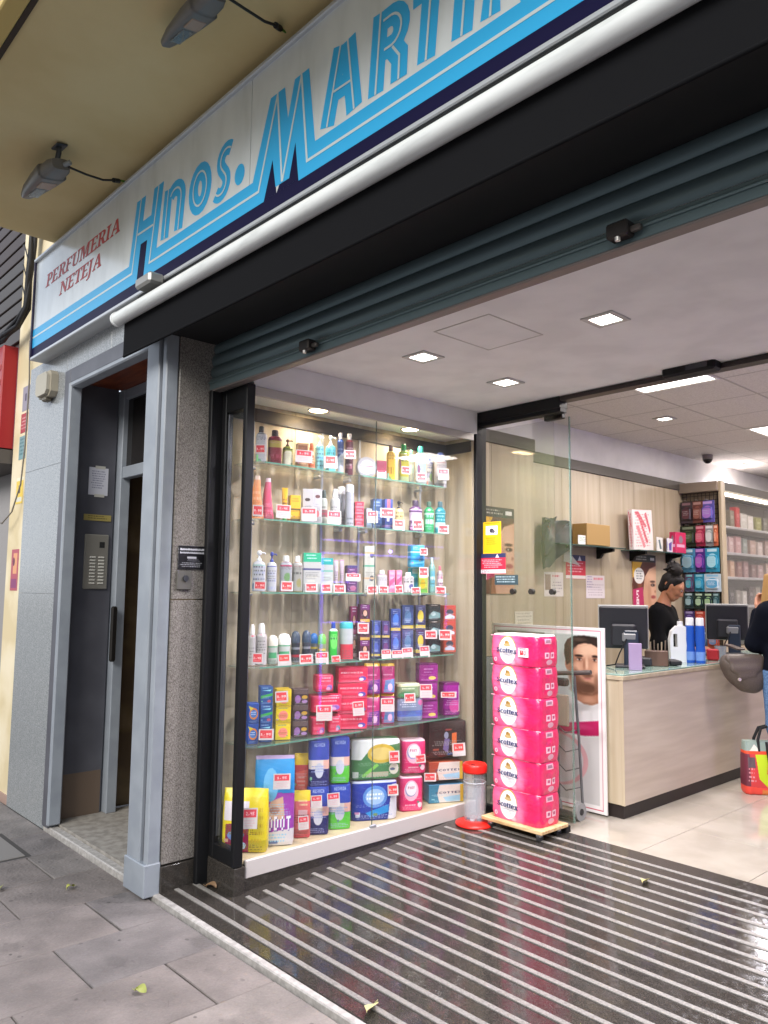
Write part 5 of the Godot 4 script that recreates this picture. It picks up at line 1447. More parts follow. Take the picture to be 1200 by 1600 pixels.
	part("bag", bx(Vector3(0, 0.2, 0), Vector3(0.38, 0.40, 0.05), 0.004), picture(64, 80, "d9cfcb", "p c0525f 0.1 0.05 0.3 0.03 0.7 0.4 0.6 0.44;p c0525f 0.3 0.2 0.4 0.18 0.75 0.8 0.66 0.85;p cf7a80 0.15 0.4 0.3 0.38 0.6 0.9 0.5 0.95;p c0525f 0.6 0.1 0.7 0.05 0.9 0.5 0.85 0.6;l 0.1 0.1 0.9 0.95 c98a8e 12"), gb, Transform3D(Basis(Vector3.BACK, 0.06), Vector3()))
	for k in 2:
		single("picture_card", bx(Vector3(0, 0.075, 0), Vector3(0.19, 0.14, 0.01), 0.002), picture(48, 36, ["dcd8d2", "d5d2d6"][k], ["p 5a6a70 0.2 0.2 0.5 0.15 0.8 0.8 0.45 0.85", "p 5a4a9a 0.2 0.4 0.8 0.2 0.7 0.9 0.3 0.9"][k]), ["small picture card leaning beside the gift bag on the shelf", "small purple printed card leaning beside the pink box"][k], "card", Vector3(-3.87, 1.961, [-5.42, -5.63][k]), PI / 2 + 0.2)
	single("pink_box", bx(Vector3(0, 0.11, 0), Vector3(0.22, 0.215, 0.07), 0.003), picture(48, 48, "c5285a", "e 0.5 0.35 0.2 0.2 8a7480;r 0.1 0.6 0.9 0.75 d9a5c0"), "pink box at the right end of the second wall shelf", "box", Vector3(-3.88, 1.961, -5.82), PI / 2)
	hook_wall()
	perfume_cabinet()

func dark_bag() -> B:
	var f := FastNoiseLite.new()
	f.seed = 12
	f.frequency = 11.0
	var rings := []
	for q in [[-0.14, 0.03, -0.14], [-0.08, 0.08, -0.11], [0.0, 0.16, -0.03], [0.06, 0.185, 0.0], [0.14, 0.18, 0.0], [0.22, 0.175, 0.0], [0.262, 0.17, 0.0]]:
		var ring := PackedVector3Array()
		for k in 30:
			var a := TAU * k / 30
			var cx := signf(cos(a)) * pow(absf(cos(a)), 0.4)
			var cz := -signf(sin(a)) * pow(absf(sin(a)), 0.5)
			var d := 0.055 * f.get_noise_3d(cx * 0.4, q[0] * 1.6, cz * 0.3)
			ring.append(Vector3(q[2] + cx * q[1] + d, q[0] + d, cz * (0.045 + d) * (0.4 if q[0] < -0.05 else 1.0)))
		rings.append(ring)
	return B.new().loft(rings)

func hook_wall() -> void:
	var w := thing("hook_grid", "black wire grid wall behind the assistant, hung with blister packs", "display grid", Vector3(-3.79, 0.115, -6.15))
	part("back_board", bx(Vector3(0, 1.3, -0.045), Vector3(0.40, 2.4, 0.02)), mat("8a7a66", 0.6), w)
	var wires := B.new()
	for k in 10:
		wires.box(Vector3(-0.19 + 0.042 * k, 1.4, -0.012), Vector3(0.005, 2.2, 0.005))
	for k in 44:
		wires.box(Vector3(0, 0.32 + 0.05 * k, -0.009), Vector3(0.39, 0.005, 0.005))
	part("wire_grid", wires, mat("191817", 0.5), w)
	part("header_board", bx(Vector3(0.0, 2.56, 0.0), Vector3(0.42, 0.105, 0.1), 0.002), mat("8f8172", 0.5), w)
	# rows of hanging packs: x from, x to, y top, y bottom (pixel-free: metres on the grid), colours
	var rows := [
		[2.43, 0.21, [[-0.13, 0.13, "3a3038", "5a2f3a"], [-0.01, 0.12, "6a3a34", "8f5a50"], [0.10, 0.15, "5a55a8", "a878d0"]], "top row"],
		[2.17, 0.20, [[-0.12, 0.17, "26301f", "4a5a38"], [0.01, 0.12, "a02845", "d86a80"], [0.11, 0.10, "8b8f8c", "c9ccc8"], [0.18, 0.05, "b5603c", "e0a080"]], "second row"],
		[1.93, 0.23, [[-0.13, 0.16, "4a8cb0", "a8d0e0"], [0.0, 0.12, "4a2a80", "b060c0"], [0.135, 0.15, "2f94b4", "a8dce8"]], "third row"],
		[1.66, 0.17, [[-0.12, 0.10, "5a4a6a", "4aa8b8"], [-0.01, 0.11, "2588a8", "60b8d0"], [0.13, 0.17, "b8c8d0", "58a0c8"]], "fourth row"],
		[1.46, 0.15, [[-0.13, 0.10, "1f3a3c", "8fb0b4"], [-0.02, 0.10, "143028", "a8c8a0"], [0.08, 0.10, "143030", "a0c890"], [0.16, 0.07, "2a4a4c", "60888c"]], "fifth row"],
		[1.27, 0.16, [[-0.13, 0.11, "42306a", "8878b8"], [-0.015, 0.10, "b04030", "d87860"], [0.075, 0.09, "a83c30", "b07870"], [0.16, 0.08, "c04a2c", "e08060"]], "sixth row"],
		[1.06, 0.15, [[-0.12, 0.11, "1e2a30", "70909c"], [0.0, 0.11, "45607a", "90b0c8"], [0.12, 0.12, "a85038", "6a88b0"]], "seventh row"],
		[0.87, 0.15, [[-0.12, 0.11, "2a2438", "5a4a78"], [0.0, 0.11, "352a45", "7a68a0"], [0.12, 0.12, "2a3040", "6a5a90"]], "eighth row"],
	]
	var colour_names := {"3a3038": "dark grey", "6a3a34": "brown red", "5a55a8": "rounded violet blue", "26301f": "dark green", "a02845": "crimson", "8b8f8c": "grey", "b5603c": "narrow orange", "4a8cb0": "light blue", "4a2a80": "purple", "2f94b4": "turquoise", "5a4a6a": "mauve and teal", "2588a8": "sea blue", "b8c8d0": "white and blue", "1f3a3c": "black and grey", "143028": "black and pale green", "143030": "black and lime", "2a4a4c": "petrol", "42306a": "indigo", "b04030": "brick red", "a83c30": "rust red", "c04a2c": "orange red", "1e2a30": "near-black", "45607a": "slate blue", "a85038": "copper", "2a2438": "black violet", "352a45": "plum", "2a3040": "ink blue"}
	for r in rows:
		for q in r[2]:
			var bw: float = q[1] * 1.12
			var h: float = r[1] * 1.1
			var p := thing("blister_pack", "%s blister pack hanging in the %s of the black wire grid" % [colour_names[q[2]], r[3]], "blister pack", Vector3(-3.79 + q[0], r[0] + 0.115 - h - 0.02, -6.115), rng.randf_range(-0.1, 0.1), "packs hanging on the wire grid")
			var uvs := cell(q[2], "e 0.5 0.55 0.4 0.32 %s;r 0.15 0.04 0.85 0.16 %s;l 0.2 0.4 0.8 0.7 %s 3" % [q[3], Color(q[3]).lightened(0.3).to_html(false), Color(q[2]).lightened(0.55).to_html(false)])
			part("card", B.new().box(Vector3(0, h * 0.5, 0), Vector3(bw * 0.92, h, 0.006), 0.002, uvs[0], uvs[1]), paper, p)
			part("bubble", B.new().box(Vector3(0, h * 0.42, 0.013), Vector3(bw * 0.7, h * 0.55, 0.022), 0.010, Rect2(uvs[0].position + uvs[0].size * Vector2(0.15, 0.28), uvs[0].size * Vector2(0.7, 0.6)), uvs[1]), shiny, p)
			part("hook", cy(Vector3(0, h + 0.012, -0.02), Vector3(0, h + 0.012, 0.05), 0.003, 6), mat("9a9a9a", 0.35, 0.6), p)

func perfume_cabinet() -> void:
	var c := thing("perfume_cabinet", "tall wall cabinet with glass doors and lit shelves of boxed perfume", "cabinet", Vector3(-3.8, 0.115, -7.8))
	var t := Transform3D(Basis(), Vector3(3.8, -0.115, 7.8))
	part("end_stile", span(Vector3(-3.585, 0.12, -6.24), Vector3(-3.555, 2.735, -6.145), 0.003), M.wood_pale, c, t)
	part("header", span(Vector3(-3.98, 2.64, -9.6), Vector3(-3.575, 2.73, -6.2405), 0.003), M.cornice, c, t)
	part("back", span(Vector3(-3.99, 0.12, -9.6), Vector3(-3.96, 2.63, -6.22)), mat("544c46", 0.6), c, t)
	part("side", span(Vector3(-3.96, 0.12, -6.235), Vector3(-3.59, 2.63, -6.215)), mat("6d645b", 0.6), c, t)
	part("light_strip", span(Vector3(-3.64, 2.595, -9.5), Vector3(-3.60, 2.625, -6.26)), glow("fff3df", 2.5), c, t)
	var ys := [2.27, 1.99, 1.73, 1.43, 1.1]
	for y in ys:
		part("shelf", span(Vector3(-3.95, y - 0.018, -9.55), Vector3(-3.62, y, -6.25)), mat("b3ada8", 0.4), c, t)
		part("shelf_front", span(Vector3(-3.619, y - 0.026, -9.55), Vector3(-3.605, y + 0.002, -6.25), 0.003), mat("c9c8cb", 0.3, 0.5), c, t)
	part("base_cupboard", span(Vector3(-3.96, 0.12, -9.6), Vector3(-3.60, 1.0, -6.245)), M.wood_pale, c, t)
	for k in 3:
		part("door_pane", span(Vector3(-3.592, 1.02, -6.26 - 1.05 * (k + 1)), Vector3(-3.586, 2.59, -6.265 - 1.05 * k)), glass("b5bdb8", 0.03), c, t)
	var l := AreaLight3D.new()
	l.name = "light"
	l.light_color = Color("fff0dc")
	l.area_size = Vector2(0.03, 3.1)
	l.light_energy = 0.16
	l.shadow_enabled = true
	l.rotation_degrees = Vector3(-90, 0, 0)
	l.position = Vector3(0.18, 2.47, -0.1)
	c.add_child(l)
	var sets := [
		[2.27, [["1f1a1a", "black"], ["7a6f5a", "olive gold"], ["b5282c", "tall bright red"], ["c9c6bf", "ivory"], ["d5d0cc", "pearl white"], ["8a8a48", "moss"], ["5a5548", "bronze"]], "top shelf"],
		[1.99, [["b5a8a0", "putty"], ["d0b0ac", "blush pink"], ["c99a9a", "rose"], ["8f9a94", "sage"], ["b89a8a", "tan"], ["c9b8b0", "shell"], ["9a8078", "clay"]], "second shelf"],
		[1.73, [["b08a70", "caramel"], ["c9a080", "peach"], ["8a5a50", "russet"], ["a07a78", "dusty mauve"], ["7a5a58", "cocoa"], ["a88a88", "old rose"], ["b59a90", "sand pink"]], "third shelf"],
		[1.43, [["6a605a", "taupe"], ["241c1a", "espresso black"], ["8f8880", "stone"], ["c9c4bc", "off-white"], ["4a3a34", "umber"], ["9a8f84", "pebble"], ["3a3432", "charcoal"]], "fourth shelf"],
	]
	for s in sets:
		var z := -6.36
		for k in s[1].size():
			var h := rng.randf_range(0.15, 0.2) if k != 2 or s[0] < 2.2 else 0.235
			var w := rng.randf_range(0.1, 0.15)
			var hex: String = s[1][k][0]
			var uvs := cell(hex, "r 0.2 0.3 0.8 0.5 %s;l 0.3 0.6 0.7 0.8 %s 2;r 0 0 1 0.05 %s" % [Color(hex).lightened(0.35).to_html(false), Color(hex).lightened(0.5).to_html(false), Color(hex).darkened(0.4).to_html(false)])
			single("perfume_box", B.new().box(Vector3(0, h * 0.5, 0), Vector3(w, h, 0.07), 0.003, uvs[0], uvs[1]), shiny, "%s perfume box on the %s of the glass cabinet" % [s[1][k][1], s[2]], "box", Vector3(-3.70, s[0] + 0.001, z - w * 0.5), PI / 2 + rng.randf_range(-0.08, 0.08), "boxes in the perfume cabinet")
			z -= w + rng.randf_range(0.03, 0.09)

# ---------------------------------------------------------------- goods in the display window
func pr(kind: String, called: String, category: String, at: Vector3, turn: float, s: Vector3, base: String, cap: String, spec: String, label: String, group := "") -> void:
	if Color(base).get_luminance() > 0.5 and Color(base).s < 0.35:
		base = Color(base).darkened(0.2).to_html(false)
	var ink := Color(base).lightened(0.5) if Color(base).get_luminance() < 0.5 else Color(base).darkened(0.45)
	var soft := Color(base).lightened(0.14).to_html(false)
	var deep := Color(base).darkened(0.16).to_html(false)
	var narrow := kind not in ["box", "pouch", "pack"]
	var x0 := 0.34 if narrow else 0.08
	var x1 := 0.66 if narrow else 0.92
	var before := "g 0 0 1 0.25 %s %s;" % [soft, base] if rng.randf() < 0.5 else "r 0 0.8 1 0.98 %s;" % deep
	var after := ";l %f %f %f %f %s %d" % [x0, rng.randf_range(0.5, 0.6), x1, rng.randf_range(0.66, 0.74), ink.to_html(false), rng.randi_range(3, 5)]
	after += ";l %f 0.86 %f 0.97 %s 3" % [x0, x1, ink.to_html(false)]
	if rng.randf() < 0.6:
		after += ";e %f %f 0.05 0.035 %s" % [rng.randf_range(x0, x1), rng.randf_range(0.7, 0.85), Color.from_hsv(rng.randf(), 0.35, 0.55).to_html(false)]
	if rng.randf() < 0.5:
		after += ";r %f %f %f %f %s" % [x0, 0.78, x0 + 0.1, 0.84, Color.from_hsv(rng.randf(), 0.35, 0.8).to_html(false)]
	var uv := cell(base, before + spec + after)
	var uf: Rect2 = uv[0]
	var us: Rect2 = uv[1]
	var w := s.x
	var h := s.y
	var d := s.z
	var r := w * 0.5
	if kind == "box":
		var jit := rng.randf_range(-0.035, 0.035)
		single(called, B.new().box(Vector3(0, h * 0.5, 0), Vector3(w, h, d), 0.0015, uf, us), paper, label, category, at, turn + jit, group)
		return
	var t := thing(called, label, category, at, turn + rng.randf_range(-0.05, 0.05), group)
	var sq := d / w
	var capm := mat(cap, 0.32) if cap else null
	match kind:
		"bottle":
			part("body", B.new().lathe([Vector2(r * 0.9, 0), Vector2(r, h * 0.02), Vector2(r, h * 0.6), Vector2(r, h * 0.72), Vector2(r * 0.94, h * 0.775), Vector2(r * 0.7, h * 0.81), Vector2(r * 0.45, h * 0.83)], Vector3(), 24, sq, uf, 0.6), shiny, t)
			part("cap", B.new().lathe([Vector2(r * 0.5, h * 0.832), Vector2(r * 0.52, h * 0.84), Vector2(r * 0.48, h * 0.985), Vector2(r * 0.38, h)], Vector3(), 16, minf(sq * 1.5, 1.0)), capm, t)
		"round":
			part("body", B.new().lathe([Vector2(r * 0.92, 0), Vector2(r, h * 0.015), Vector2(r, h * 0.66), Vector2(r * 0.85, h * 0.72), Vector2(r * 0.55, h * 0.76)], Vector3(), 18, 1.0, uf), shiny, t)
			part("cap", B.new().lathe([Vector2(r * 0.6, h * 0.762), Vector2(r * 0.62, h * 0.78), Vector2(r * 0.5, h * 0.96), Vector2(r * 0.3, h)], Vector3(), 14), capm, t)
		"pump":
			part("body", B.new().lathe([Vector2(r * 0.92, 0), Vector2(r, h * 0.02), Vector2(r, h * 0.62), Vector2(r * 0.85, h * 0.70), Vector2(r * 0.4, h * 0.745)], Vector3(), 20, sq, uf, 0.8), shiny, t)
			var p := part("pump", B.new().lathe([Vector2(r * 0.36, h * 0.747), Vector2(r * 0.36, h * 0.80), Vector2(r * 0.16, h * 0.81), Vector2(r * 0.14, h * 0.9), Vector2(r * 0.34, h * 0.905), Vector2(r * 0.34, h * 0.97), Vector2(r * 0.2, h)], Vector3(), 14), capm, t)
			part("spout", B.new().tube([Vector3(r * 0.1, h * 0.95, 0), Vector3(r * 0.75, h * 0.945, 0.004), Vector3(r * 0.95, h * 0.915, 0.006)], r * 0.11, 8), capm, p)
		"spray":
			part("body", B.new().lathe([Vector2(r * 0.92, 0), Vector2(r, h * 0.015), Vector2(r, h * 0.78), Vector2(r * 0.8, h * 0.83), Vector2(r * 0.5, h * 0.85)], Vector3(), 16, 1.0, uf), shiny, t)
			var sp := part("spray_head", B.new().lathe([Vector2(r * 0.5, h * 0.852), Vector2(r * 0.5, h * 0.93), Vector2(r * 0.6, h * 0.94), Vector2(r * 0.5, h)], Vector3(), 12), capm, t)
			part("nozzle", B.new().tube([Vector3(0, h * 0.965, 0), Vector3(-r * 0.3, h * 0.965, r * 0.9)], r * 0.14, 8), capm, sp)
		"can":
			part("body", B.new().lathe([Vector2(r * 0.9, 0), Vector2(r, h * 0.012), Vector2(r, h * 0.80), Vector2(r * 0.95, h * 0.82)], Vector3(), 18, 1.0, uf), shiny, t)
			part("cap", B.new().lathe([Vector2(r * 0.95, h * 0.822), Vector2(r * 0.96, h * 0.83), Vector2(r * 0.94, h * 0.97), Vector2(r * 0.75, h)], Vector3(), 18), capm, t)
		"rollon":
			part("body", B.new().lathe([Vector2(r * 0.8, 0), Vector2(r * 0.95, h * 0.03), Vector2(r, h * 0.2), Vector2(r * 0.92, h * 0.45), Vector2(r * 0.95, h * 0.62)], Vector3(), 18, 1.0, uf), shiny, t)
			part("cap", B.new().lathe([Vector2(r * 0.97, h * 0.622), Vector2(r, h * 0.65), Vector2(r * 0.97, h * 0.82), Vector2(r * 0.75, h * 0.94), Vector2(r * 0.4, h * 0.99), Vector2(0.001, h)], Vector3(), 18), capm, t)
		"mouth":
			part("body", B.new().lathe([Vector2(r * 0.92, 0), Vector2(r, h * 0.02), Vector2(r, h * 0.18), Vector2(r * 0.94, h * 0.2), Vector2(r * 0.94, h * 0.62), Vector2(r, h * 0.65), Vector2(r * 0.95, h * 0.72), Vector2(r * 0.6, h * 0.80), Vector2(r * 0.4, h * 0.83)], Vector3(), 20, sq, uf, 0.75), shiny, t)
			part("cap", B.new().lathe([Vector2(r * 0.46, h * 0.832), Vector2(r * 0.46, h * 0.98), Vector2(r * 0.4, h)], Vector3(), 14, minf(1.0, sq * 1.4)), capm, t)
		"tube":
			var rings := []
			for q in [[0.16, 0.6, 1.0], [0.3, 0.8, 1.0], [0.7, 0.95, 0.6], [0.97, 1.0, 0.12], [1.0, 1.0, 0.06]]:
				var ring := PackedVector3Array()
				for k in 16:
					var a := PI * 0.5 + TAU * k / 16.0
					ring.append(Vector3(cos(a) * r * q[1], h * q[0], -sin(a) * d * 0.5 * q[2]))
				rings.append(ring)
			part("body", B.new().loft(rings, uf), shiny, t)
			part("cap", B.new().lathe([Vector2(r * 0.62, 0.0), Vector2(r * 0.66, h * 0.01), Vector2(r * 0.62, h * 0.158)], Vector3(), 16, minf(1.0, sq * 1.3)), capm, t)
		"curved":
			var rings2 := []
			for k2 in 10:
				var f := k2 / 9.0
				var cx := -r * 0.35 * sin(f * 2.4)
				var ww := r * lerpf(1.0, 0.55, pow(f, 1.4))
				var ring2 := PackedVector3Array()
				for k in 16:
					var a2 := PI * 0.5 + TAU * k / 16.0
					ring2.append(Vector3(cx + cos(a2) * ww, h * 0.9 * f, -sin(a2) * d * 0.5))
				rings2.append(ring2)
			part("body", B.new().loft(rings2, uf), shiny, t)
			part("cap", B.new().lathe([Vector2(r * 0.5, h * 0.902), Vector2(r * 0.52, h * 0.91), Vector2(r * 0.45, h)], Vector3(-r * 0.24, 0, 0), 14, 0.8), capm, t)
		"disc":
			var lo := B.new().tube([Vector3(0, h * 0.5, -d * 0.5), Vector3(0, h * 0.5, d * 0.5)], h * 0.5, 28)
			part("tin", lo, mat(base, 0.35), t)
			var face := PackedVector2Array()
			for k in 28:
				face.append(Vector2(cos(TAU * k / 28), sin(TAU * k / 28)) * h * 0.47 + Vector2(0, h * 0.5))
			var fb := B.new().plate(face, d * 0.5, d * 0.5 + 0.003)
			for k in fb.u.size():
				fb.u[k] = uf.position + fb.u[k] * uf.size
			part("lid", fb, paper, t)
		"pouch":
			var rings3 := []
			var nz := FastNoiseLite.new()
			nz.seed = sheet_used
			nz.frequency = 14.0
			for q in [[0.0, 0.95, 0.75], [0.06, 1.0, 1.0], [0.3, 1.0, 1.05], [0.6, 1.0, 0.95], [0.85, 0.99, 0.6], [0.95, 0.97, 0.2], [1.0, 0.97, 0.06]]:
				var ring3 := PackedVector3Array()
				for k in 28:
					var a3 := PI * 0.5 + TAU * k / 28.0
					var cx3: float = signf(cos(a3)) * pow(absf(cos(a3)), 0.45) * r * q[1]
					var cz3: float = -signf(sin(a3)) * pow(absf(sin(a3)), 0.55) * d * 0.5 * q[2]
					cz3 += 0.006 * nz.get_noise_3d(cx3, h * q[0], cz3)
					ring3.append(Vector3(cx3, h * q[0] + 0.004 * nz.get_noise_2d(cx3 * 2.0, q[0]), cz3))
				rings3.append(ring3)
			front_uv(part_loft(rings3, "bag", t), uf, us, w, h)
		_:
			var rings4 := []
			var nz4 := FastNoiseLite.new()
			nz4.seed = sheet_used
			nz4.frequency = 12.0
			for q in [[0.0, 0.94, 0.9], [0.05, 0.99, 0.98], [0.25, 1.0, 1.0], [0.5, 0.995, 1.0], [0.75, 1.0, 1.0], [0.95, 0.99, 0.98], [1.0, 0.94, 0.9]]:
				var ring4 := PackedVector3Array()
				for k in 36:
					var a4 := PI * 0.5 + TAU * k / 36.0
					var cx4: float = signf(cos(a4)) * pow(absf(cos(a4)), 0.28) * r * q[1]
					var cz4: float = -signf(sin(a4)) * pow(absf(sin(a4)), 0.28) * d * 0.5 * q[2]
					var bulge := 0.0035 * cos(cx4 / w * TAU * 3.0) * (1.0 if absf(cz4) > d * 0.4 else 0.0)
					ring4.append(Vector3(cx4, h * q[0], cz4 + (bulge + 0.004 * nz4.get_noise_3d(cx4, h * q[0], cz4)) * signf(cz4)))
				rings4.append(ring4)
			front_uv(part_loft(rings4, "wrapper", t), uf, us, w, h)

func part_loft(rings: Array, called: String, t: Node3D) -> Array:
	var b := B.new().loft(rings)
	return [b, called, t]

# front faces take the print straight on, the rest takes the side colours
func front_uv(made: Array, uf: Rect2, us: Rect2, w: float, h: float) -> void:
	var b: B = made[0]
	for k in b.v.size():
		var q: Vector3 = b.v[k]
		var fy := 1.0 - clampf(q.y / h, 0.0, 1.0)
		if q.z > 0.0:
			b.u[k] = uf.position + Vector2(clampf(q.x / w + 0.5, 0.01, 0.99), fy) * uf.size
		else:
			b.u[k] = us.position + Vector2(0.5, fy) * us.size
	# triangles that straddle the rim keep to one of the two
	var fixed := PackedInt32Array()
	for k in range(0, b.i.size(), 3):
		var zs := [b.v[b.i[k]].z > 0.0, b.v[b.i[k + 1]].z > 0.0, b.v[b.i[k + 2]].z > 0.0]
		var mixed: bool = zs[0] != zs[1] or zs[1] != zs[2]
		for j in 3:
			var id := b.i[k + j]
			if mixed and zs[j]:
				var nid := b.v.size()
				b.v.append(b.v[id])
				b.n.append(b.n[id])
				b.u.append(us.position + Vector2(0.5, 1.0 - clampf(b.v[id].y / h, 0.0, 1.0)) * us.size)
				id = nid
			fixed.append(id)
	b.i = fixed
	part(made[1], b, shiny, made[2])

var card_uv := {}

func card(at: Vector3, turn: float, w: float, h: float, variant: int, whose: String) -> void:
	var key := variant * 10 + rng.randi_range(0, 2)
	if not card_uv.has(key):
		var digits: String = ["1,95", "2,45", "3,99"][key % 10]
		card_uv[key] = cell("bfb8b6", ["", "r 0.1 0.12 0.88 0.84 cf343c;t 0.48 0.48 5 ecc8c4 %s;l 0.15 0.68 0.8 0.82 e09890 1", "r 0.08 0.08 0.92 0.46 cc3a48;t 0.5 0.28 4 e8bcc0 %s;l 0.12 0.58 0.88 0.94 c89aa0 3", "r 0.12 0.08 0.86 0.6 d0403e;t 0.48 0.36 4 ecc4bc %s;l 0.12 0.7 0.8 0.9 d8c4c4 1"][variant] % digits)
	var uv: Array = card_uv[key]
	single("price_card", B.new().box(Vector3(), Vector3(w, h, 0.0014), 0.0, uv[0], uv[1], Transform3D(Basis(Vector3.RIGHT, -0.12) * Basis(Vector3.BACK, rng.randf_range(-0.05, 0.05)), Vector3())), paper, "red and white price card before the %s" % whose, "price card", at, turn + rng.randf_range(-0.12, 0.12), "red and white price cards")

# ---------------------------------------------------------------- people
# a field of tapered capsules joined with a smooth minimum, meshed as surface nets
func flesh(bones: Array, k: float, c: float) -> ArrayMesh:
	var lo := Vector3.ONE * 1e9
	var hi := -lo
	for b in bones:
		var r: float = maxf(b[2], b[3]) + k + 2.0 * c
		lo = lo.min(b[0] - Vector3.ONE * r).min(b[1] - Vector3.ONE * r)
		hi = hi.max(b[0] + Vector3.ONE * r).max(b[1] + Vector3.ONE * r)
	var nx := int((hi.x - lo.x) / c) + 2
	var ny := int((hi.y - lo.y) / c) + 2
	var nz := int((hi.z - lo.z) / c) + 2
	var g := PackedFloat32Array()
	g.resize(nx * ny * nz)
	g.fill(9.0)
	for b in bones:
		var a: Vector3 = b[0]
		var ab: Vector3 = b[1] - a
		var ra: float = b[2]
		var rb: float = b[3]
		var q := maxf(ab.length_squared(), 1e-9)
		var carve: bool = b.size() > 4
		var m := maxf(absf(ra), absf(rb)) + k + 2.0 * c
		var mn: Vector3 = ((a.min(b[1]) - Vector3.ONE * m - lo) / c).max(Vector3())
		var mx: Vector3 = (a.max(b[1]) + Vector3.ONE * m - lo) / c
		for z in range(int(mn.z), mini(int(mx.z) + 1, nz)):
			for y in range(int(mn.y), mini(int(mx.y) + 1, ny)):
				var row := (z * ny + y) * nx
				for x in range(int(mn.x), mini(int(mx.x) + 1, nx)):
					var p := lo + Vector3(x, y, z) * c - a
					var t := clampf(p.dot(ab) / q, 0.0, 1.0)
					var d := (p - ab * t).length() - (ra + (rb - ra) * t)
					var o := g[row + x]
					if carve:
						var hc := maxf(k * 0.5 - absf(o + d), 0.0) / (k * 0.5)
						g[row + x] = maxf(o, -d) + hc * hc * k * 0.125
					elif o > 8.0:
						g[row + x] = d
					else:
						var hh := maxf(k - absf(d - o), 0.0) / k
						g[row + x] = minf(d, o) - hh * hh * k * 0.25
	var ids := {}
	var verts := PackedVector3Array()
	var sx := 1
	var sy := nx
	var sz := nx * ny
	var steps := [0, sx, sy, sx + sy, sz, sx + sz, sy + sz, sx + sy + sz]
	var corner := [Vector3(0, 0, 0), Vector3(1, 0, 0), Vector3(0, 1, 0), Vector3(1, 1, 0), Vector3(0, 0, 1), Vector3(1, 0, 1), Vector3(0, 1, 1), Vector3(1, 1, 1)]
	var edges := [[0, 1], [2, 3], [4, 5], [6, 7], [0, 2], [1, 3], [4, 6], [5, 7], [0, 4], [1, 5], [2, 6], [3, 7]]
	var lim := 1.9 * c
	for z in nz - 1:
		for y in ny - 1:
			var at := (z * ny + y) * nx
			for x in nx - 1:
				if absf(g[at]) < lim:
					var mask := 0
					for j in 8:
						if g[at + steps[j]] < 0.0:
							mask += 1
					if mask > 0 and mask < 8:
						var s := Vector3()
						var cnt := 0
						for e in edges:
							var d0 := g[at + steps[e[0]]]
							var d1 := g[at + steps[e[1]]]
							if (d0 < 0.0) != (d1 < 0.0):
								s += corner[e[0]].lerp(corner[e[1]], d0 / (d0 - d1))
								cnt += 1
						ids[at] = verts.size()
						verts.append(lo + (Vector3(x, y, z) + s / cnt) * c)
				at += 1
	var idx := PackedInt32Array()
	var axes := [[sx, sy, sz], [sy, sz, sx], [sz, sx, sy]]
	for at2 in ids:
		for ax in axes:
			var i0: int = at2
			var d2 := g[i0] < 0.0
			if d2 != (g[i0 + ax[0]] < 0.0):
				var a1: int = i0 - ax[1]
				var a2: int = i0 - ax[2]
				var a3: int = i0 - ax[1] - ax[2]
				if ids.has(a1) and ids.has(a2) and ids.has(a3):
					if d2:
						idx.append_array(PackedInt32Array([ids[i0], ids[a3], ids[a1], ids[i0], ids[a2], ids[a3]]))
					else:
						idx.append_array(PackedInt32Array([ids[i0], ids[a1], ids[a3], ids[i0], ids[a3], ids[a2]]))
	var nor := PackedVector3Array()
	nor.resize(verts.size())
	for j in range(0, idx.size(), 3):
		var fn := (verts[idx[j + 2]] - verts[idx[j]]).cross(verts[idx[j + 1]] - verts[idx[j]])
		for jj in 3:
			nor[idx[j + jj]] += fn
	for j in nor.size():
		nor[j] = nor[j].normalized()
	var arr := []
	arr.resize(Mesh.ARRAY_MAX)
	arr[Mesh.ARRAY_VERTEX] = verts
	arr[Mesh.ARRAY_NORMAL] = nor
	arr[Mesh.ARRAY_INDEX] = idx
	var out := ArrayMesh.new()
	out.add_surface_from_arrays(Mesh.PRIMITIVE_TRIANGLES, arr)
	return out

func V(x: float, y: float, z: float) -> Vector3:
	return Vector3(x, y, z)

# head about its own centre, face towards +z, 0.225 high
func head_bones(s := 1.0) -> Array:
	var b := [
		[V(0, 0.035, -0.02), V(0, 0.03, 0.012), 0.082, 0.078],
		[V(0, 0.0, 0.02), V(0, -0.03, 0.03), 0.068, 0.058],
		[V(-0.02, -0.072, 0.045), V(0.02, -0.072, 0.045), 0.03, 0.03],
		[V(0, -0.088, 0.060), V(0, -0.086, 0.062), 0.02, 0.02],
		[V(-0.048, -0.05, 0.0), V(-0.015, -0.08, 0.045), 0.026, 0.026],
		[V(0.048, -0.05, 0.0), V(0.015, -0.08, 0.045), 0.026, 0.026],
		[V(-0.035, -0.015, 0.062), V(0.035, -0.015, 0.062), 0.028, 0.028],
		[V(0, 0.018, 0.088), V(0, -0.022, 0.106), 0.009, 0.012],
		[V(-0.011, -0.026, 0.094), V(0.011, -0.026, 0.094), 0.008, 0.008],
		[V(-0.018, -0.052, 0.084), V(0.018, -0.052, 0.084), 0.007, 0.007],
		[V(-0.014, -0.061, 0.083), V(0.014, -0.061, 0.083), 0.008, 0.008],
		[V(-0.05, 0.033, 0.066), V(0.05, 0.033, 0.066), 0.018, 0.018],
		[V(-0.076, 0.018, -0.005), V(-0.074, -0.022, 0.0), 0.012, 0.008],
		[V(0.076, 0.018, -0.005), V(0.074, -0.022, 0.0), 0.012, 0.008],
		[V(-0.032, 0.012, 0.096), V(-0.03, 0.012, 0.097), 0.012, 0.012, true],
		[V(0.032, 0.012, 0.096), V(0.03, 0.012, 0.097), 0.012, 0.012, true],
	]
	for q in b:
		q[0] *= s
		q[1] *= s
		q[2] *= s
		q[3] *= s
	return b

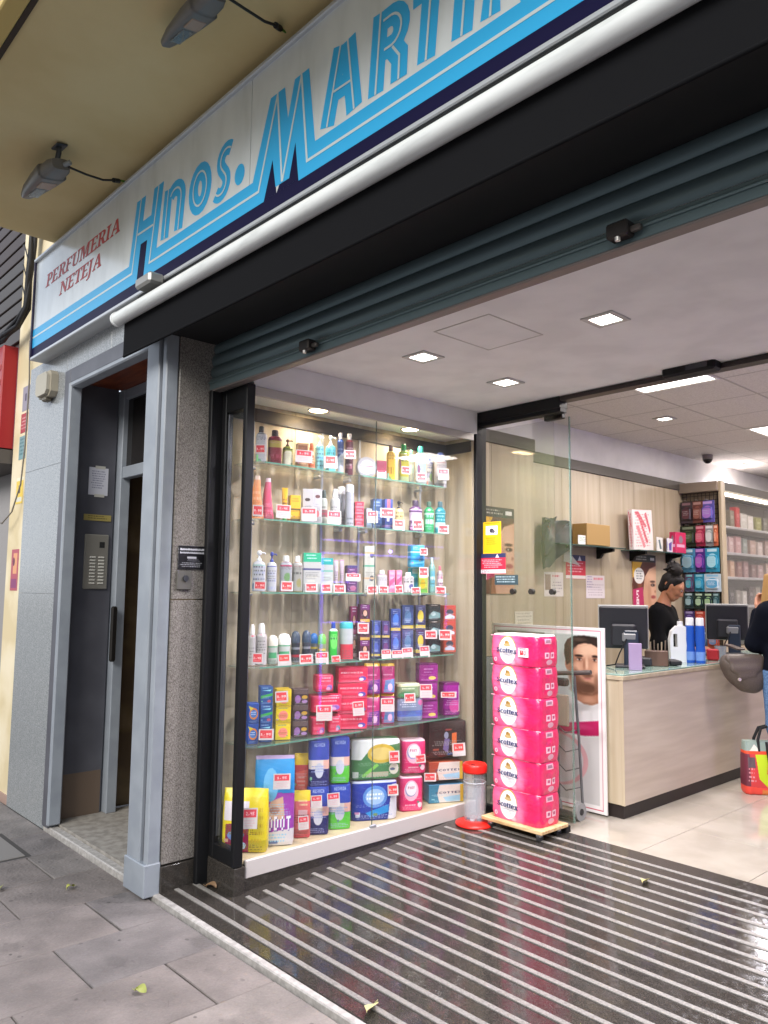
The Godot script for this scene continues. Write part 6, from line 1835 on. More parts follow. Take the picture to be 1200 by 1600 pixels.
func eyes_and_brows(h: Node3D, brow: Material, lip: Material, closed: bool) -> void:
	for s in [-1, 1]:
		part("eye", B.new().lathe([Vector2(0.001, -0.011), Vector2(0.008, -0.008), Vector2(0.011, 0.0), Vector2(0.008, 0.008), Vector2(0.001, 0.011)], V(s * 0.031, 0.011, 0.079), 12), mat("d8d0c8", 0.25), h)
		part("iris", B.new().lathe([Vector2(0.001, -0.005), Vector2(0.005, -0.003), Vector2(0.0055, 0.0), Vector2(0.005, 0.003), Vector2(0.001, 0.005)], V(s * 0.031, 0.008, 0.0868), 10), mat("1f1410", 0.2), h)
		part("eyelid", B.new().tube([V(s * 0.018, 0.012, 0.086), V(s * 0.031, 0.018 - (0.008 if closed else 0.0), 0.0905), V(s * 0.045, 0.012, 0.083)], 0.0022, 6), brow, h)
		part("eyebrow", B.new().tube([V(s * 0.014, 0.033, 0.090), V(s * 0.03, 0.038, 0.087), V(s * 0.05, 0.033, 0.078)], 0.0022, 6), brow, h)
	part("lips", B.new().tube([V(-0.02, -0.055, 0.087), V(-0.008, -0.053, 0.0925), V(0.008, -0.053, 0.0925), V(0.02, -0.055, 0.087)], 0.0045, 8), lip, h)

# right-hand shape lying along +x from the wrist at the origin, palm down, thumb to +z; curl bends the fingers down
func hand_bones(curl: float, side: float, s := 1.0) -> Array:
	var b := [[V(0, 0, 0), V(0.035, 0, 0), 0.026, 0.026], [V(0.04, 0, -0.022 * side), V(0.085, 0, -0.026 * side), 0.016, 0.013], [V(0.04, 0, 0.02 * side), V(0.085, 0, 0.022 * side), 0.017, 0.014], [V(0.03, 0, 0), V(0.085, 0, 0), 0.017, 0.013]]
	var zs := [0.030, 0.010, -0.010, -0.029]
	var ln := [0.072, 0.08, 0.074, 0.058]
	for f in 4:
		var p := V(0.085, 0, zs[f] * side)
		var a := curl * 0.35
		for j in 3:
			var l: float = ln[f] * [0.45, 0.32, 0.23][j]
			var q := p + V(cos(a) * l, -sin(a) * l, zs[f] * side * 0.06)
			b.append([p, q, 0.0092 - 0.001 * j, 0.0086 - 0.001 * j])
			p = q
			a += curl * 0.6
	b.append([V(0.02, -0.004, 0.024 * side), V(0.052, -0.016, 0.05 * side), 0.014, 0.0115])
	b.append([V(0.052, -0.016, 0.05 * side), V(0.088, -0.028, 0.052 * side), 0.0105, 0.009])
	for q in b:
		q[0] *= s
		q[1] *= s
		q[2] *= s
		q[3] *= s
	return b

func placed(b: Array, t: Transform3D) -> Array:
	for q in b:
		q[0] = t * q[0]
		q[1] = t * q[1]
	return b

func along(from: Vector3, to: Vector3, up := Vector3.UP) -> Basis:      # x axis from one to the other
	var x := (to - from).normalized()
	var z := x.cross(up).normalized()
	return Basis(x, z.cross(x), z)

func joined(a: ArrayMesh, b: ArrayMesh) -> ArrayMesh:
	var st := SurfaceTool.new()
	st.append_from(a, 0, Transform3D())
	st.append_from(b, 0, Transform3D())
	return st.commit()

func people() -> void:
	var skin := mat("b27a5c", 0.5, 0.0, "sss")
	var black := mat("0b0b0d", 0.9)
	black.metallic_specular = 0.25
	var hair := mat("120c0a", 0.85)
	# --- shop assistant: local +z is where she faces; bends her head over the counter
	var w := thing("person", "person behind the counter in a black top, dark hair in a bun, looking down", "person", V(-3.43, 0.115, -4.63), deg_to_rad(100))
	var neck := V(0.0, 1.335, 0.0)
	var headc := V(0.01, 1.485, 0.075)
	var ls := V(-0.165, 1.27, -0.01)
	var rs := V(0.165, 1.27, -0.01)
	var le := V(-0.215, 1.0, 0.02)
	var re := V(0.225, 1.01, 0.05)
	var lw := V(0.0, 0.955, 0.23)
	var rw := V(0.17, 0.955, 0.28)
	var body := [
		[V(-0.07, 0.85, 0), V(0.07, 0.85, 0), 0.105, 0.105], [V(-0.04, 1.0, 0.0), V(0.04, 1.0, 0.0), 0.10, 0.10], [V(-0.07, 1.16, 0.0), V(0.07, 1.16, 0.0), 0.10, 0.10], [V(-0.10, 1.25, -0.01), V(0.10, 1.25, -0.01), 0.07, 0.07],
		[V(0, 1.27, -0.01), neck, 0.065, 0.05], [neck, V(0.0, 1.43, 0.035), 0.048, 0.052],
		[ls, le, 0.052, 0.04], [rs, re, 0.052, 0.04], [le, lw, 0.04, 0.027], [re, rw, 0.04, 0.027],
		[V(-0.09, 0.84, 0), V(-0.1, 0.46, 0.01), 0.085, 0.058], [V(0.09, 0.84, 0), V(0.1, 0.46, 0.01), 0.085, 0.058], [V(-0.1, 0.46, 0.01), V(-0.1, 0.08, -0.02), 0.055, 0.038], [V(0.1, 0.46, 0.01), V(0.1, 0.08, -0.02), 0.055, 0.038],
		[V(-0.1, 0.04, -0.03), V(-0.11, 0.03, 0.12), 0.038, 0.03], [V(0.1, 0.04, -0.03), V(0.11, 0.03, 0.12), 0.038, 0.03],
	]
	var skin_mesh := flesh(body, 0.05, 0.016)
	var hb := Basis.from_euler(Vector3(0.55, 0.18, 0.0))
	var head_mesh := flesh(placed(head_bones(0.98), Transform3D(hb, headc)), 0.022, 0.0055)
	var hand_l := flesh(placed(hand_bones(0.7, 1.0), Transform3D(along(le, lw), lw)), 0.012, 0.006)
	var hand_r := flesh(placed(hand_bones(0.8, -1.0), Transform3D(along(re, rw), rw)), 0.012, 0.006)
	part("body", joined(joined(skin_mesh, head_mesh), joined(hand_l, hand_r)), skin, w)
	var fatter := func(list: Array, by: float) -> Array:
		var o := []
		for q in list:
			o.append([q[0], q[1], q[2] + by, q[3] + by])
		return o
	var top: Array = fatter.call(body.slice(0, 4), 0.014)
	top.append([V(0, 1.24, -0.012), V(0, 1.315, -0.012), 0.085, 0.064])
	top.append_array(fatter.call([[ls, le, 0.052, 0.042], [rs, re, 0.052, 0.042], [le, le.lerp(lw, 0.93), 0.042, 0.03], [re, re.lerp(rw, 0.93), 0.042, 0.03]], 0.013))
	top.append([V(-0.06, 0.78, 0), V(0.06, 0.78, 0), 0.125, 0.125])
	part("black_top", flesh(top, 0.05, 0.015), black, w)
	part("trousers", flesh(fatter.call(body.slice(10, 14), 0.012), 0.03, 0.017), mat("1d1d22", 0.8), w)
	part("shoes", flesh(fatter.call(body.slice(14, 16), 0.008), 0.02, 0.014), mat("161616", 0.6), w)
	var head := Node3D.new()
	head.name = "face"
	w.add_child(head)
	head.transform = Transform3D(hb, headc)
	eyes_and_brows(head, mat("1c1210", 0.6), mat("8a4a42", 0.45), true)
	var hb2 := [[V(0, 0.052, -0.036), V(0, 0.066, -0.014), 0.078, 0.066], [V(0, -0.035, -0.058), V(0, 0.04, -0.052), 0.05, 0.07], [V(-0.058, -0.02, -0.03), V(-0.06, 0.05, -0.02), 0.022, 0.03], [V(0.058, -0.02, -0.03), V(0.06, 0.05, -0.02), 0.022, 0.03], [V(-0.066, 0.03, 0.012), V(-0.05, 0.085, 0.03), 0.017, 0.024], [V(0.066, 0.03, 0.012), V(0.05, 0.085, 0.03), 0.017, 0.024], [V(-0.03, 0.097, 0.035), V(0.03, 0.097, 0.035), 0.022, 0.022], [V(-0.03, 0.092, 0.012), V(0.03, 0.092, 0.012), 0.034, 0.034], [V(-0.066, 0.03, -0.02), V(-0.058, 0.075, 0.005), 0.020, 0.028], [V(0.066, 0.03, -0.02), V(0.058, 0.075, 0.005), 0.020, 0.028], [V(0, 0.135, -0.055), V(0, 0.155, -0.07), 0.06, 0.058], [V(-0.03, 0.145, -0.04), V(0.035, 0.155, -0.08), 0.05, 0.05]]
	for k in 46:
		var a := TAU * k * 0.618
		var up := lerpf(-0.8, 1.0, k / 45.0)
		var o := V(cos(a) * sqrt(1.0 - up * up), up, sin(a) * sqrt(1.0 - up * up))
		hb2.append([V(0, 0.145, -0.064) + o * 0.056, V(0, 0.14, -0.064) + (o + V(0.3 * sin(k * 1.7), 0.2 * cos(k * 2.9), 0.3 * sin(k * 0.7))) * 0.07, 0.012, 0.007])
	part("hair_bun", flesh(hb2, 0.008, 0.0065), hair, w, Transform3D(hb, headc))
	part("name_badge", bx(V(0.07, 1.2, 0.112), V(0.035, 0.012, 0.004), 0.001), mat("8a8a90", 0.4), w)
	# --- customer, seen from behind and the side at the right edge
	var pale := mat("d09a80", 0.5, 0.0, "sss")
	var navy := mat("0b0f1a", 0.9)
	navy.metallic_specular = 0.25
	var blonde := mat("b08a55", 0.5)
	var jeans := surface(noise(FastNoiseLite.TYPE_SIMPLEX_SMOOTH, 0.05, 4, ["3f5f88", "567aa5", "6d8fb5"], [0.25, 0.5, 0.75], 91, 256), Vector3(4, 4, 4), 0.85)
	var c := thing("person", "person with long blonde hair, dark jacket and jeans at the right picture edge", "person", V(-2.24, 0.115, -4.22), deg_to_rad(-124))
	var cls := V(-0.19, 1.30, 0.0)
	var crs := V(0.17, 1.30, 0.0)
	var cle := V(-0.25, 1.03, 0.08)
	var clw := V(-0.15, 1.0, 0.30)
	var cre := V(0.19, 1.07, 0.12)
	var crw := V(0.10, 1.31, 0.20)
	var cbody := [
		[V(-0.07, 0.88, 0), V(0.07, 0.88, 0), 0.12, 0.12], [V(-0.05, 1.03, 0), V(0.05, 1.03, 0), 0.11, 0.11], [V(-0.08, 1.2, 0), V(0.08, 1.2, 0), 0.115, 0.115], [V(-0.12, 1.29, 0), V(0.12, 1.29, 0), 0.08, 0.08],
		[V(0, 1.3, 0), V(0, 1.4, 0.01), 0.07, 0.052], [V(0, 1.38, 0.01), V(0, 1.46, 0.03), 0.05, 0.05],
		[cls, cle, 0.058, 0.045], [crs, cre, 0.058, 0.045], [cle, clw, 0.043, 0.028], [cre, crw, 0.043, 0.028],
		[V(-0.1, 0.86, 0), V(-0.1, 0.48, 0.02), 0.098, 0.066], [V(0.1, 0.86, 0), V(0.1, 0.48, 0.02), 0.098, 0.066], [V(-0.1, 0.48, 0.02), V(-0.1, 0.09, -0.02), 0.062, 0.042], [V(0.1, 0.48, 0.02), V(0.1, 0.09, -0.02), 0.062, 0.042],
		[V(-0.1, 0.045, -0.04), V(-0.11, 0.035, 0.13), 0.042, 0.034], [V(0.1, 0.045, -0.04), V(0.11, 0.035, 0.13), 0.042, 0.034],
	]
	var ch := V(0, 1.54, 0.05)
	var chb := Basis.from_euler(Vector3(0.12, 0.1, 0.0))
	var cm := joined(flesh(cbody, 0.05, 0.017), flesh(placed(head_bones(1.0), Transform3D(chb, ch)), 0.022, 0.0065))
	cm = joined(cm, joined(flesh(placed(hand_bones(0.9, 1.0), Transform3D(along(cle, clw), clw)), 0.012, 0.006), flesh(placed(hand_bones(1.1, -1.0), Transform3D(along(cre, crw, V(0, 0.3, 1)), crw)), 0.012, 0.006)))
	part("body", cm, pale, c)
	var face := Node3D.new()
	face.name = "face"
	c.add_child(face)
	face.transform = Transform3D(chb, ch)
	eyes_and_brows(face, mat("6a4a30", 0.6), mat("a8605a", 0.45), false)
	var jk: Array = fatter.call(cbody.slice(0, 4), 0.017)
	jk.append([V(0, 1.3, -0.01), V(0, 1.37, -0.005), 0.10, 0.08])
	jk.append_array(fatter.call([[cls, cle, 0.058, 0.05], [crs, cre, 0.058, 0.05], [cle, cle.lerp(clw, 0.9), 0.05, 0.036], [cre, cre.lerp(crw, 0.9), 0.05, 0.036]], 0.013))
	part("jacket", flesh(jk, 0.05, 0.016), navy, c)
	part("jeans", flesh(fatter.call(cbody.slice(10, 14), 0.012), 0.03, 0.017), jeans, c)
	part("shoes", flesh(fatter.call(cbody.slice(14, 16), 0.016), 0.02, 0.014), mat("131313", 0.7), c)
	for s in [-1, 1]:
		part("shoe_sole", bx(V(s * 0.105, 0.012, 0.045), V(0.09, 0.024, 0.27), 0.01), mat("2a2624", 0.8), c)
	var strands := [[V(0, 0.06, -0.025), V(0, 0.055, 0.012), 0.082, 0.077], [V(0, 0.02, -0.06), V(0, -0.2, -0.085), 0.072, 0.06], [V(-0.06, 0.04, -0.02), V(-0.075, -0.2, -0.03), 0.036, 0.032], [V(0.06, 0.04, -0.02), V(0.075, -0.2, -0.03), 0.036, 0.032], [V(-0.04, -0.15, -0.075), V(-0.05, -0.36, -0.07), 0.045, 0.028], [V(0.03, -0.15, -0.08), V(0.045, -0.38, -0.075), 0.045, 0.026], [V(-0.07, -0.16, -0.02), V(-0.085, -0.33, 0.02), 0.03, 0.018]]
	for k in 5:
		for s in [-1.0, 1.0]:
			var q0 := V(s * (0.086 - 0.004 * k), 0.03, 0.0 + 0.02 * k)
			strands.append([q0, q0 + V(s * 0.012, -0.26 - 0.03 * sin(k * 2.0), 0.03 + 0.006 * k), 0.018, 0.011])
	for k in 14:
		var a := PI * (0.05 + 0.9 * k / 13.0)
		var q := V(cos(a) * 0.088, 0.02, -0.03 - sin(a) * 0.085)
		strands.append([q, q + V(cos(a) * 0.01, -0.30 - 0.06 * sin(k * 2.3), -0.005), 0.013, 0.009])
	part("long_hair", flesh(strands, 0.014, 0.008), blonde, c, Transform3D(Basis.from_euler(Vector3(0.0, 0.1, 0.0)), ch))
	var ph := single("phone", bx(V(0, 0, 0), V(0.075, 0.012, 0.145), 0.004), mat("3a2622", 0.3), "phone in a reddish case held over the counter by the blonde person", "phone", V(-2.64, 1.14, -4.22), 1.2)
	ph.rotation.x = 0.2
	# shoulder bag at her hip and tote at her feet
	var bag := thing("shoulder_bag", "grey brown leather shoulder bag at the hip of the blonde person", "handbag", V(-2.50, 0.86, -4.02), deg_to_rad(52))
	var leather := surface(noise(FastNoiseLite.TYPE_CELLULAR, 0.15, 2, ["4a4039", "5a5048", "665b52"], [0.2, 0.5, 0.8], 95, 256), Vector3(5, 5, 5), 0.5)
	part("pouch", flesh([[V(-0.11, 0.19, 0), V(0.12, 0.19, 0), 0.055, 0.055], [V(-0.06, 0.1, 0), V(0.1, 0.09, 0), 0.065, 0.07], [V(0.02, 0.03, 0), V(0.07, 0.02, 0), 0.055, 0.055]], 0.11, 0.011), leather, bag)
	part("flap", flesh([[V(-0.12, 0.215, 0.03), V(0.12, 0.215, 0.03), 0.03, 0.03], [V(-0.1, 0.14, 0.055), V(0.1, 0.15, 0.055), 0.022, 0.022], [V(-0.05, 0.075, 0.06), V(0.05, 0.085, 0.06), 0.02, 0.02]], 0.09, 0.010), leather, bag)
	part("stud", B.new().tube([V(-0.075, 0.07, 0.085), V(-0.075, 0.07, 0.096)], 0.012, 12), mat("c9c0b0", 0.3, 0.5), bag)
	part("strap", B.new().tube([V(0.14, 0.2, 0.0), V(0.18, 0.36, -0.05), V(0.23, 0.52, -0.12), V(0.27, 0.62, -0.2)], 0.011, 8), leather, bag)
	var tote := thing("tote_bag", "colourful printed tote bag in red, lime and orange standing on the shop floor", "bag", V(-2.375, 0.117, -4.10), deg_to_rad(45))
	var print_ := "r 0 0 1 0.2 8a9a90;p d9d4c8 0.1 0.18 0.2 0.05 0.3 0.18;p a86a40 0.45 0.15 0.6 0.05 0.8 0.16;b 0.18 0.24 e04a2a;p b8d020 0.2 0.24 0.45 0.24 0.4 0.6 0.65 0.8 1 0.7 1 0.9 0.5 0.95 0.25 0.7;p e8552c 0.5 0.26 1 0.22 1 0.6 0.7 0.66 0.48 0.5;p b8d020 0.62 0.3 0.9 0.28 0.85 0.5 0.65 0.5;e 0.75 0.62 0.2 0.12 c9c8c8;e 0.7 0.55 0.1 0.08 3f7a5a;r 0 0.24 0.1 0.85 6a2a3a;p e0483a 0 0.84 0.5 0.88 0.4 1 0 1;p d07a3a 0.3 0.9 0.8 0.94 0.7 1 0.3 1;r 0.06 0.3 0.2 0.5 5a4a50;l 0.05 0.5 0.2 0.8 c88a90 4"
	var tb := B.new()
	var trings := []
	for q in [[0.0, 0.97, 0.8], [0.05, 1.0, 1.0], [0.3, 1.02, 1.05], [0.7, 1.0, 0.9], [0.97, 0.98, 0.55], [1.0, 0.98, 0.5]]:
		var ring := PackedVector3Array()
		for k in 32:
			var a := PI * 0.5 + TAU * k / 32.0
			ring.append(V(signf(cos(a)) * pow(absf(cos(a)), 0.35) * 0.18 * q[1], 0.37 * q[0], -signf(sin(a)) * pow(absf(sin(a)), 0.35) * 0.07 * q[2] + 0.006 * sin(k * 1.7 + q[0] * 9.0)))
		trings.append(ring)
	tb.loft(trings, Rect2(0, 0, 1, 1))
	for k in tb.v.size():
		tb.u[k] = Vector2(clampf(tb.v[k].x / 0.37 + 0.5, 0.01, 0.99), clampf(1.0 - tb.v[k].y / 0.37, 0.01, 0.99))
	part("bag", tb, picture(128, 128, "c83a3c", print_, 0.45), tote)
	for s in [-1, 1]:
		part("handle", B.new().tube([V(-0.08, 0.3, s * 0.045), V(-0.08, 0.38, s * 0.035), V(-0.05, 0.46, s * 0.02), V(0.02, 0.48, s * 0.015), V(0.07, 0.42, s * 0.03), V(0.08, 0.3, s * 0.045)], 0.011, 8), M.rubber, tote)
	part("hanging_strap", B.new().tube([V(-0.03, 0.37, 0.06), V(-0.02, 0.2, 0.078), V(0.03, 0.06, 0.08), V(0.12, 0.05, 0.078), V(0.16, 0.12, 0.075)], 0.010, 8), M.rubber, tote)

func products() -> void:
	pr("bottle", "bottle", "bottle", Vector3(-3.585, 2.238, -0.467), 1.152, Vector3(0.060, 0.205, 0.045), "cfd0d4", "1b1a1c", "r 0 0.2 1 0.33 55575c;l 0.3 0.4 0.7 0.6 9a9aa2 3", "white flat shampoo bottle with black cap, first from the left on the top shelf")
	pr("bottle", "bottle", "bottle", Vector3(-3.585, 2.238, -0.557), 1.152, Vector3(0.076, 0.197, 0.045), "6e1724", "2a1016", "r 0.3 0.12 0.7 0.22 a9667a;r 0.3 0.55 0.7 0.7 9a8a3a;e 0.42 0.35 0.06 0.05 b03a4a;l 0.3 0.75 0.7 0.9 8a3a48 2", "dark red flat shampoo bottle with dark neck cap on the top shelf")
	pr("pump", "pump_bottle", "bottle", Vector3(-3.585, 2.238, -0.645), 1.152, Vector3(0.059, 0.158, 0.050), "7d8426", "6b4a36", "b 0.42 0.52 3f4a22;e 0.5 0.66 0.2 0.14 c9c6b0;l 0.3 0.82 0.7 0.95 d8c9a0 1", "olive green bottle with brown cap and pale round label on the top shelf")
	pr("box", "carton", "box", Vector3(-3.585, 2.238, -0.747), 1.047, Vector3(0.067, 0.146, 0.060), "b88f68", "", "r 0.1 0.1 0.9 0.3 8a5a40;e 0.5 0.55 0.25 0.15 3f9a8a;l 0.1 0.7 0.9 0.9 d9b090 2", "tan carton with teal spot on the top shelf")
	pr("curved", "curved_bottle", "bottle", Vector3(-3.585, 2.238, -0.821), 1.152, Vector3(0.042, 0.159, 0.035), "c2673e", "c2673e", "r 0.3 0.25 0.7 0.4 e8c0a0;l 0.3 0.5 0.7 0.8 f0d0b0 3", "orange rounded bottle beside the tan carton on the top shelf")
	pr("pump", "pump_bottle", "bottle", Vector3(-3.585, 2.238, -0.873), 1.152, Vector3(0.049, 0.214, 0.050), "7cc0c8", "dfeeee", "b 0.3 0.36 4aa8b8;b 0.6 0.63 6aa8d0;l 0.3 0.4 0.7 0.55 4a90a8 3", "pale turquoise pump bottle, left of the two on the top shelf", "turquoise pump bottles")
	pr("pump", "pump_bottle", "bottle", Vector3(-3.585, 2.238, -0.956), 1.152, Vector3(0.061, 0.224, 0.050), "58b8c0", "dfeeee", "b 0.3 0.36 3a98a8;b 0.6 0.63 4a98c0;l 0.3 0.4 0.7 0.55 3a8098 3", "turquoise pump bottle, right of the two on the top shelf", "turquoise pump bottles")
	pr("spray", "spray_bottle", "bottle", Vector3(-3.585, 2.238, -1.031), 1.152, Vector3(0.041, 0.250, 0.037), "182c5a", "c9c9cc", "r 0.3 0.3 0.7 0.5 3a5aa0;p a9b0b8 0.2 0.65 0.8 0.55 0.8 0.72 0.2 0.84;l 0.3 0.8 0.7 0.95 7a88a8 2", "slim dark blue spray bottle on the top shelf beside the maroon one")
	pr("spray", "spray_bottle", "bottle", Vector3(-3.585, 2.238, -1.101), 1.152, Vector3(0.051, 0.256, 0.045), "4a1826", "c9c9cc", "r 0.3 0.2 0.7 0.45 7a2a3c;l 0.3 0.6 0.7 0.9 a06a78 4", "slim maroon spray bottle on the top shelf, last before the shelf joint")
	pr("disc", "round_tin", "tin", Vector3(-3.585, 2.238, -1.239), 1.152, Vector3(0.136, 0.128, 0.040), "d5d3d6", "", "e 0.5 0.5 0.36 0.36 e4e2e4;r 0.15 0.44 0.85 0.48 8a3048;l 0.25 0.55 0.75 0.68 9a9098 2", "round white tin standing upright on the top shelf right of the joint")
	pr("box", "carton", "box", Vector3(-3.585, 2.238, -1.362), 1.012, Vector3(0.062, 0.118, 0.060), "8f2440", "", "r 0 0.55 1 1 d8d4d8;r 0.1 0.5 0.9 0.62 a83048;l 0.1 0.7 0.9 0.9 9a8a98 2", "small crimson and white carton beside the white tin on the top shelf")
	pr("bottle", "bottle", "bottle", Vector3(-3.585, 2.238, -1.447), 1.152, Vector3(0.056, 0.233, 0.045), "cfc086", "5a3a28", "r 0.32 0.2 0.68 0.9 c9a02c;l 0.36 0.25 0.64 0.85 8a6a1a 5", "cream bottle with brown cap and golden label on the top shelf")
	pr("bottle", "bottle", "bottle", Vector3(-3.585, 2.238, -1.561), 1.152, Vector3(0.066, 0.254, 0.045), "c2d29a", "1f8a48", "r 0.32 0.2 0.68 0.42 8ab02c;r 0.32 0.45 0.68 0.8 a8a02c;l 0.36 0.24 0.64 0.4 5a7a1a 2", "pale green bottle with green cap under the window light, top shelf")
	pr("bottle", "bottle", "bottle", Vector3(-3.667, 2.238, -1.709), 1.152, Vector3(0.036, 0.245, 0.045), "c8d0c4", "58c0a8", "l 0.3 0.3 0.7 0.8 a8c8c0 4", "white bottle with pale mint cap half hidden behind the pale green one")
	pr("bottle", "bottle", "bottle", Vector3(-3.585, 2.238, -1.717), 1.152, Vector3(0.072, 0.261, 0.045), "cbd6d2", "38b09c", "e 0.5 0.3 0.14 0.08 b0e0d8;r 0.36 0.42 0.64 0.75 9fd0d4;l 0.4 0.46 0.6 0.7 5a98a0 3", "white bottle with mint green cap and pale blue label on the top shelf")
	pr("bottle", "bottle", "bottle", Vector3(-3.665, 2.238, -1.881), 1.152, Vector3(0.048, 0.228, 0.045), "d8d8dc", "2a4a9c", "r 0.32 0.28 0.68 0.4 2a4a9c;l 0.34 0.5 0.66 0.8 6a78a8 3", "white bottle with blue cap, half hidden second from the right on the top shelf")
	pr("bottle", "bottle", "bottle", Vector3(-3.585, 2.238, -1.908), 1.152, Vector3(0.085, 0.243, 0.045), "dddbdd", "2a4a9c", "p 3a5aa8 0.2 0 0.8 0 0.8 0.06 0.2 0.14;r 0.32 0.25 0.7 0.36 2a4a9c;t 0.5 0.3 1 dfe4f0 SANEX;l 0.34 0.5 0.66 0.56 9a4a5a 1;l 0.3 0.65 0.7 0.9 b0aab0 3", "white bottle with slanted blue cap, farthest right on the top shelf")
	pr("curved", "curved_bottle", "bottle", Vector3(-3.585, 1.928, -0.458), 1.152, Vector3(0.065, 0.239, 0.035), "d88a5a", "d9c0b0", "b 0.68 0.7 9a6048;l 0.3 0.3 0.7 0.6 e8a888 2", "orange curved bottle with white cap, far left of the second shelf")
	pr("curved", "curved_bottle", "bottle", Vector3(-3.585, 1.928, -0.528), 1.152, Vector3(0.061, 0.232, 0.035), "c4506c", "d9c0c8", "b 0.68 0.7 8a3050;l 0.3 0.75 0.7 0.95 e08098 3", "pink curved bottle with white cap beside the orange one")
	pr("tube", "tube", "tube", Vector3(-3.585, 1.928, -0.633), 1.152, Vector3(0.033, 0.189, 0.035), "d9a018", "3f8a40", "l 0.3 0.6 0.7 0.75 8a5a10 2", "yellow tube standing on a green cap on the second shelf")
	pr("box", "carton", "box", Vector3(-3.585, 1.928, -0.700), 1.152, Vector3(0.059, 0.150, 0.060), "d8a51c", "", "r 0 0.9 1 1 4a4030;b 0.5 0.58 5a4818;l 0.1 0.12 0.9 0.3 8a5a10 2", "yellow carton with a dark band on the second shelf")
	pr("box", "carton", "box", Vector3(-3.585, 1.928, -0.793), 1.012, Vector3(0.063, 0.195, 0.060), "d8d6d8", "", "e 0.45 0.32 0.25 0.05 3a2a2a;l 0.2 0.48 0.8 0.54 8a8a92 1;e 0.55 0.72 0.2 0.1 c08a88", "white carton with a printed eye, left of two on the second shelf", "white cartons on the second shelf")
	pr("box", "carton", "box", Vector3(-3.585, 1.928, -0.862), 1.012, Vector3(0.050, 0.201, 0.060), "d8d6d8", "", "e 0.5 0.22 0.3 0.05 5a2f32;l 0.2 0.45 0.8 0.5 8a8a92 1;e 0.5 0.72 0.22 0.1 a85a60", "white carton with a printed brow and lips, right of two on the second shelf", "white cartons on the second shelf")
	pr("round", "bottle", "bottle", Vector3(-3.585, 1.928, -0.913), 1.152, Vector3(0.042, 0.204, 0.037), "c9cfc2", "2f3a34", "b 0.6 0.68 8a3a48;b 0.38 0.4 9aa898", "pale bottle with pointed dark green cap on the second shelf")
	pr("round", "bottle", "bottle", Vector3(-3.585, 1.928, -0.997), 1.152, Vector3(0.058, 0.218, 0.051), "dcdcdc", "e2e2e2", "b 0.48 0.5 b0b0b0;l 0.3 0.55 0.7 0.75 a0a0a0 2", "white bottle with white cap left of the silver cans on the second shelf")
	pr("can", "spray_can", "spray can", Vector3(-3.669, 1.928, -1.113), 1.152, Vector3(0.053, 0.249, 0.047), "b5b6bc", "d5d6da", "b 0.4 0.42 8a8c94;b 0.7 0.78 5a4a58;l 0.3 0.1 0.7 0.3 e0e0e4 2", "silver spray can with plum band, left of the pair on the second shelf")
	pr("can", "spray_can", "spray can", Vector3(-3.585, 1.928, -1.110), 1.152, Vector3(0.052, 0.255, 0.046), "b5b8c0", "d5d6da", "b 0.4 0.42 8a8c94;b 0.68 0.78 3a3040;e 0.5 0.72 0.12 0.04 2a8ac0", "silver spray can with blue dot on its dark band on the second shelf")
	pr("box", "carton", "box", Vector3(-3.585, 1.928, -1.183), 1.047, Vector3(0.052, 0.038, 0.060), "c0203c", "", "b 0.7 1 d86a78;l 0.1 0.2 0.9 0.5 e8b0b8 2", "red flat pack, bottom of four stacked on the second shelf", "red flat packs")
	pr("box", "carton", "box", Vector3(-3.585, 1.966, -1.183), 1.047, Vector3(0.052, 0.038, 0.060), "c0203c", "", "b 0.7 1 d86a78;l 0.1 0.2 0.9 0.5 e8b0b8 2", "red flat pack, second from the bottom of four on the second shelf", "red flat packs")
	pr("box", "carton", "box", Vector3(-3.585, 2.005, -1.183), 1.047, Vector3(0.052, 0.038, 0.060), "c0203c", "", "b 0.7 1 d86a78;l 0.1 0.2 0.9 0.5 e8b0b8 2", "red flat pack, third from the bottom of four on the second shelf", "red flat packs")
	pr("box", "carton", "box", Vector3(-3.585, 2.043, -1.183), 1.047, Vector3(0.052, 0.038, 0.060), "c0203c", "", "b 0.7 1 d86a78;l 0.1 0.2 0.9 0.5 e8b0b8 2", "red flat pack, top of four stacked on the second shelf", "red flat packs")
	pr("box", "carton", "box", Vector3(-3.585, 1.928, -1.258), 1.152, Vector3(0.037, 0.119, 0.060), "a8b8c4", "", "r 0.1 0.5 0.9 0.9 8aa8c0;l 0.1 0.1 0.9 0.4 6a88a0 2", "pale blue carton behind a price card on the second shelf")
	pr("box", "carton", "box", Vector3(-3.655, 1.928, -1.390), 1.152, Vector3(0.060, 0.196, 0.060), "3f5f90", "", "l 0.1 0.1 0.9 0.3 a8b8d0 2;r 0 0.4 1 0.5 8aa0c0;e 0.5 0.7 0.3 0.12 22407a", "steel blue carton on the second shelf left of the one with a red stripe")
	pr("box", "carton", "box", Vector3(-3.585, 1.928, -1.420), 1.152, Vector3(0.053, 0.191, 0.060), "2c3f86", "", "r 0.3 0 0.7 0.3 b05a68;r 0.25 0.62 0.6 0.75 d8d4dc;b 0.86 0.92 8a5a98", "navy carton with a red stripe behind a large price card")
	pr("pump", "pump_bottle", "bottle", Vector3(-3.585, 1.928, -1.522), 1.152, Vector3(0.058, 0.189, 0.050), "d8bc82", "1c1614", "l 0.3 0.55 0.7 0.7 9a8048 2", "cream bottle with black pump on the second shelf")
	pr("mouth", "mouthwash_bottle", "bottle", Vector3(-3.585, 1.928, -1.673), 1.152, Vector3(0.090, 0.206, 0.050), "5a3a62", "4a3a50", "b 0.28 0.34 b09ab8;b 0.5 0.58 c0b0c8;l 0.3 0.62 0.7 0.85 b8a8c0 3", "purple mouthwash bottle on the second shelf")
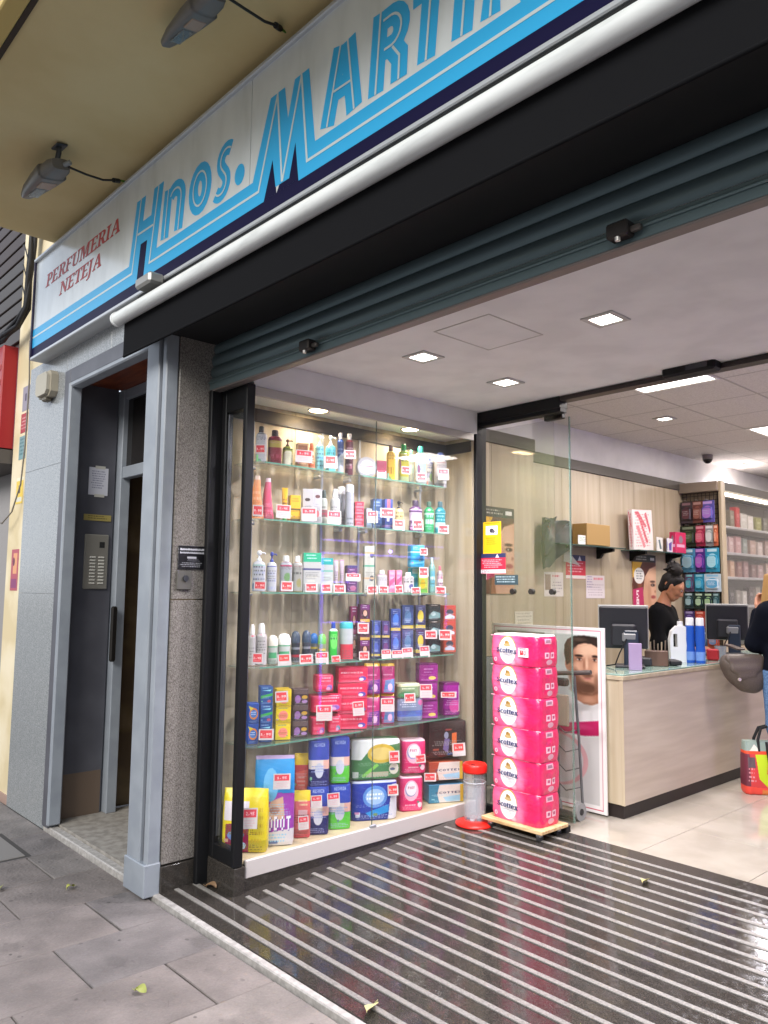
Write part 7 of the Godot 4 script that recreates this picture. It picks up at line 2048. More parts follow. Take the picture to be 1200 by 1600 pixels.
	pr("mouth", "mouthwash_bottle", "bottle", Vector3(-3.585, 1.928, -1.799), 1.152, Vector3(0.070, 0.209, 0.050), "1f8a50", "4a6a58", "b 0.44 0.52 a0c8b0;l 0.3 0.56 0.7 0.66 c0e0c8 1", "green mouthwash bottle between purple and teal ones")
	pr("mouth", "mouthwash_bottle", "bottle", Vector3(-3.585, 1.928, -1.907), 1.152, Vector3(0.076, 0.218, 0.050), "1f7f88", "4a6a70", "b 0.40 0.48 a0c8d0;b 0.58 0.64 c0dfe4;l 0.3 0.68 0.7 0.8 a0d0d8 2", "teal mouthwash bottle, right end of the second shelf")
	pr("pump", "pump_bottle", "bottle", Vector3(-3.585, 1.535, -0.473), 1.152, Vector3(0.073, 0.221, 0.050), "d9dce2", "e4e6ea", "r 0.32 0.42 0.68 0.46 3aa890;l 0.32 0.5 0.68 0.8 9aa0b8 5", "white pump bottle with white pump, far left of the third shelf")
	pr("pump", "pump_bottle", "bottle", Vector3(-3.585, 1.535, -0.556), 1.152, Vector3(0.056, 0.217, 0.050), "dcdde4", "2a3a94", "r 0.32 0.44 0.68 0.5 2a3a94;l 0.32 0.56 0.68 0.85 a0a4c0 4", "white pump bottle with a blue pump on the third shelf")
	pr("bottle", "bottle", "bottle", Vector3(-3.585, 1.535, -0.652), 1.152, Vector3(0.068, 0.200, 0.045), "b8bcc2", "e2e2e4", "b 0 0.12 a03a50;r 0.3 0.45 0.7 0.55 a03a5a;l 0.3 0.25 0.7 0.32 6a7a90 1;b 0.85 1 b0506a", "clear bottle with pink shoulder and white cap on the third shelf")
	pr("bottle", "bottle", "bottle", Vector3(-3.585, 1.535, -0.731), 1.152, Vector3(0.058, 0.201, 0.045), "b5b4ac", "e2e2e4", "b 0 0.12 b07850;l 0.3 0.25 0.7 0.32 6a7a90 1;l 0.3 0.5 0.7 0.54 b05a6a 1;b 0.85 1 a89a60", "clear bottle with amber shoulder and white cap on the third shelf")
	pr("box", "carton", "box", Vector3(-3.585, 1.535, -0.833), 1.012, Vector3(0.104, 0.222, 0.060), "dcdcda", "", "b 0 0.24 1fa078;l 0.15 0.05 0.85 0.2 c0e8d8 2;b 0.4 0.45 4a4a78;l 0.15 0.6 0.8 0.9 c8c4b8 3", "white carton with a wide green top on the third shelf")
	pr("box", "carton", "box", Vector3(-3.585, 1.535, -0.943), 1.012, Vector3(0.071, 0.196, 0.060), "d8dcdc", "", "b 0 0.2 1f9a98;l 0.15 0.05 0.85 0.15 c0e0e8 1;b 0.36 0.41 6aa898;l 0.15 0.5 0.85 0.9 b8c8c4 4", "white carton with a teal top on the third shelf")
	pr("tube", "tube", "tube", Vector3(-3.585, 1.535, -1.012), 1.152, Vector3(0.029, 0.188, 0.035), "d8ccd4", "d5a0b0", "r 0.3 0.1 0.7 0.25 c87090;l 0.3 0.4 0.7 0.8 b098a8 3", "white and pink tube, left of the pair on the third shelf", "white and pink tubes")
	pr("tube", "tube", "tube", Vector3(-3.585, 1.535, -1.057), 1.152, Vector3(0.027, 0.192, 0.035), "d0c0cc", "d5a0b0", "r 0.3 0.1 0.7 0.25 b06088;l 0.3 0.4 0.7 0.8 b098a8 3", "pinkish tube, right of the pair next to the purple cartons", "white and pink tubes")
	pr("box", "carton", "box", Vector3(-3.585, 1.535, -1.129), 1.152, Vector3(0.062, 0.079, 0.060), "5a2f62", "", "b 0 0.2 3f3468;l 0.1 0.3 0.9 0.45 c0a0c8 1;e 0.6 0.7 0.3 0.2 a85a80", "purple carton on the third shelf, lower of two", "purple cartons")
	pr("box", "carton", "box", Vector3(-3.585, 1.615, -1.129), 1.152, Vector3(0.062, 0.079, 0.060), "5a2f62", "", "b 0 0.2 3f3468;l 0.1 0.3 0.9 0.45 c0a0c8 1;e 0.6 0.7 0.3 0.2 a85a80", "purple carton on the third shelf, upper of two", "purple cartons")
	pr("box", "carton", "box", Vector3(-3.585, 1.535, -1.273), 1.012, Vector3(0.067, 0.282, 0.060), "d8d8cc", "", "b 0.42 0.46 5a9a80;e 0.7 0.2 0.2 0.06 4a4a50;e 0.7 0.7 0.2 0.06 4a4a50;b 0.14 0.18 b8a078;b 0.68 0.72 b89878", "tall white carton at the shelf joint of the third shelf")
	pr("bottle", "bottle", "bottle", Vector3(-3.585, 1.535, -1.380), 1.152, Vector3(0.066, 0.137, 0.045), "dcdadc", "e4e2e2", "b 0.2 0.3 4a2a34;b 0.34 0.4 c86a80;l 0.3 0.5 0.7 0.8 b0a8b0 3", "white squat bottle with dark band on the third shelf")
	pr("box", "carton", "box", Vector3(-3.585, 1.535, -1.461), 1.012, Vector3(0.038, 0.138, 0.060), "d87a9c", "", "l 0.1 0.1 0.9 0.9 e8b0c4 4;p c04a78 0 0.5 1 0.3 1 0.5 0 0.75", "pink carton, left of the pair on the third shelf", "pink cartons on the third shelf")
	pr("box", "carton", "box", Vector3(-3.585, 1.535, -1.523), 1.012, Vector3(0.036, 0.140, 0.060), "d87a9c", "", "l 0.1 0.1 0.9 0.9 e8b0c4 4;p c04a78 0 0.45 1 0.25 1 0.45 0 0.7", "pink carton, right of the pair on the third shelf", "pink cartons on the third shelf")
	pr("bottle", "bottle", "bottle", Vector3(-3.585, 1.535, -1.610), 1.152, Vector3(0.075, 0.129, 0.045), "dddcda", "e4e4e2", "p 7a5a50 0.2 0.25 0.5 0.4 0.8 0.28 0.8 0.34 0.5 0.46 0.2 0.32;l 0.3 0.6 0.7 0.9 c0bcb8 3", "white bottle with a brown curved line on the third shelf")
	pr("box", "carton", "box", Vector3(-3.654, 1.535, -1.734), 1.152, Vector3(0.066, 0.164, 0.060), "4ab0c4", "", "r 0.1 0.05 0.9 0.25 d0e8ec;e 0.5 0.6 0.3 0.2 2a88a8;l 0.2 0.8 0.8 0.95 c0e0e8 1", "turquoise and white carton on the third shelf under the blue packs")
	pr("box", "carton", "box", Vector3(-3.585, 1.535, -1.743), 0.977, Vector3(0.056, 0.162, 0.060), "b8c850", "", "r 0 0 1 0.4 e0e4d8;e 0.45 0.65 0.3 0.18 d8b418;b 0.86 1 5aa03a;l 0.2 0.1 0.8 0.3 8aa860 2", "green, white and yellow carton on the third shelf")
	pr("pack", "wrapped_pack", "pack", Vector3(-3.585, 1.700, -1.681), 1.152, Vector3(0.100, 0.141, 0.070), "2f9cc8", "", "b 0.3 0.36 c0e0f0;b 0.62 0.7 1f70a8;l 0.1 0.1 0.6 0.25 d0ecf8 2;p 6ac0e0 0 0.8 1 0.72 1 0.8 0 0.9", "blue soft pack lying on the cartons near the right of the third shelf")
	pr("mouth", "mouthwash_bottle", "bottle", Vector3(-3.585, 1.535, -1.830), 1.152, Vector3(0.041, 0.232, 0.050), "8fc4bc", "b8d8d4", "b 0.5 0.75 5a9aa8;l 0.3 0.55 0.7 0.7 d0e8ec 2", "clear aqua bottle with a blue label on the third shelf")
	pr("mouth", "mouthwash_bottle", "bottle", Vector3(-3.585, 1.535, -1.906), 1.152, Vector3(0.040, 0.179, 0.050), "c4b4b8", "c86a78", "b 0.45 0.7 d8c8d0;l 0.3 0.5 0.7 0.65 a0687a 2", "clear bottle with pink cap, right end of the third shelf")
	pr("round", "bottle", "bottle", Vector3(-3.585, 1.141, -0.443), 1.152, Vector3(0.038, 0.217, 0.034), "ddd8d6", "e4e0de", "e 0.5 0.25 0.12 0.07 c0405a;b 0.88 1 c88a98", "white tube bottle at the far left of the fourth shelf", "white bottles with pink foot")
	pr("round", "bottle", "bottle", Vector3(-3.585, 1.141, -0.501), 1.152, Vector3(0.062, 0.223, 0.055), "ddd8d6", "e4e0de", "e 0.5 0.22 0.12 0.07 b88a90;b 0.85 1 d898a8", "white bottle with pink foot, second from the left on the fourth shelf", "white bottles with pink foot")
	pr("rollon", "roll_on", "deodorant", Vector3(-3.585, 1.141, -0.575), 1.152, Vector3(0.059, 0.157, 0.052), "d6dcd4", "dcd6c8", "b 0.02 0.08 6ab088;r 0.36 0.3 0.64 0.5 4a9a6a;l 0.34 0.6 0.66 0.8 9ac0a8 3", "white roll-on with cream dome cap on the fourth shelf")
	pr("rollon", "roll_on", "deodorant", Vector3(-3.585, 1.141, -0.651), 1.152, Vector3(0.076, 0.163, 0.067), "dfe4de", "e2e4e0", "b 0.02 0.08 6ab088;r 0.36 0.3 0.64 0.5 4a9a6a;l 0.34 0.6 0.66 0.8 9ac0a8 3", "white roll-on with white dome cap and green print on the fourth shelf")
	pr("rollon", "roll_on", "deodorant", Vector3(-3.585, 1.141, -0.730), 1.152, Vector3(0.052, 0.174, 0.046), "2a2c34", "3a4656", "b 0.2 0.3 7a7c84;b 0.45 0.55 9a2a38;b 0.7 1 8a8c90", "dark roll-on with red stripe, left of the pair on the fourth shelf", "dark roll-ons")
	pr("rollon", "roll_on", "deodorant", Vector3(-3.585, 1.141, -0.806), 1.152, Vector3(0.053, 0.176, 0.047), "2a2c38", "3a4a60", "b 0.2 0.3 7a7c84;b 0.48 0.55 9a2a38;b 0.75 1 6a6c74", "dark roll-on with red stripe, right of the pair on the fourth shelf", "dark roll-ons")
	pr("rollon", "roll_on", "deodorant", Vector3(-3.670, 1.141, -0.924), 1.152, Vector3(0.050, 0.152, 0.045), "8a909a", "2a6ab0", "b 0.2 0.3 c8b050;b 0.5 0.6 c8ccd0", "grey roll-on with blue cap on the fourth shelf")
	pr("rollon", "roll_on", "deodorant", Vector3(-3.585, 1.141, -0.918), 1.152, Vector3(0.048, 0.153, 0.042), "9aa880", "6ab848", "b 0.25 0.33 c8b050;b 0.5 0.62 d8d8d0", "grey-green roll-on with lime cap on the fourth shelf")
	pr("bottle", "bottle", "bottle", Vector3(-3.585, 1.141, -1.000), 1.152, Vector3(0.050, 0.218, 0.045), "2fa83c", "2a4aa0", "b 0 0.36 d4dce0;l 0.3 0.12 0.7 0.3 6a90a8 2;e 0.5 0.65 0.15 0.1 6ad060", "white and bright green bottle with blue cap on the fourth shelf")
	pr("can", "spray_can", "spray can", Vector3(-3.585, 1.141, -1.100), 1.152, Vector3(0.084, 0.218, 0.074), "d5dadc", "3fa8b0", "b 0.1 0.14 5a8aa0;l 0.3 0.2 0.7 0.34 8aa0b0 2;r 0.3 0.5 0.72 0.7 c03a4a;b 0.9 0.94 a0a8b0", "white spray can with teal cap on the fourth shelf")
	pr("box", "carton", "box", Vector3(-3.663, 1.281, -1.218), 1.152, Vector3(0.043, 0.167, 0.050), "8a2a5a", "", "r 0 0 1 0.3 8a2a5a;e 0.5 0.55 0.34 0.24 4a1c30;e 0.5 0.5 0.2 0.17 d0a088;r 0 0.84 1 1 b05a80;l 0.2 0.05 0.8 0.25 d8c8dc 2", "small crimson hair dye carton stacked high left on the fourth shelf")
	pr("box", "carton", "box", Vector3(-3.663, 1.141, -1.221), 1.152, Vector3(0.043, 0.158, 0.050), "9a8a84", "", "r 0 0 1 0.3 8a7a74;e 0.5 0.55 0.34 0.24 5a4038;e 0.5 0.5 0.2 0.17 d0a088;r 0 0.84 1 1 a89a94;l 0.2 0.05 0.8 0.25 d8c8dc 2", "grey beige hair dye carton under the crimson one")
	pr("box", "carton", "box", Vector3(-3.585, 1.141, -1.236), 1.152, Vector3(0.062, 0.106, 0.060), "55203c", "", "r 0 0 1 0.3 6a2a68;e 0.5 0.55 0.34 0.24 2c1418;e 0.5 0.5 0.2 0.17 d0a088;r 0 0.84 1 1 c8a038;l 0.2 0.05 0.8 0.25 d8c8dc 2", "maroon hair dye carton with a portrait, bottom of three", "maroon hair dye cartons")
	pr("box", "carton", "box", Vector3(-3.585, 1.248, -1.236), 1.152, Vector3(0.062, 0.106, 0.060), "55203c", "", "r 0 0 1 0.3 6a2a68;e 0.5 0.55 0.34 0.24 2c1418;e 0.5 0.5 0.2 0.17 d0a088;r 0 0.84 1 1 c8a038;l 0.2 0.05 0.8 0.25 d8c8dc 2", "maroon hair dye carton with a portrait, middle of three", "maroon hair dye cartons")
	pr("box", "carton", "box", Vector3(-3.585, 1.356, -1.236), 1.152, Vector3(0.062, 0.106, 0.060), "55203c", "", "r 0 0 1 0.3 6a2a68;e 0.5 0.55 0.34 0.24 2c1418;e 0.5 0.5 0.2 0.17 d0a088;r 0 0.84 1 1 c8a038;l 0.2 0.05 0.8 0.25 d8c8dc 2", "maroon hair dye carton with a portrait, top of three", "maroon hair dye cartons")
	pr("box", "carton", "box", Vector3(-3.585, 1.141, -1.330), 1.047, Vector3(0.056, 0.110, 0.060), "2a3470", "", "b 0.82 0.95 b8a030;e 0.5 0.45 0.3 0.25 4a5aa8;l 0.2 0.1 0.8 0.25 9aa8d0 2;l 0.2 0.6 0.8 0.75 a8b0d0 2", "navy hair dye carton next to the maroon ones, lower of two on the fourth shelf", "navy hair dye cartons")
	pr("box", "carton", "box", Vector3(-3.585, 1.253, -1.330), 1.047, Vector3(0.056, 0.110, 0.060), "2a3470", "", "b 0.82 0.95 b8a030;e 0.5 0.45 0.3 0.25 4a5aa8;l 0.2 0.1 0.8 0.25 9aa8d0 2;l 0.2 0.6 0.8 0.75 a8b0d0 2", "navy hair dye carton next to the maroon ones, upper of two on the fourth shelf", "navy hair dye cartons")
	pr("box", "carton", "box", Vector3(-3.585, 1.141, -1.411), 1.047, Vector3(0.049, 0.108, 0.060), "3a2a60", "", "b 0.82 0.95 b8a030;e 0.5 0.45 0.3 0.25 6a3a70;l 0.2 0.1 0.8 0.25 9aa8d0 2;l 0.2 0.6 0.8 0.75 a8b0d0 2", "violet navy hair dye carton, lower of two on the fourth shelf", "navy hair dye cartons")
	pr("box", "carton", "box", Vector3(-3.585, 1.251, -1.411), 1.047, Vector3(0.049, 0.108, 0.060), "3a2a60", "", "b 0.82 0.95 b8a030;e 0.5 0.45 0.3 0.25 6a3a70;l 0.2 0.1 0.8 0.25 9aa8d0 2;l 0.2 0.6 0.8 0.75 a8b0d0 2", "violet navy hair dye carton, upper of two on the fourth shelf", "navy hair dye cartons")
	pr("box", "carton", "box", Vector3(-3.585, 1.141, -1.496), 1.047, Vector3(0.063, 0.145, 0.060), "22347a", "", "b 0.82 0.95 b8a030;e 0.5 0.45 0.3 0.25 3f6ab8;l 0.2 0.1 0.8 0.25 9aa8d0 2;l 0.2 0.6 0.8 0.75 a8b0d0 2", "bright blue hair dye carton, lower of two on the fourth shelf", "navy hair dye cartons")
	pr("box", "carton", "box", Vector3(-3.585, 1.288, -1.496), 1.047, Vector3(0.063, 0.145, 0.060), "22347a", "", "b 0.82 0.95 b8a030;e 0.5 0.45 0.3 0.25 3f6ab8;l 0.2 0.1 0.8 0.25 9aa8d0 2;l 0.2 0.6 0.8 0.75 a8b0d0 2", "bright blue hair dye carton, upper of two on the fourth shelf", "navy hair dye cartons")
	pr("box", "carton", "box", Vector3(-3.585, 1.141, -1.602), 1.047, Vector3(0.073, 0.156, 0.060), "2a3a6a", "", "b 0.82 0.95 b8a030;e 0.5 0.45 0.3 0.25 4a6a90;l 0.2 0.1 0.8 0.25 9aa8d0 2;l 0.2 0.6 0.8 0.75 a8b0d0 2", "slate blue hair dye carton, lower of two on the fourth shelf", "navy hair dye cartons")
	pr("box", "carton", "box", Vector3(-3.585, 1.299, -1.602), 1.047, Vector3(0.073, 0.156, 0.060), "2a3a6a", "", "b 0.82 0.95 b8a030;e 0.5 0.45 0.3 0.25 4a6a90;l 0.2 0.1 0.8 0.25 9aa8d0 2;l 0.2 0.6 0.8 0.75 a8b0d0 2", "slate blue hair dye carton, upper of two on the fourth shelf", "navy hair dye cartons")
	pr("box", "carton", "box", Vector3(-3.585, 1.141, -1.716), 1.047, Vector3(0.066, 0.155, 0.060), "2c2a50", "", "b 0.82 0.95 b8a030;e 0.5 0.45 0.3 0.25 c8b040;l 0.2 0.1 0.8 0.25 9aa8d0 2;l 0.2 0.6 0.8 0.75 a8b0d0 2", "dark indigo hair dye carton with yellow flash, lower of two on the fourth shelf", "navy hair dye cartons")
	pr("box", "carton", "box", Vector3(-3.585, 1.299, -1.716), 1.047, Vector3(0.066, 0.155, 0.060), "2c2a50", "", "b 0.82 0.95 b8a030;e 0.5 0.45 0.3 0.25 c8b040;l 0.2 0.1 0.8 0.25 9aa8d0 2;l 0.2 0.6 0.8 0.75 a8b0d0 2", "dark indigo hair dye carton with yellow flash, upper of two on the fourth shelf", "navy hair dye cartons")
	pr("box", "carton", "box", Vector3(-3.585, 1.141, -1.842), 1.152, Vector3(0.083, 0.105, 0.060), "1c2024", "", "r 0 0 1 0.16 2a1c18;p 6a8a8a 0 0.7 0.4 0.4 1 0.55 1 0.85 0 0.9;e 0.4 0.6 0.2 0.12 a8c0c0;l 0.2 0.04 0.8 0.14 c8c0b8 1", "black shaver carton with teal picture, bottom of three", "black shaver cartons")
	pr("box", "carton", "box", Vector3(-3.585, 1.248, -1.842), 1.152, Vector3(0.083, 0.105, 0.060), "1c2024", "", "r 0 0 1 0.16 2a1c18;p 6a8a8a 0 0.7 0.4 0.4 1 0.55 1 0.85 0 0.9;e 0.4 0.6 0.2 0.12 a8c0c0;l 0.2 0.04 0.8 0.14 c8c0b8 1", "black shaver carton with teal picture, middle of three", "black shaver cartons")
	pr("box", "carton", "box", Vector3(-3.585, 1.355, -1.842), 1.152, Vector3(0.083, 0.105, 0.060), "1c2024", "", "r 0 0 1 0.16 2a1c18;p 6a8a8a 0 0.7 0.4 0.4 1 0.55 1 0.85 0 0.9;e 0.4 0.6 0.2 0.12 a8c0c0;l 0.2 0.04 0.8 0.14 c8c0b8 1", "black shaver carton with teal picture, top of three", "black shaver cartons")
	pr("box", "carton", "box", Vector3(-3.585, 1.141, -1.988), 1.152, Vector3(0.089, 0.103, 0.060), "a8402c", "", "r 0 0 1 0.15 b03a30;e 0.5 0.45 0.3 0.2 3a3a4a;p b8c4d8 0.1 0.7 0.5 0.55 0.9 0.7 0.9 0.85 0.1 0.85", "red shaver carton at the right end, bottom of three", "red shaver cartons")
	pr("box", "carton", "box", Vector3(-3.585, 1.245, -1.988), 1.152, Vector3(0.089, 0.103, 0.060), "a8402c", "", "r 0 0 1 0.15 b03a30;e 0.5 0.45 0.3 0.2 3a3a4a;p b8c4d8 0.1 0.7 0.5 0.55 0.9 0.7 0.9 0.85 0.1 0.85", "red shaver carton at the right end, middle of three", "red shaver cartons")
	pr("box", "carton", "box", Vector3(-3.585, 1.349, -1.988), 1.152, Vector3(0.089, 0.103, 0.060), "a8402c", "", "r 0 0 1 0.15 b03a30;e 0.5 0.45 0.3 0.2 3a3a4a;p b8c4d8 0.1 0.7 0.5 0.55 0.9 0.7 0.9 0.85 0.1 0.85", "red and blue shaver carton at the right end, top of three", "red shaver cartons")
	pr("box", "carton", "box", Vector3(-3.585, 0.735, -0.458), 1.152, Vector3(0.056, 0.103, 0.080), "1f4a9c", "", "e 0.5 0.5 0.42 0.3 d88030;e 0.5 0.5 0.32 0.2 2a6ab8;l 0.2 0.4 0.8 0.6 d8e0f0 2;p d0c030 0 0.1 0.5 0.2 0.2 0.35", "blue and orange carton at the far left of the lowest glass shelf, lower one", "blue and orange cartons")
	pr("box", "carton", "box", Vector3(-3.585, 0.840, -0.458), 1.152, Vector3(0.056, 0.103, 0.080), "1f4a9c", "", "e 0.5 0.5 0.42 0.3 d88030;e 0.5 0.5 0.32 0.2 2a6ab8;l 0.2 0.4 0.8 0.6 d8e0f0 2;p d0c030 0 0.1 0.5 0.2 0.2 0.35", "blue and orange carton at the far left of the lowest glass shelf, upper one", "blue and orange cartons")
	pr("box", "carton", "box", Vector3(-3.585, 0.735, -0.537), 1.152, Vector3(0.066, 0.096, 0.080), "1a4a8c", "", "p 3aa84a 0 0.5 1 0.35 1 0.5 0 0.66;p 8ad0e0 0.1 0.2 0.9 0.15 0.8 0.25;e 0.7 0.8 0.15 0.08 b84a60;l 0.15 0.04 0.8 0.14 a8c8e8 1", "blue carton with green sweep, bottom of three", "blue cartons with a green sweep")
	pr("box", "carton", "box", Vector3(-3.585, 0.832, -0.537), 1.152, Vector3(0.066, 0.096, 0.080), "1a4a8c", "", "p 3aa84a 0 0.5 1 0.35 1 0.5 0 0.66;p 8ad0e0 0.1 0.2 0.9 0.15 0.8 0.25;e 0.7 0.8 0.15 0.08 b84a60;l 0.15 0.04 0.8 0.14 a8c8e8 1", "blue carton with green sweep, middle of three", "blue cartons with a green sweep")
	pr("box", "carton", "box", Vector3(-3.585, 0.930, -0.537), 1.152, Vector3(0.066, 0.096, 0.080), "1a4a8c", "", "p 3aa84a 0 0.5 1 0.35 1 0.5 0 0.66;p 8ad0e0 0.1 0.2 0.9 0.15 0.8 0.25;e 0.7 0.8 0.15 0.08 b84a60;l 0.15 0.04 0.8 0.14 a8c8e8 1", "blue carton with green sweep, top of three", "blue cartons with a green sweep")
	pr("box", "carton", "box", Vector3(-3.585, 0.735, -0.648), 1.152, Vector3(0.083, 0.089, 0.085), "e0c41c", "", "b 0 0.08 c8a818;l 0.15 0.1 0.85 0.24 6a8a7a 1;e 0.5 0.58 0.32 0.3 e88a78;l 0.25 0.45 0.75 0.75 d04a48 3", "yellow carton, bottom of three on the lowest glass shelf", "yellow cartons")
	pr("box", "carton", "box", Vector3(-3.585, 0.826, -0.648), 1.152, Vector3(0.083, 0.089, 0.085), "e0c41c", "", "b 0 0.08 c8a818;l 0.15 0.1 0.85 0.24 6a8a7a 1;e 0.5 0.58 0.32 0.3 e88a78;l 0.25 0.45 0.75 0.75 d04a48 3", "yellow carton, middle of three on the lowest glass shelf", "yellow cartons")
	pr("box", "carton", "box", Vector3(-3.585, 0.916, -0.648), 1.152, Vector3(0.083, 0.089, 0.085), "e0c41c", "", "b 0 0.08 c8a818;l 0.15 0.1 0.85 0.24 6a8a7a 1;e 0.5 0.58 0.32 0.3 e88a78;l 0.25 0.45 0.75 0.75 d04a48 3", "yellow carton, top of three, red price card on it", "yellow cartons")
	pr("box", "carton", "box", Vector3(-3.585, 0.735, -0.765), 1.152, Vector3(0.084, 0.086, 0.085), "38242c", "", "b 0 0.3 5a4848;e 0.28 0.62 0.2 0.26 8a60a0;e 0.75 0.5 0.2 0.12 b89030;e 0.75 0.78 0.2 0.1 9a78a8", "dark purple carton, bottom of three on the lowest glass shelf", "dark purple cartons")
	pr("box", "carton", "box", Vector3(-3.585, 0.822, -0.765), 1.152, Vector3(0.084, 0.086, 0.085), "38242c", "", "b 0 0.3 5a4848;e 0.28 0.62 0.2 0.26 8a60a0;e 0.75 0.5 0.2 0.12 b89030;e 0.75 0.78 0.2 0.1 9a78a8", "dark purple carton, middle of three on the lowest glass shelf", "dark purple cartons")
	pr("box", "carton", "box", Vector3(-3.585, 0.909, -0.765), 1.152, Vector3(0.084, 0.086, 0.085), "38242c", "", "b 0 0.3 5a4848;e 0.28 0.62 0.2 0.26 8a60a0;e 0.75 0.5 0.2 0.12 b89030;e 0.75 0.78 0.2 0.1 9a78a8", "dark purple carton with pale front, top of three", "dark purple cartons")
	pr("pack", "wrapped_pack", "pack", Vector3(-3.585, 0.735, -0.890), 1.152, Vector3(0.078, 0.093, 0.100), "e0385c", "", "l 0.3 0.12 0.9 0.3 f0b0c0 1;t 0.55 0.34 2 f4c4d0 AUSONIA;e 0.75 0.72 0.16 0.16 8a60b0;e 0.68 0.8 0.12 0.1 d8a0c8;b 0.94 1 c02848", "pink pad pack in the bottom row, left one on the lowest glass shelf", "pink pad packs")
	pr("pack", "wrapped_pack", "pack", Vector3(-3.585, 0.735, -1.010), 1.152, Vector3(0.075, 0.091, 0.100), "e0385c", "", "l 0.3 0.12 0.9 0.3 f0b0c0 1;t 0.55 0.34 2 f4c4d0 AUSONIA;e 0.75 0.72 0.16 0.16 3a90a8;e 0.68 0.8 0.12 0.1 d8a0c8;b 0.94 1 c02848", "pink pad pack in the bottom row, right one beside the big pink cartons", "pink pad packs")
	pr("pack", "wrapped_pack", "pack", Vector3(-3.598, 0.852, -0.957), 1.152, Vector3(0.185, 0.094, 0.100), "dc3458", "", "l 0.3 0.12 0.9 0.3 f0b0c0 1;t 0.55 0.34 2 f4c4d0 AUSONIA;e 0.75 0.72 0.16 0.16 8a60b0;e 0.68 0.8 0.12 0.1 d8a0c8;b 0.94 1 c02848", "wide pink pad pack in the middle of the pile, white price card on it", "pink pad packs")
	pr("pack", "wrapped_pack", "pack", Vector3(-3.585, 0.969, -0.932), 1.152, Vector3(0.104, 0.092, 0.100), "e0385c", "", "l 0.3 0.12 0.9 0.3 f0b0c0 1;t 0.55 0.34 2 f4c4d0 AUSONIA;e 0.75 0.72 0.16 0.16 8a60b0;e 0.68 0.8 0.12 0.1 d8a0c8;b 0.94 1 c02848", "pink pad pack on top of the pile at the left", "pink pad packs")
	pr("box", "carton", "box", Vector3(-3.602, 0.735, -1.160), 1.047, Vector3(0.175, 0.088, 0.100), "d82850", "", "t 0.45 0.35 3 f4c8d4 AUSONIA;e 0.82 0.75 0.13 0.16 5a4aa0;e 0.78 0.8 0.08 0.1 e8d0e0;b 0 0.05 b81c40;b 0.95 1 e05a78", "wide pink carton, bottom of four on the lowest glass shelf", "wide pink cartons")
	pr("box", "carton", "box", Vector3(-3.602, 0.825, -1.160), 1.047, Vector3(0.175, 0.088, 0.100), "d82850", "", "t 0.45 0.35 3 f4c8d4 AUSONIA;e 0.82 0.75 0.13 0.16 5a4aa0;e 0.78 0.8 0.08 0.1 e8d0e0;b 0 0.05 b81c40;b 0.95 1 e05a78", "wide pink carton, second from the bottom of four", "wide pink cartons")
	pr("box", "carton", "box", Vector3(-3.602, 0.914, -1.160), 1.047, Vector3(0.175, 0.088, 0.100), "d82850", "", "t 0.45 0.35 3 f4c8d4 AUSONIA;e 0.82 0.75 0.13 0.16 5a4aa0;e 0.78 0.8 0.08 0.1 e8d0e0;b 0 0.05 b81c40;b 0.95 1 e05a78", "wide pink carton, third from the bottom of four, dark gift ribbon print", "wide pink cartons")
	pr("box", "carton", "box", Vector3(-3.602, 1.004, -1.160), 1.047, Vector3(0.175, 0.088, 0.100), "d82850", "", "t 0.45 0.35 3 f4c8d4 AUSONIA;e 0.82 0.75 0.13 0.16 5a4aa0;e 0.78 0.8 0.08 0.1 e8d0e0;b 0 0.05 b81c40;b 0.95 1 e05a78", "wide pink carton, top of four", "wide pink cartons")
	pr("pouch", "bag_pack", "bag", Vector3(-3.585, 0.735, -1.308), 0.977, Vector3(0.100, 0.183, 0.070), "c0307a", "", "b 0 0.1 d8b030;r 0 0.1 1 0.5 a82468;l 0.15 0.35 0.85 0.45 e0a0c0 1;p 6a2a8a 0.3 0.55 0.95 0.5 0.95 0.95 0.2 0.95;e 0.65 0.78 0.16 0.12 e0b8d8", "magenta pad bag with yellow top, lower left of four", "magenta pad bags with yellow tops")
	pr("pouch", "bag_pack", "bag", Vector3(-3.585, 0.921, -1.308), 0.977, Vector3(0.100, 0.183, 0.070), "c0307a", "", "b 0 0.1 d8b030;r 0 0.1 1 0.5 a82468;l 0.15 0.35 0.85 0.45 e0a0c0 1;p 6a2a8a 0.3 0.55 0.95 0.5 0.95 0.95 0.2 0.95;e 0.65 0.78 0.16 0.12 e0b8d8", "magenta pad bag with yellow top, upper left of four", "magenta pad bags with yellow tops")
	pr("pouch", "bag_pack", "bag", Vector3(-3.585, 0.735, -1.438), 0.977, Vector3(0.087, 0.180, 0.070), "d03a80", "", "b 0 0.1 d8b030;r 0 0.1 1 0.5 a82468;l 0.15 0.35 0.85 0.45 e0a0c0 1;p 5a8ac0 0.3 0.55 0.95 0.5 0.95 0.95 0.2 0.95;e 0.65 0.78 0.16 0.12 e0b8d8", "magenta pad bag with yellow top, lower right of four", "magenta pad bags with yellow tops")
	pr("pouch", "bag_pack", "bag", Vector3(-3.585, 0.917, -1.438), 0.977, Vector3(0.087, 0.180, 0.070), "d03a80", "", "b 0 0.1 d8b030;r 0 0.1 1 0.5 a82468;l 0.15 0.35 0.85 0.45 e0a0c0 1;p 5a8ac0 0.3 0.55 0.95 0.5 0.95 0.95 0.2 0.95;e 0.65 0.78 0.16 0.12 e0b8d8", "magenta pad bag with yellow top, upper right of four", "magenta pad bags with yellow tops")
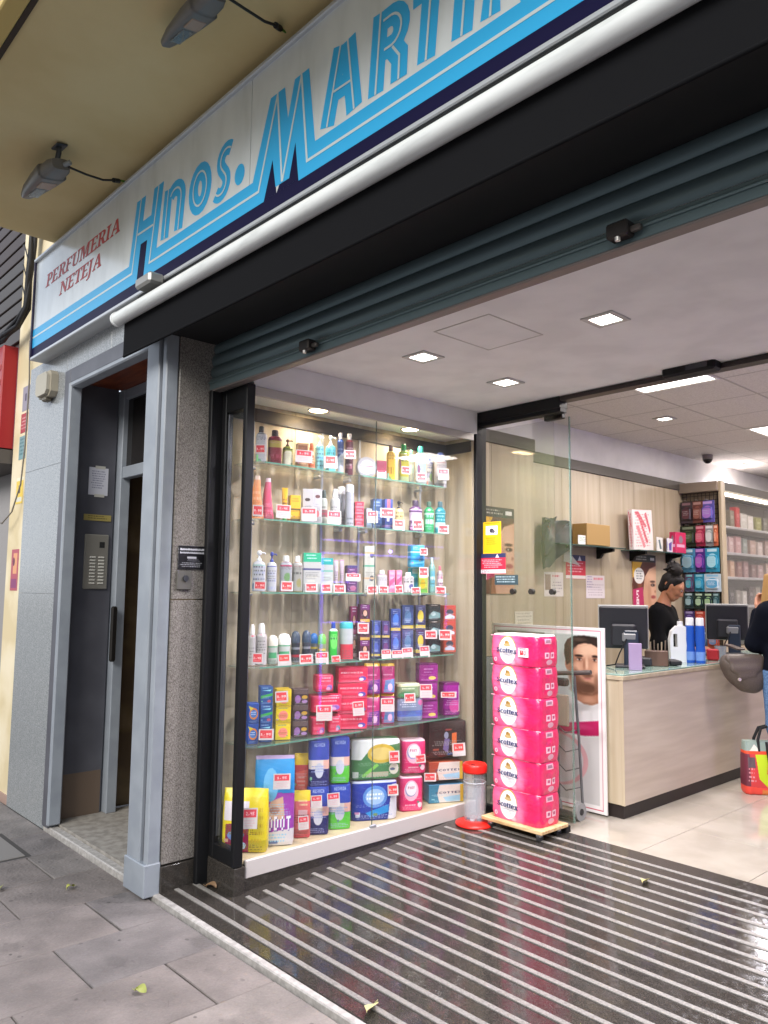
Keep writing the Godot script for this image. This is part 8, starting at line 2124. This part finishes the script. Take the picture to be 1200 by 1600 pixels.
	pr("pack", "wrapped_pack", "pack", Vector3(-3.587, 0.878, -1.609), 1.152, Vector3(0.152, 0.087, 0.090), "9ab88a", "", "b 0 0.2 d0d8b0;e 0.4 0.8 0.35 0.25 3a8a58;l 0.2 0.3 0.8 0.5 dfe8d0 1", "pale green pack lying on the light blue one, lowest glass shelf")
	pr("pack", "wrapped_pack", "pack", Vector3(-3.591, 0.735, -1.625), 1.152, Vector3(0.172, 0.139, 0.090), "9ab0d4", "", "b 0.55 0.8 4a6ab8;l 0.1 0.15 0.8 0.45 d0dcf0 3;e 0.88 0.2 0.1 0.12 c86aa0", "light blue pack under the pale green one on the lowest glass shelf")
	pr("box", "carton", "box", Vector3(-3.585, 0.735, -1.785), 1.047, Vector3(0.124, 0.114, 0.090), "8a1c7c", "", "b 0 0.08 6a1460;t 0.5 0.3 2 d8a8d8 AUSONIA;l 0.2 0.45 0.8 0.55 c088c0 1;e 0.7 0.8 0.2 0.1 d8c060", "purple pad carton, bottom of three near the right end of the lowest glass shelf", "purple pad cartons")
	pr("box", "carton", "box", Vector3(-3.585, 0.850, -1.785), 1.047, Vector3(0.124, 0.114, 0.090), "8a1c7c", "", "b 0 0.08 6a1460;t 0.5 0.3 2 d8a8d8 AUSONIA;l 0.2 0.45 0.8 0.55 c088c0 1;e 0.7 0.8 0.2 0.1 d8c060", "purple pad carton, middle of three", "purple pad cartons")
	pr("box", "carton", "box", Vector3(-3.585, 0.966, -1.785), 1.047, Vector3(0.124, 0.114, 0.090), "8a1c7c", "", "b 0 0.08 6a1460;t 0.5 0.3 2 d8a8d8 AUSONIA;l 0.2 0.45 0.8 0.55 c088c0 1;e 0.7 0.8 0.2 0.1 d8c060", "purple pad carton, top of three, highest on the lowest glass shelf", "purple pad cartons")
	pr("pack", "wrapped_pack", "pack", Vector3(-3.585, 0.735, -2.002), 1.152, Vector3(0.121, 0.209, 0.100), "8f1f84", "", "b 0 0.08 6a1460;t 0.5 0.3 2 d8a8d8 AUSONIA;l 0.2 0.45 0.8 0.55 c088c0 1;e 0.7 0.8 0.2 0.1 d8c060;e 0.6 0.72 0.3 0.2 c84a98;r 0.86 0.1 1 0.9 b8a8b8", "large purple pad pack at the right end of the lowest glass shelf")
	pr("pouch", "bag_pack", "bag", Vector3(-3.595, 0.188, -0.441), 0.838, Vector3(0.239, 0.315, 0.100), "e4cf1c", "", "b 0 0.14 ecd820;p 8a1c4a 0.1 0.55 0.6 0.5 0.6 1 0.1 1;e 0.32 0.72 0.18 0.08 6a8ac8;e 0.45 0.88 0.1 0.06 a8c8e0;r 0.06 0.2 0.6 0.5 e0d8e0;l 0.65 0.3 0.95 0.9 d0b010 5;e 0.3 0.06 0.1 0.02 6a6010", "yellow bag with carry hole standing in the front corner of the window")
	pr("pouch", "bag_pack", "bag", Vector3(-3.585, 0.188, -0.612), 1.012, Vector3(0.215, 0.462, 0.100), "1f8cd0", "", "b 0 0.05 c0a8d0;p 9c3aa8 0 0.62 0.35 0.4 1 0.42 1 0.8 0.5 0.86 0 0.84;p d8d4d8 0 0.86 1 0.8 1 1 0 1;e 0.4 0.32 0.18 0.18 6ab8e8;p d0a890 0.4 0.5 0.7 0.45 0.75 0.7 0.3 0.72;e 0.5 0.6 0.12 0.04 a8786a;t 0.56 0.75 4 2a2a8a DODOT;t 0.55 0.745 4 f0ecf8 DODOT;r 0.1 0.93 0.6 0.97 5a70a8", "big blue and violet pack with white lettering at the left of the window floor")
	pr("pouch", "bag_pack", "bag", Vector3(-3.652, 0.413, -0.841), 1.012, Vector3(0.084, 0.208, 0.050), "d04a48", "", "b 0 0.3 e8c028;p e86a5a 0 0.5 1 0.4 1 1 0 1;l 0.2 0.6 0.8 0.9 e8b0a0 3", "red and yellow slim bag, upper one behind the coral bag")
	pr("pouch", "bag_pack", "bag", Vector3(-3.585, 0.188, -0.797), 1.012, Vector3(0.098, 0.247, 0.060), "e06a68", "", "b 0 0.22 e8c830;r 0.3 0.4 0.8 0.8 e8b8b8;l 0.3 0.2 0.9 0.36 f0d8a0 2;b 0.92 1 d05058", "coral and yellow slim bag in front on the window floor")
	pr("pack", "wrapped_pack", "pack", Vector3(-3.585, 0.444, -0.909), 1.012, Vector3(0.117, 0.255, 0.085), "2a3c9c", "", "b 0 0.42 2f46a8;r 0 0.42 0.7 0.62 e0d4cc;r 0.7 0.42 1 0.62 e0b0a0;b 0.62 1 22225c;e 0.5 0.64 0.2 0.16 c4c8d4;t 0.5 0.1 2 a8b8e0 AUSONIA", "navy and peach pad pack, upper left of four", "navy, peach and green pad packs")
	pr("pack", "wrapped_pack", "pack", Vector3(-3.585, 0.188, -0.906), 1.012, Vector3(0.125, 0.259, 0.085), "2a3c9c", "", "b 0 0.42 2f46a8;r 0 0.42 0.7 0.62 e0d4cc;r 0.7 0.42 1 0.62 e0b0a0;b 0.62 1 22225c;e 0.5 0.64 0.2 0.16 c4c8d4;t 0.5 0.1 2 a8b8e0 AUSONIA", "navy and peach pad pack, lower left of four, price card on it", "navy, peach and green pad packs")
	pr("pack", "wrapped_pack", "pack", Vector3(-3.585, 0.444, -1.061), 1.012, Vector3(0.116, 0.250, 0.085), "2a55a8", "", "b 0 0.42 2f46a8;r 0 0.42 0.7 0.62 e0d4cc;r 0.7 0.42 1 0.62 e0b0a0;b 0.62 1 5ac03a;e 0.5 0.64 0.2 0.16 c4c8d4;t 0.5 0.1 2 a8b8e0 AUSONIA", "blue, peach and green pad pack, upper right of four", "navy, peach and green pad packs")
	pr("pack", "wrapped_pack", "pack", Vector3(-3.585, 0.188, -1.062), 1.012, Vector3(0.132, 0.247, 0.085), "2a55a8", "", "b 0 0.42 2f46a8;r 0 0.42 0.7 0.62 e0d4cc;r 0.7 0.42 1 0.62 e0b0a0;b 0.62 1 5ac03a;e 0.5 0.64 0.2 0.16 c4c8d4;t 0.5 0.1 2 a8b8e0 AUSONIA", "blue, peach and green pad pack, lower right of four, price card on it", "navy, peach and green pad packs")
	pr("pack", "wrapped_pack", "pack", Vector3(-3.599, 0.423, -1.348), 1.082, Vector3(0.307, 0.230, 0.110), "3f7a48", "", "p dfe4e0 0 0 1 0 1 0.12 0.4 0.2 0.2 0.5 0 0.5;e 0.6 0.36 0.28 0.24 c8a838;e 0.6 0.36 0.22 0.16 d8c070;e 0.85 0.75 0.1 0.14 d8d8c8;r 0.3 0.82 0.75 0.94 b0a890;r 0.04 0.8 0.16 0.96 d0d8d0;p 7ac050 0.2 0.9 0.5 0.6 0.55 0.65 0.25 0.95", "large green and white paper roll pack on top of the blue one")
	pr("pack", "wrapped_pack", "pack", Vector3(-3.597, 0.188, -1.337), 1.082, Vector3(0.282, 0.224, 0.110), "2238a0", "", "p dcdce4 0.86 0.1 1 0.1 1 1 0.78 1;e 0.5 0.4 0.26 0.28 5a8ad0;e 0.5 0.4 0.2 0.2 a0c0e8;l 0.32 0.32 0.68 0.52 f0f4fc 2;p 2a8ad0 0.3 0.8 0.8 0.6 0.8 0.8 0.4 0.92;b 0 0.06 c8d0e8;r 0.1 0.78 0.2 0.92 d0d8e8", "large blue paper roll pack under the green one")
	pr("pack", "wrapped_pack", "pack", Vector3(-3.585, 0.413, -1.658), 1.082, Vector3(0.154, 0.201, 0.100), "d82a6a", "", "e 0.48 0.4 0.3 0.3 e8b8cc;e 0.46 0.36 0.24 0.22 8a98c0;e 0.48 0.34 0.22 0.2 f0e4ea;t 0.48 0.32 2 a02858 FOXY;l 0.2 0.8 0.8 0.88 f0c0d0 1;e 0.85 0.82 0.1 0.08 f4d8e0;b 0 0.04 f4d8e0", "pink paper roll pack with round emblem, upper of two", "pink paper roll packs")
	pr("pack", "wrapped_pack", "pack", Vector3(-3.585, 0.188, -1.636), 1.082, Vector3(0.151, 0.204, 0.100), "d82a6a", "", "e 0.48 0.4 0.3 0.3 e8b8cc;e 0.46 0.36 0.24 0.22 8a98c0;e 0.48 0.34 0.22 0.2 f0e4ea;t 0.48 0.32 2 a02858 FOXY;l 0.2 0.8 0.8 0.88 f0c0d0 1;e 0.85 0.82 0.1 0.08 f4d8e0;b 0 0.04 f4d8e0", "pink paper roll pack with round emblem, lower of two", "pink paper roll packs")
	pr("box", "carton", "box", Vector3(-3.585, 0.478, -1.956), 1.134, Vector3(0.261, 0.221, 0.100), "2c1c1a", "", "p 6a5a8a 0.38 0.8 0.42 0.5 0.56 0.5 0.52 0.92;p c8622c 0.62 0.35 0.75 0.33 0.75 0.9 0.62 0.9;e 0.47 0.4 0.06 0.1 8a90a8;r 0.45 0.22 0.62 0.27 8a3a38;r 0.12 0.78 0.28 0.84 9a4a3a;p 2a4a8a 0.5 0.92 0.85 0.88 0.85 0.94 0.5 0.97", "dark brown gift carton with orange picture on top of the tissue boxes")
	pr("box", "carton", "box", Vector3(-3.585, 0.330, -1.944), 1.134, Vector3(0.235, 0.114, 0.110), "b05030", "", "p a8442c 0 0 0.3 0 0.24 0.5 0.3 1 0 1;p d8ccc4 0.3 0 0.9 0 0.9 1 0.3 1 0.24 0.5;t 0.56 0.45 3 2a3058 SCOTTEX;r 0.9 0 1 1 c8a030;p 9ac0d8 0.4 0.7 0.9 0.6 0.9 0.95 0.5 0.95", "orange and white tissue box, upper of two on the window floor")
	pr("box", "carton", "box", Vector3(-3.585, 0.188, -1.948), 1.134, Vector3(0.239, 0.113, 0.110), "4a8ab0", "", "p 2f7a98 0 0 0.3 0 0.24 0.5 0.3 1 0 1;p d8ccc4 0.3 0 0.9 0 0.9 1 0.3 1 0.24 0.5;t 0.56 0.45 3 2a3058 SCOTTEX;r 0.9 0 1 1 c8a030;p 9ac0d8 0.4 0.7 0.9 0.6 0.9 0.95 0.5 0.95", "blue and white tissue box, lower of two on the window floor")
	card(Vector3(-3.508, 2.300, -0.412), 1.117, 0.055, 0.053, 1, "white flat shampoo bottle")
	card(Vector3(-3.508, 2.297, -0.704), 1.117, 0.095, 0.073, 2, "tan carton and orange bottle")
	card(Vector3(-3.508, 2.287, -0.898), 1.117, 0.078, 0.075, 3, "right turquoise pump bottle")
	card(Vector3(-3.508, 2.351, -1.044), 1.117, 0.071, 0.054, 1, "slim maroon spray bottle")
	card(Vector3(-3.508, 2.308, -1.508), 1.117, 0.058, 0.051, 1, "pale green bottle")
	card(Vector3(-3.508, 2.279, -1.649), 1.117, 0.066, 0.054, 1, "white bottle with mint cap")
	card(Vector3(-3.508, 2.320, -1.857), 1.117, 0.073, 0.077, 2, "white bottle with slanted blue cap")
	card(Vector3(-3.508, 1.965, -0.406), 1.117, 0.055, 0.062, 1, "orange curved bottle")
	card(Vector3(-3.508, 1.973, -0.572), 1.117, 0.080, 0.076, 2, "yellow tube")
	card(Vector3(-3.508, 1.971, -0.748), 1.117, 0.086, 0.076, 2, "two white cartons of the second shelf")
	card(Vector3(-3.508, 1.966, -0.932), 1.117, 0.080, 0.078, 2, "white bottle beside the silver cans")
	card(Vector3(-3.508, 1.991, -1.229), 1.117, 0.065, 0.074, 2, "pale blue carton")
	card(Vector3(-3.508, 2.024, -1.353), 1.117, 0.095, 0.060, 1, "navy carton with the red stripe")
	card(Vector3(-3.508, 1.955, -1.452), 1.117, 0.071, 0.068, 3, "bottle with the black pump")
	card(Vector3(-3.508, 1.967, -1.619), 1.117, 0.069, 0.066, 1, "purple mouthwash bottle")
	card(Vector3(-3.508, 1.953, -1.859), 1.117, 0.072, 0.059, 1, "teal mouthwash bottle")
	card(Vector3(-3.508, 1.566, -0.433), 1.117, 0.065, 0.048, 1, "white pump bottle with white pump")
	card(Vector3(-3.508, 1.565, -0.608), 1.117, 0.067, 0.054, 1, "clear bottle with pink shoulder")
	card(Vector3(-3.508, 1.559, -0.775), 1.117, 0.069, 0.050, 1, "carton with the green top")
	card(Vector3(-3.508, 1.557, -0.883), 1.117, 0.060, 0.051, 1, "carton with the teal top")
	card(Vector3(-3.508, 1.554, -0.980), 1.117, 0.072, 0.052, 1, "white and pink tubes")
	card(Vector3(-3.508, 1.622, -1.081), 1.117, 0.089, 0.045, 2, "purple cartons")
	card(Vector3(-3.508, 1.550, -1.236), 1.117, 0.064, 0.050, 1, "tall white carton at the shelf joint")
	card(Vector3(-3.508, 1.551, -1.328), 1.117, 0.061, 0.050, 1, "white squat bottle")
	card(Vector3(-3.508, 1.554, -1.457), 1.117, 0.054, 0.055, 1, "pink cartons of the third shelf")
	card(Vector3(-3.508, 1.545, -1.606), 1.117, 0.060, 0.052, 1, "turquoise and white carton")
	card(Vector3(-3.508, 1.668, -1.675), 1.117, 0.061, 0.061, 1, "green, white and yellow carton")
	card(Vector3(-3.508, 1.798, -1.674), 1.117, 0.052, 0.049, 1, "blue soft pack")
	card(Vector3(-3.508, 1.545, -1.834), 1.117, 0.076, 0.067, 1, "clear bottle with pink cap")
	card(Vector3(-3.508, 1.184, -0.429), 1.117, 0.057, 0.057, 1, "white bottles with pink foot")
	card(Vector3(-3.508, 1.167, -0.602), 1.117, 0.073, 0.062, 3, "roll-on with white dome cap")
	card(Vector3(-3.508, 1.165, -0.749), 1.117, 0.076, 0.053, 1, "dark roll-ons")
	card(Vector3(-3.508, 1.163, -0.860), 1.117, 0.074, 0.068, 2, "roll-on with lime cap")
	card(Vector3(-3.508, 1.150, -0.962), 1.117, 0.053, 0.047, 1, "bright green bottle")
	card(Vector3(-3.508, 1.323, -1.166), 1.117, 0.067, 0.064, 1, "middle maroon hair dye carton")
	card(Vector3(-3.508, 1.162, -1.176), 1.117, 0.063, 0.049, 1, "bottom maroon hair dye carton")
	card(Vector3(-3.508, 1.161, -1.355), 1.117, 0.061, 0.058, 2, "violet navy hair dye carton")
	card(Vector3(-3.508, 1.156, -1.449), 1.117, 0.074, 0.051, 2, "bright blue hair dye carton")
	card(Vector3(-3.508, 1.162, -1.534), 1.117, 0.071, 0.063, 2, "slate blue hair dye carton")
	card(Vector3(-3.508, 1.163, -1.688), 1.117, 0.065, 0.072, 2, "dark indigo hair dye carton")
	card(Vector3(-3.508, 1.268, -1.745), 1.117, 0.083, 0.053, 1, "black shaver cartons")
	card(Vector3(-3.508, 1.262, -1.878), 1.117, 0.085, 0.066, 1, "red shaver cartons")
	card(Vector3(-3.508, 0.784, -0.496), 1.117, 0.081, 0.056, 1, "blue cartons with green sweep")
	card(Vector3(-3.508, 0.972, -0.589), 1.117, 0.069, 0.058, 1, "top yellow carton")
	card(Vector3(-3.508, 0.858, -0.883), 1.117, 0.092, 0.085, 2, "wide pink pad pack")
	card(Vector3(-3.508, 0.859, -1.137), 1.117, 0.070, 0.081, 2, "wide pink cartons")
	card(Vector3(-3.508, 0.859, -1.370), 1.117, 0.085, 0.080, 2, "magenta pad bags")
	card(Vector3(-3.508, 0.884, -1.559), 1.117, 0.071, 0.059, 1, "pale green pack")
	card(Vector3(-3.508, 0.916, -1.701), 1.117, 0.082, 0.084, 2, "purple pad cartons")
	card(Vector3(-3.508, 0.875, -1.913), 1.117, 0.107, 0.037, 1, "large purple pad pack")
	card(Vector3(-3.476, 0.382, -0.388), 1.117, 0.075, 0.101, 2, "yellow bag with carry hole")
	card(Vector3(-3.476, 0.536, -0.581), 1.117, 0.092, 0.079, 2, "big blue and violet pack")
	card(Vector3(-3.476, 0.297, -0.729), 1.117, 0.056, 0.070, 2, "coral slim bag")
	card(Vector3(-3.476, 0.393, -0.815), 1.117, 0.061, 0.065, 2, "lower navy pad pack")
	card(Vector3(-3.476, 0.383, -0.935), 1.117, 0.073, 0.073, 2, "lower green pad pack")
	card(Vector3(-3.476, 0.554, -1.399), 1.117, 0.064, 0.071, 1, "green paper roll pack")
	card(Vector3(-3.476, 0.513, -1.623), 1.117, 0.067, 0.050, 1, "upper pink paper roll pack")
	card(Vector3(-3.476, 0.362, -1.391), 1.117, 0.064, 0.063, 1, "blue paper roll pack")
	card(Vector3(-3.476, 0.524, -1.978), 1.117, 0.089, 0.081, 3, "dark brown gift carton")
	card(Vector3(-3.476, 0.389, -1.710), 1.117, 0.077, 0.051, 1, "upper tissue box")
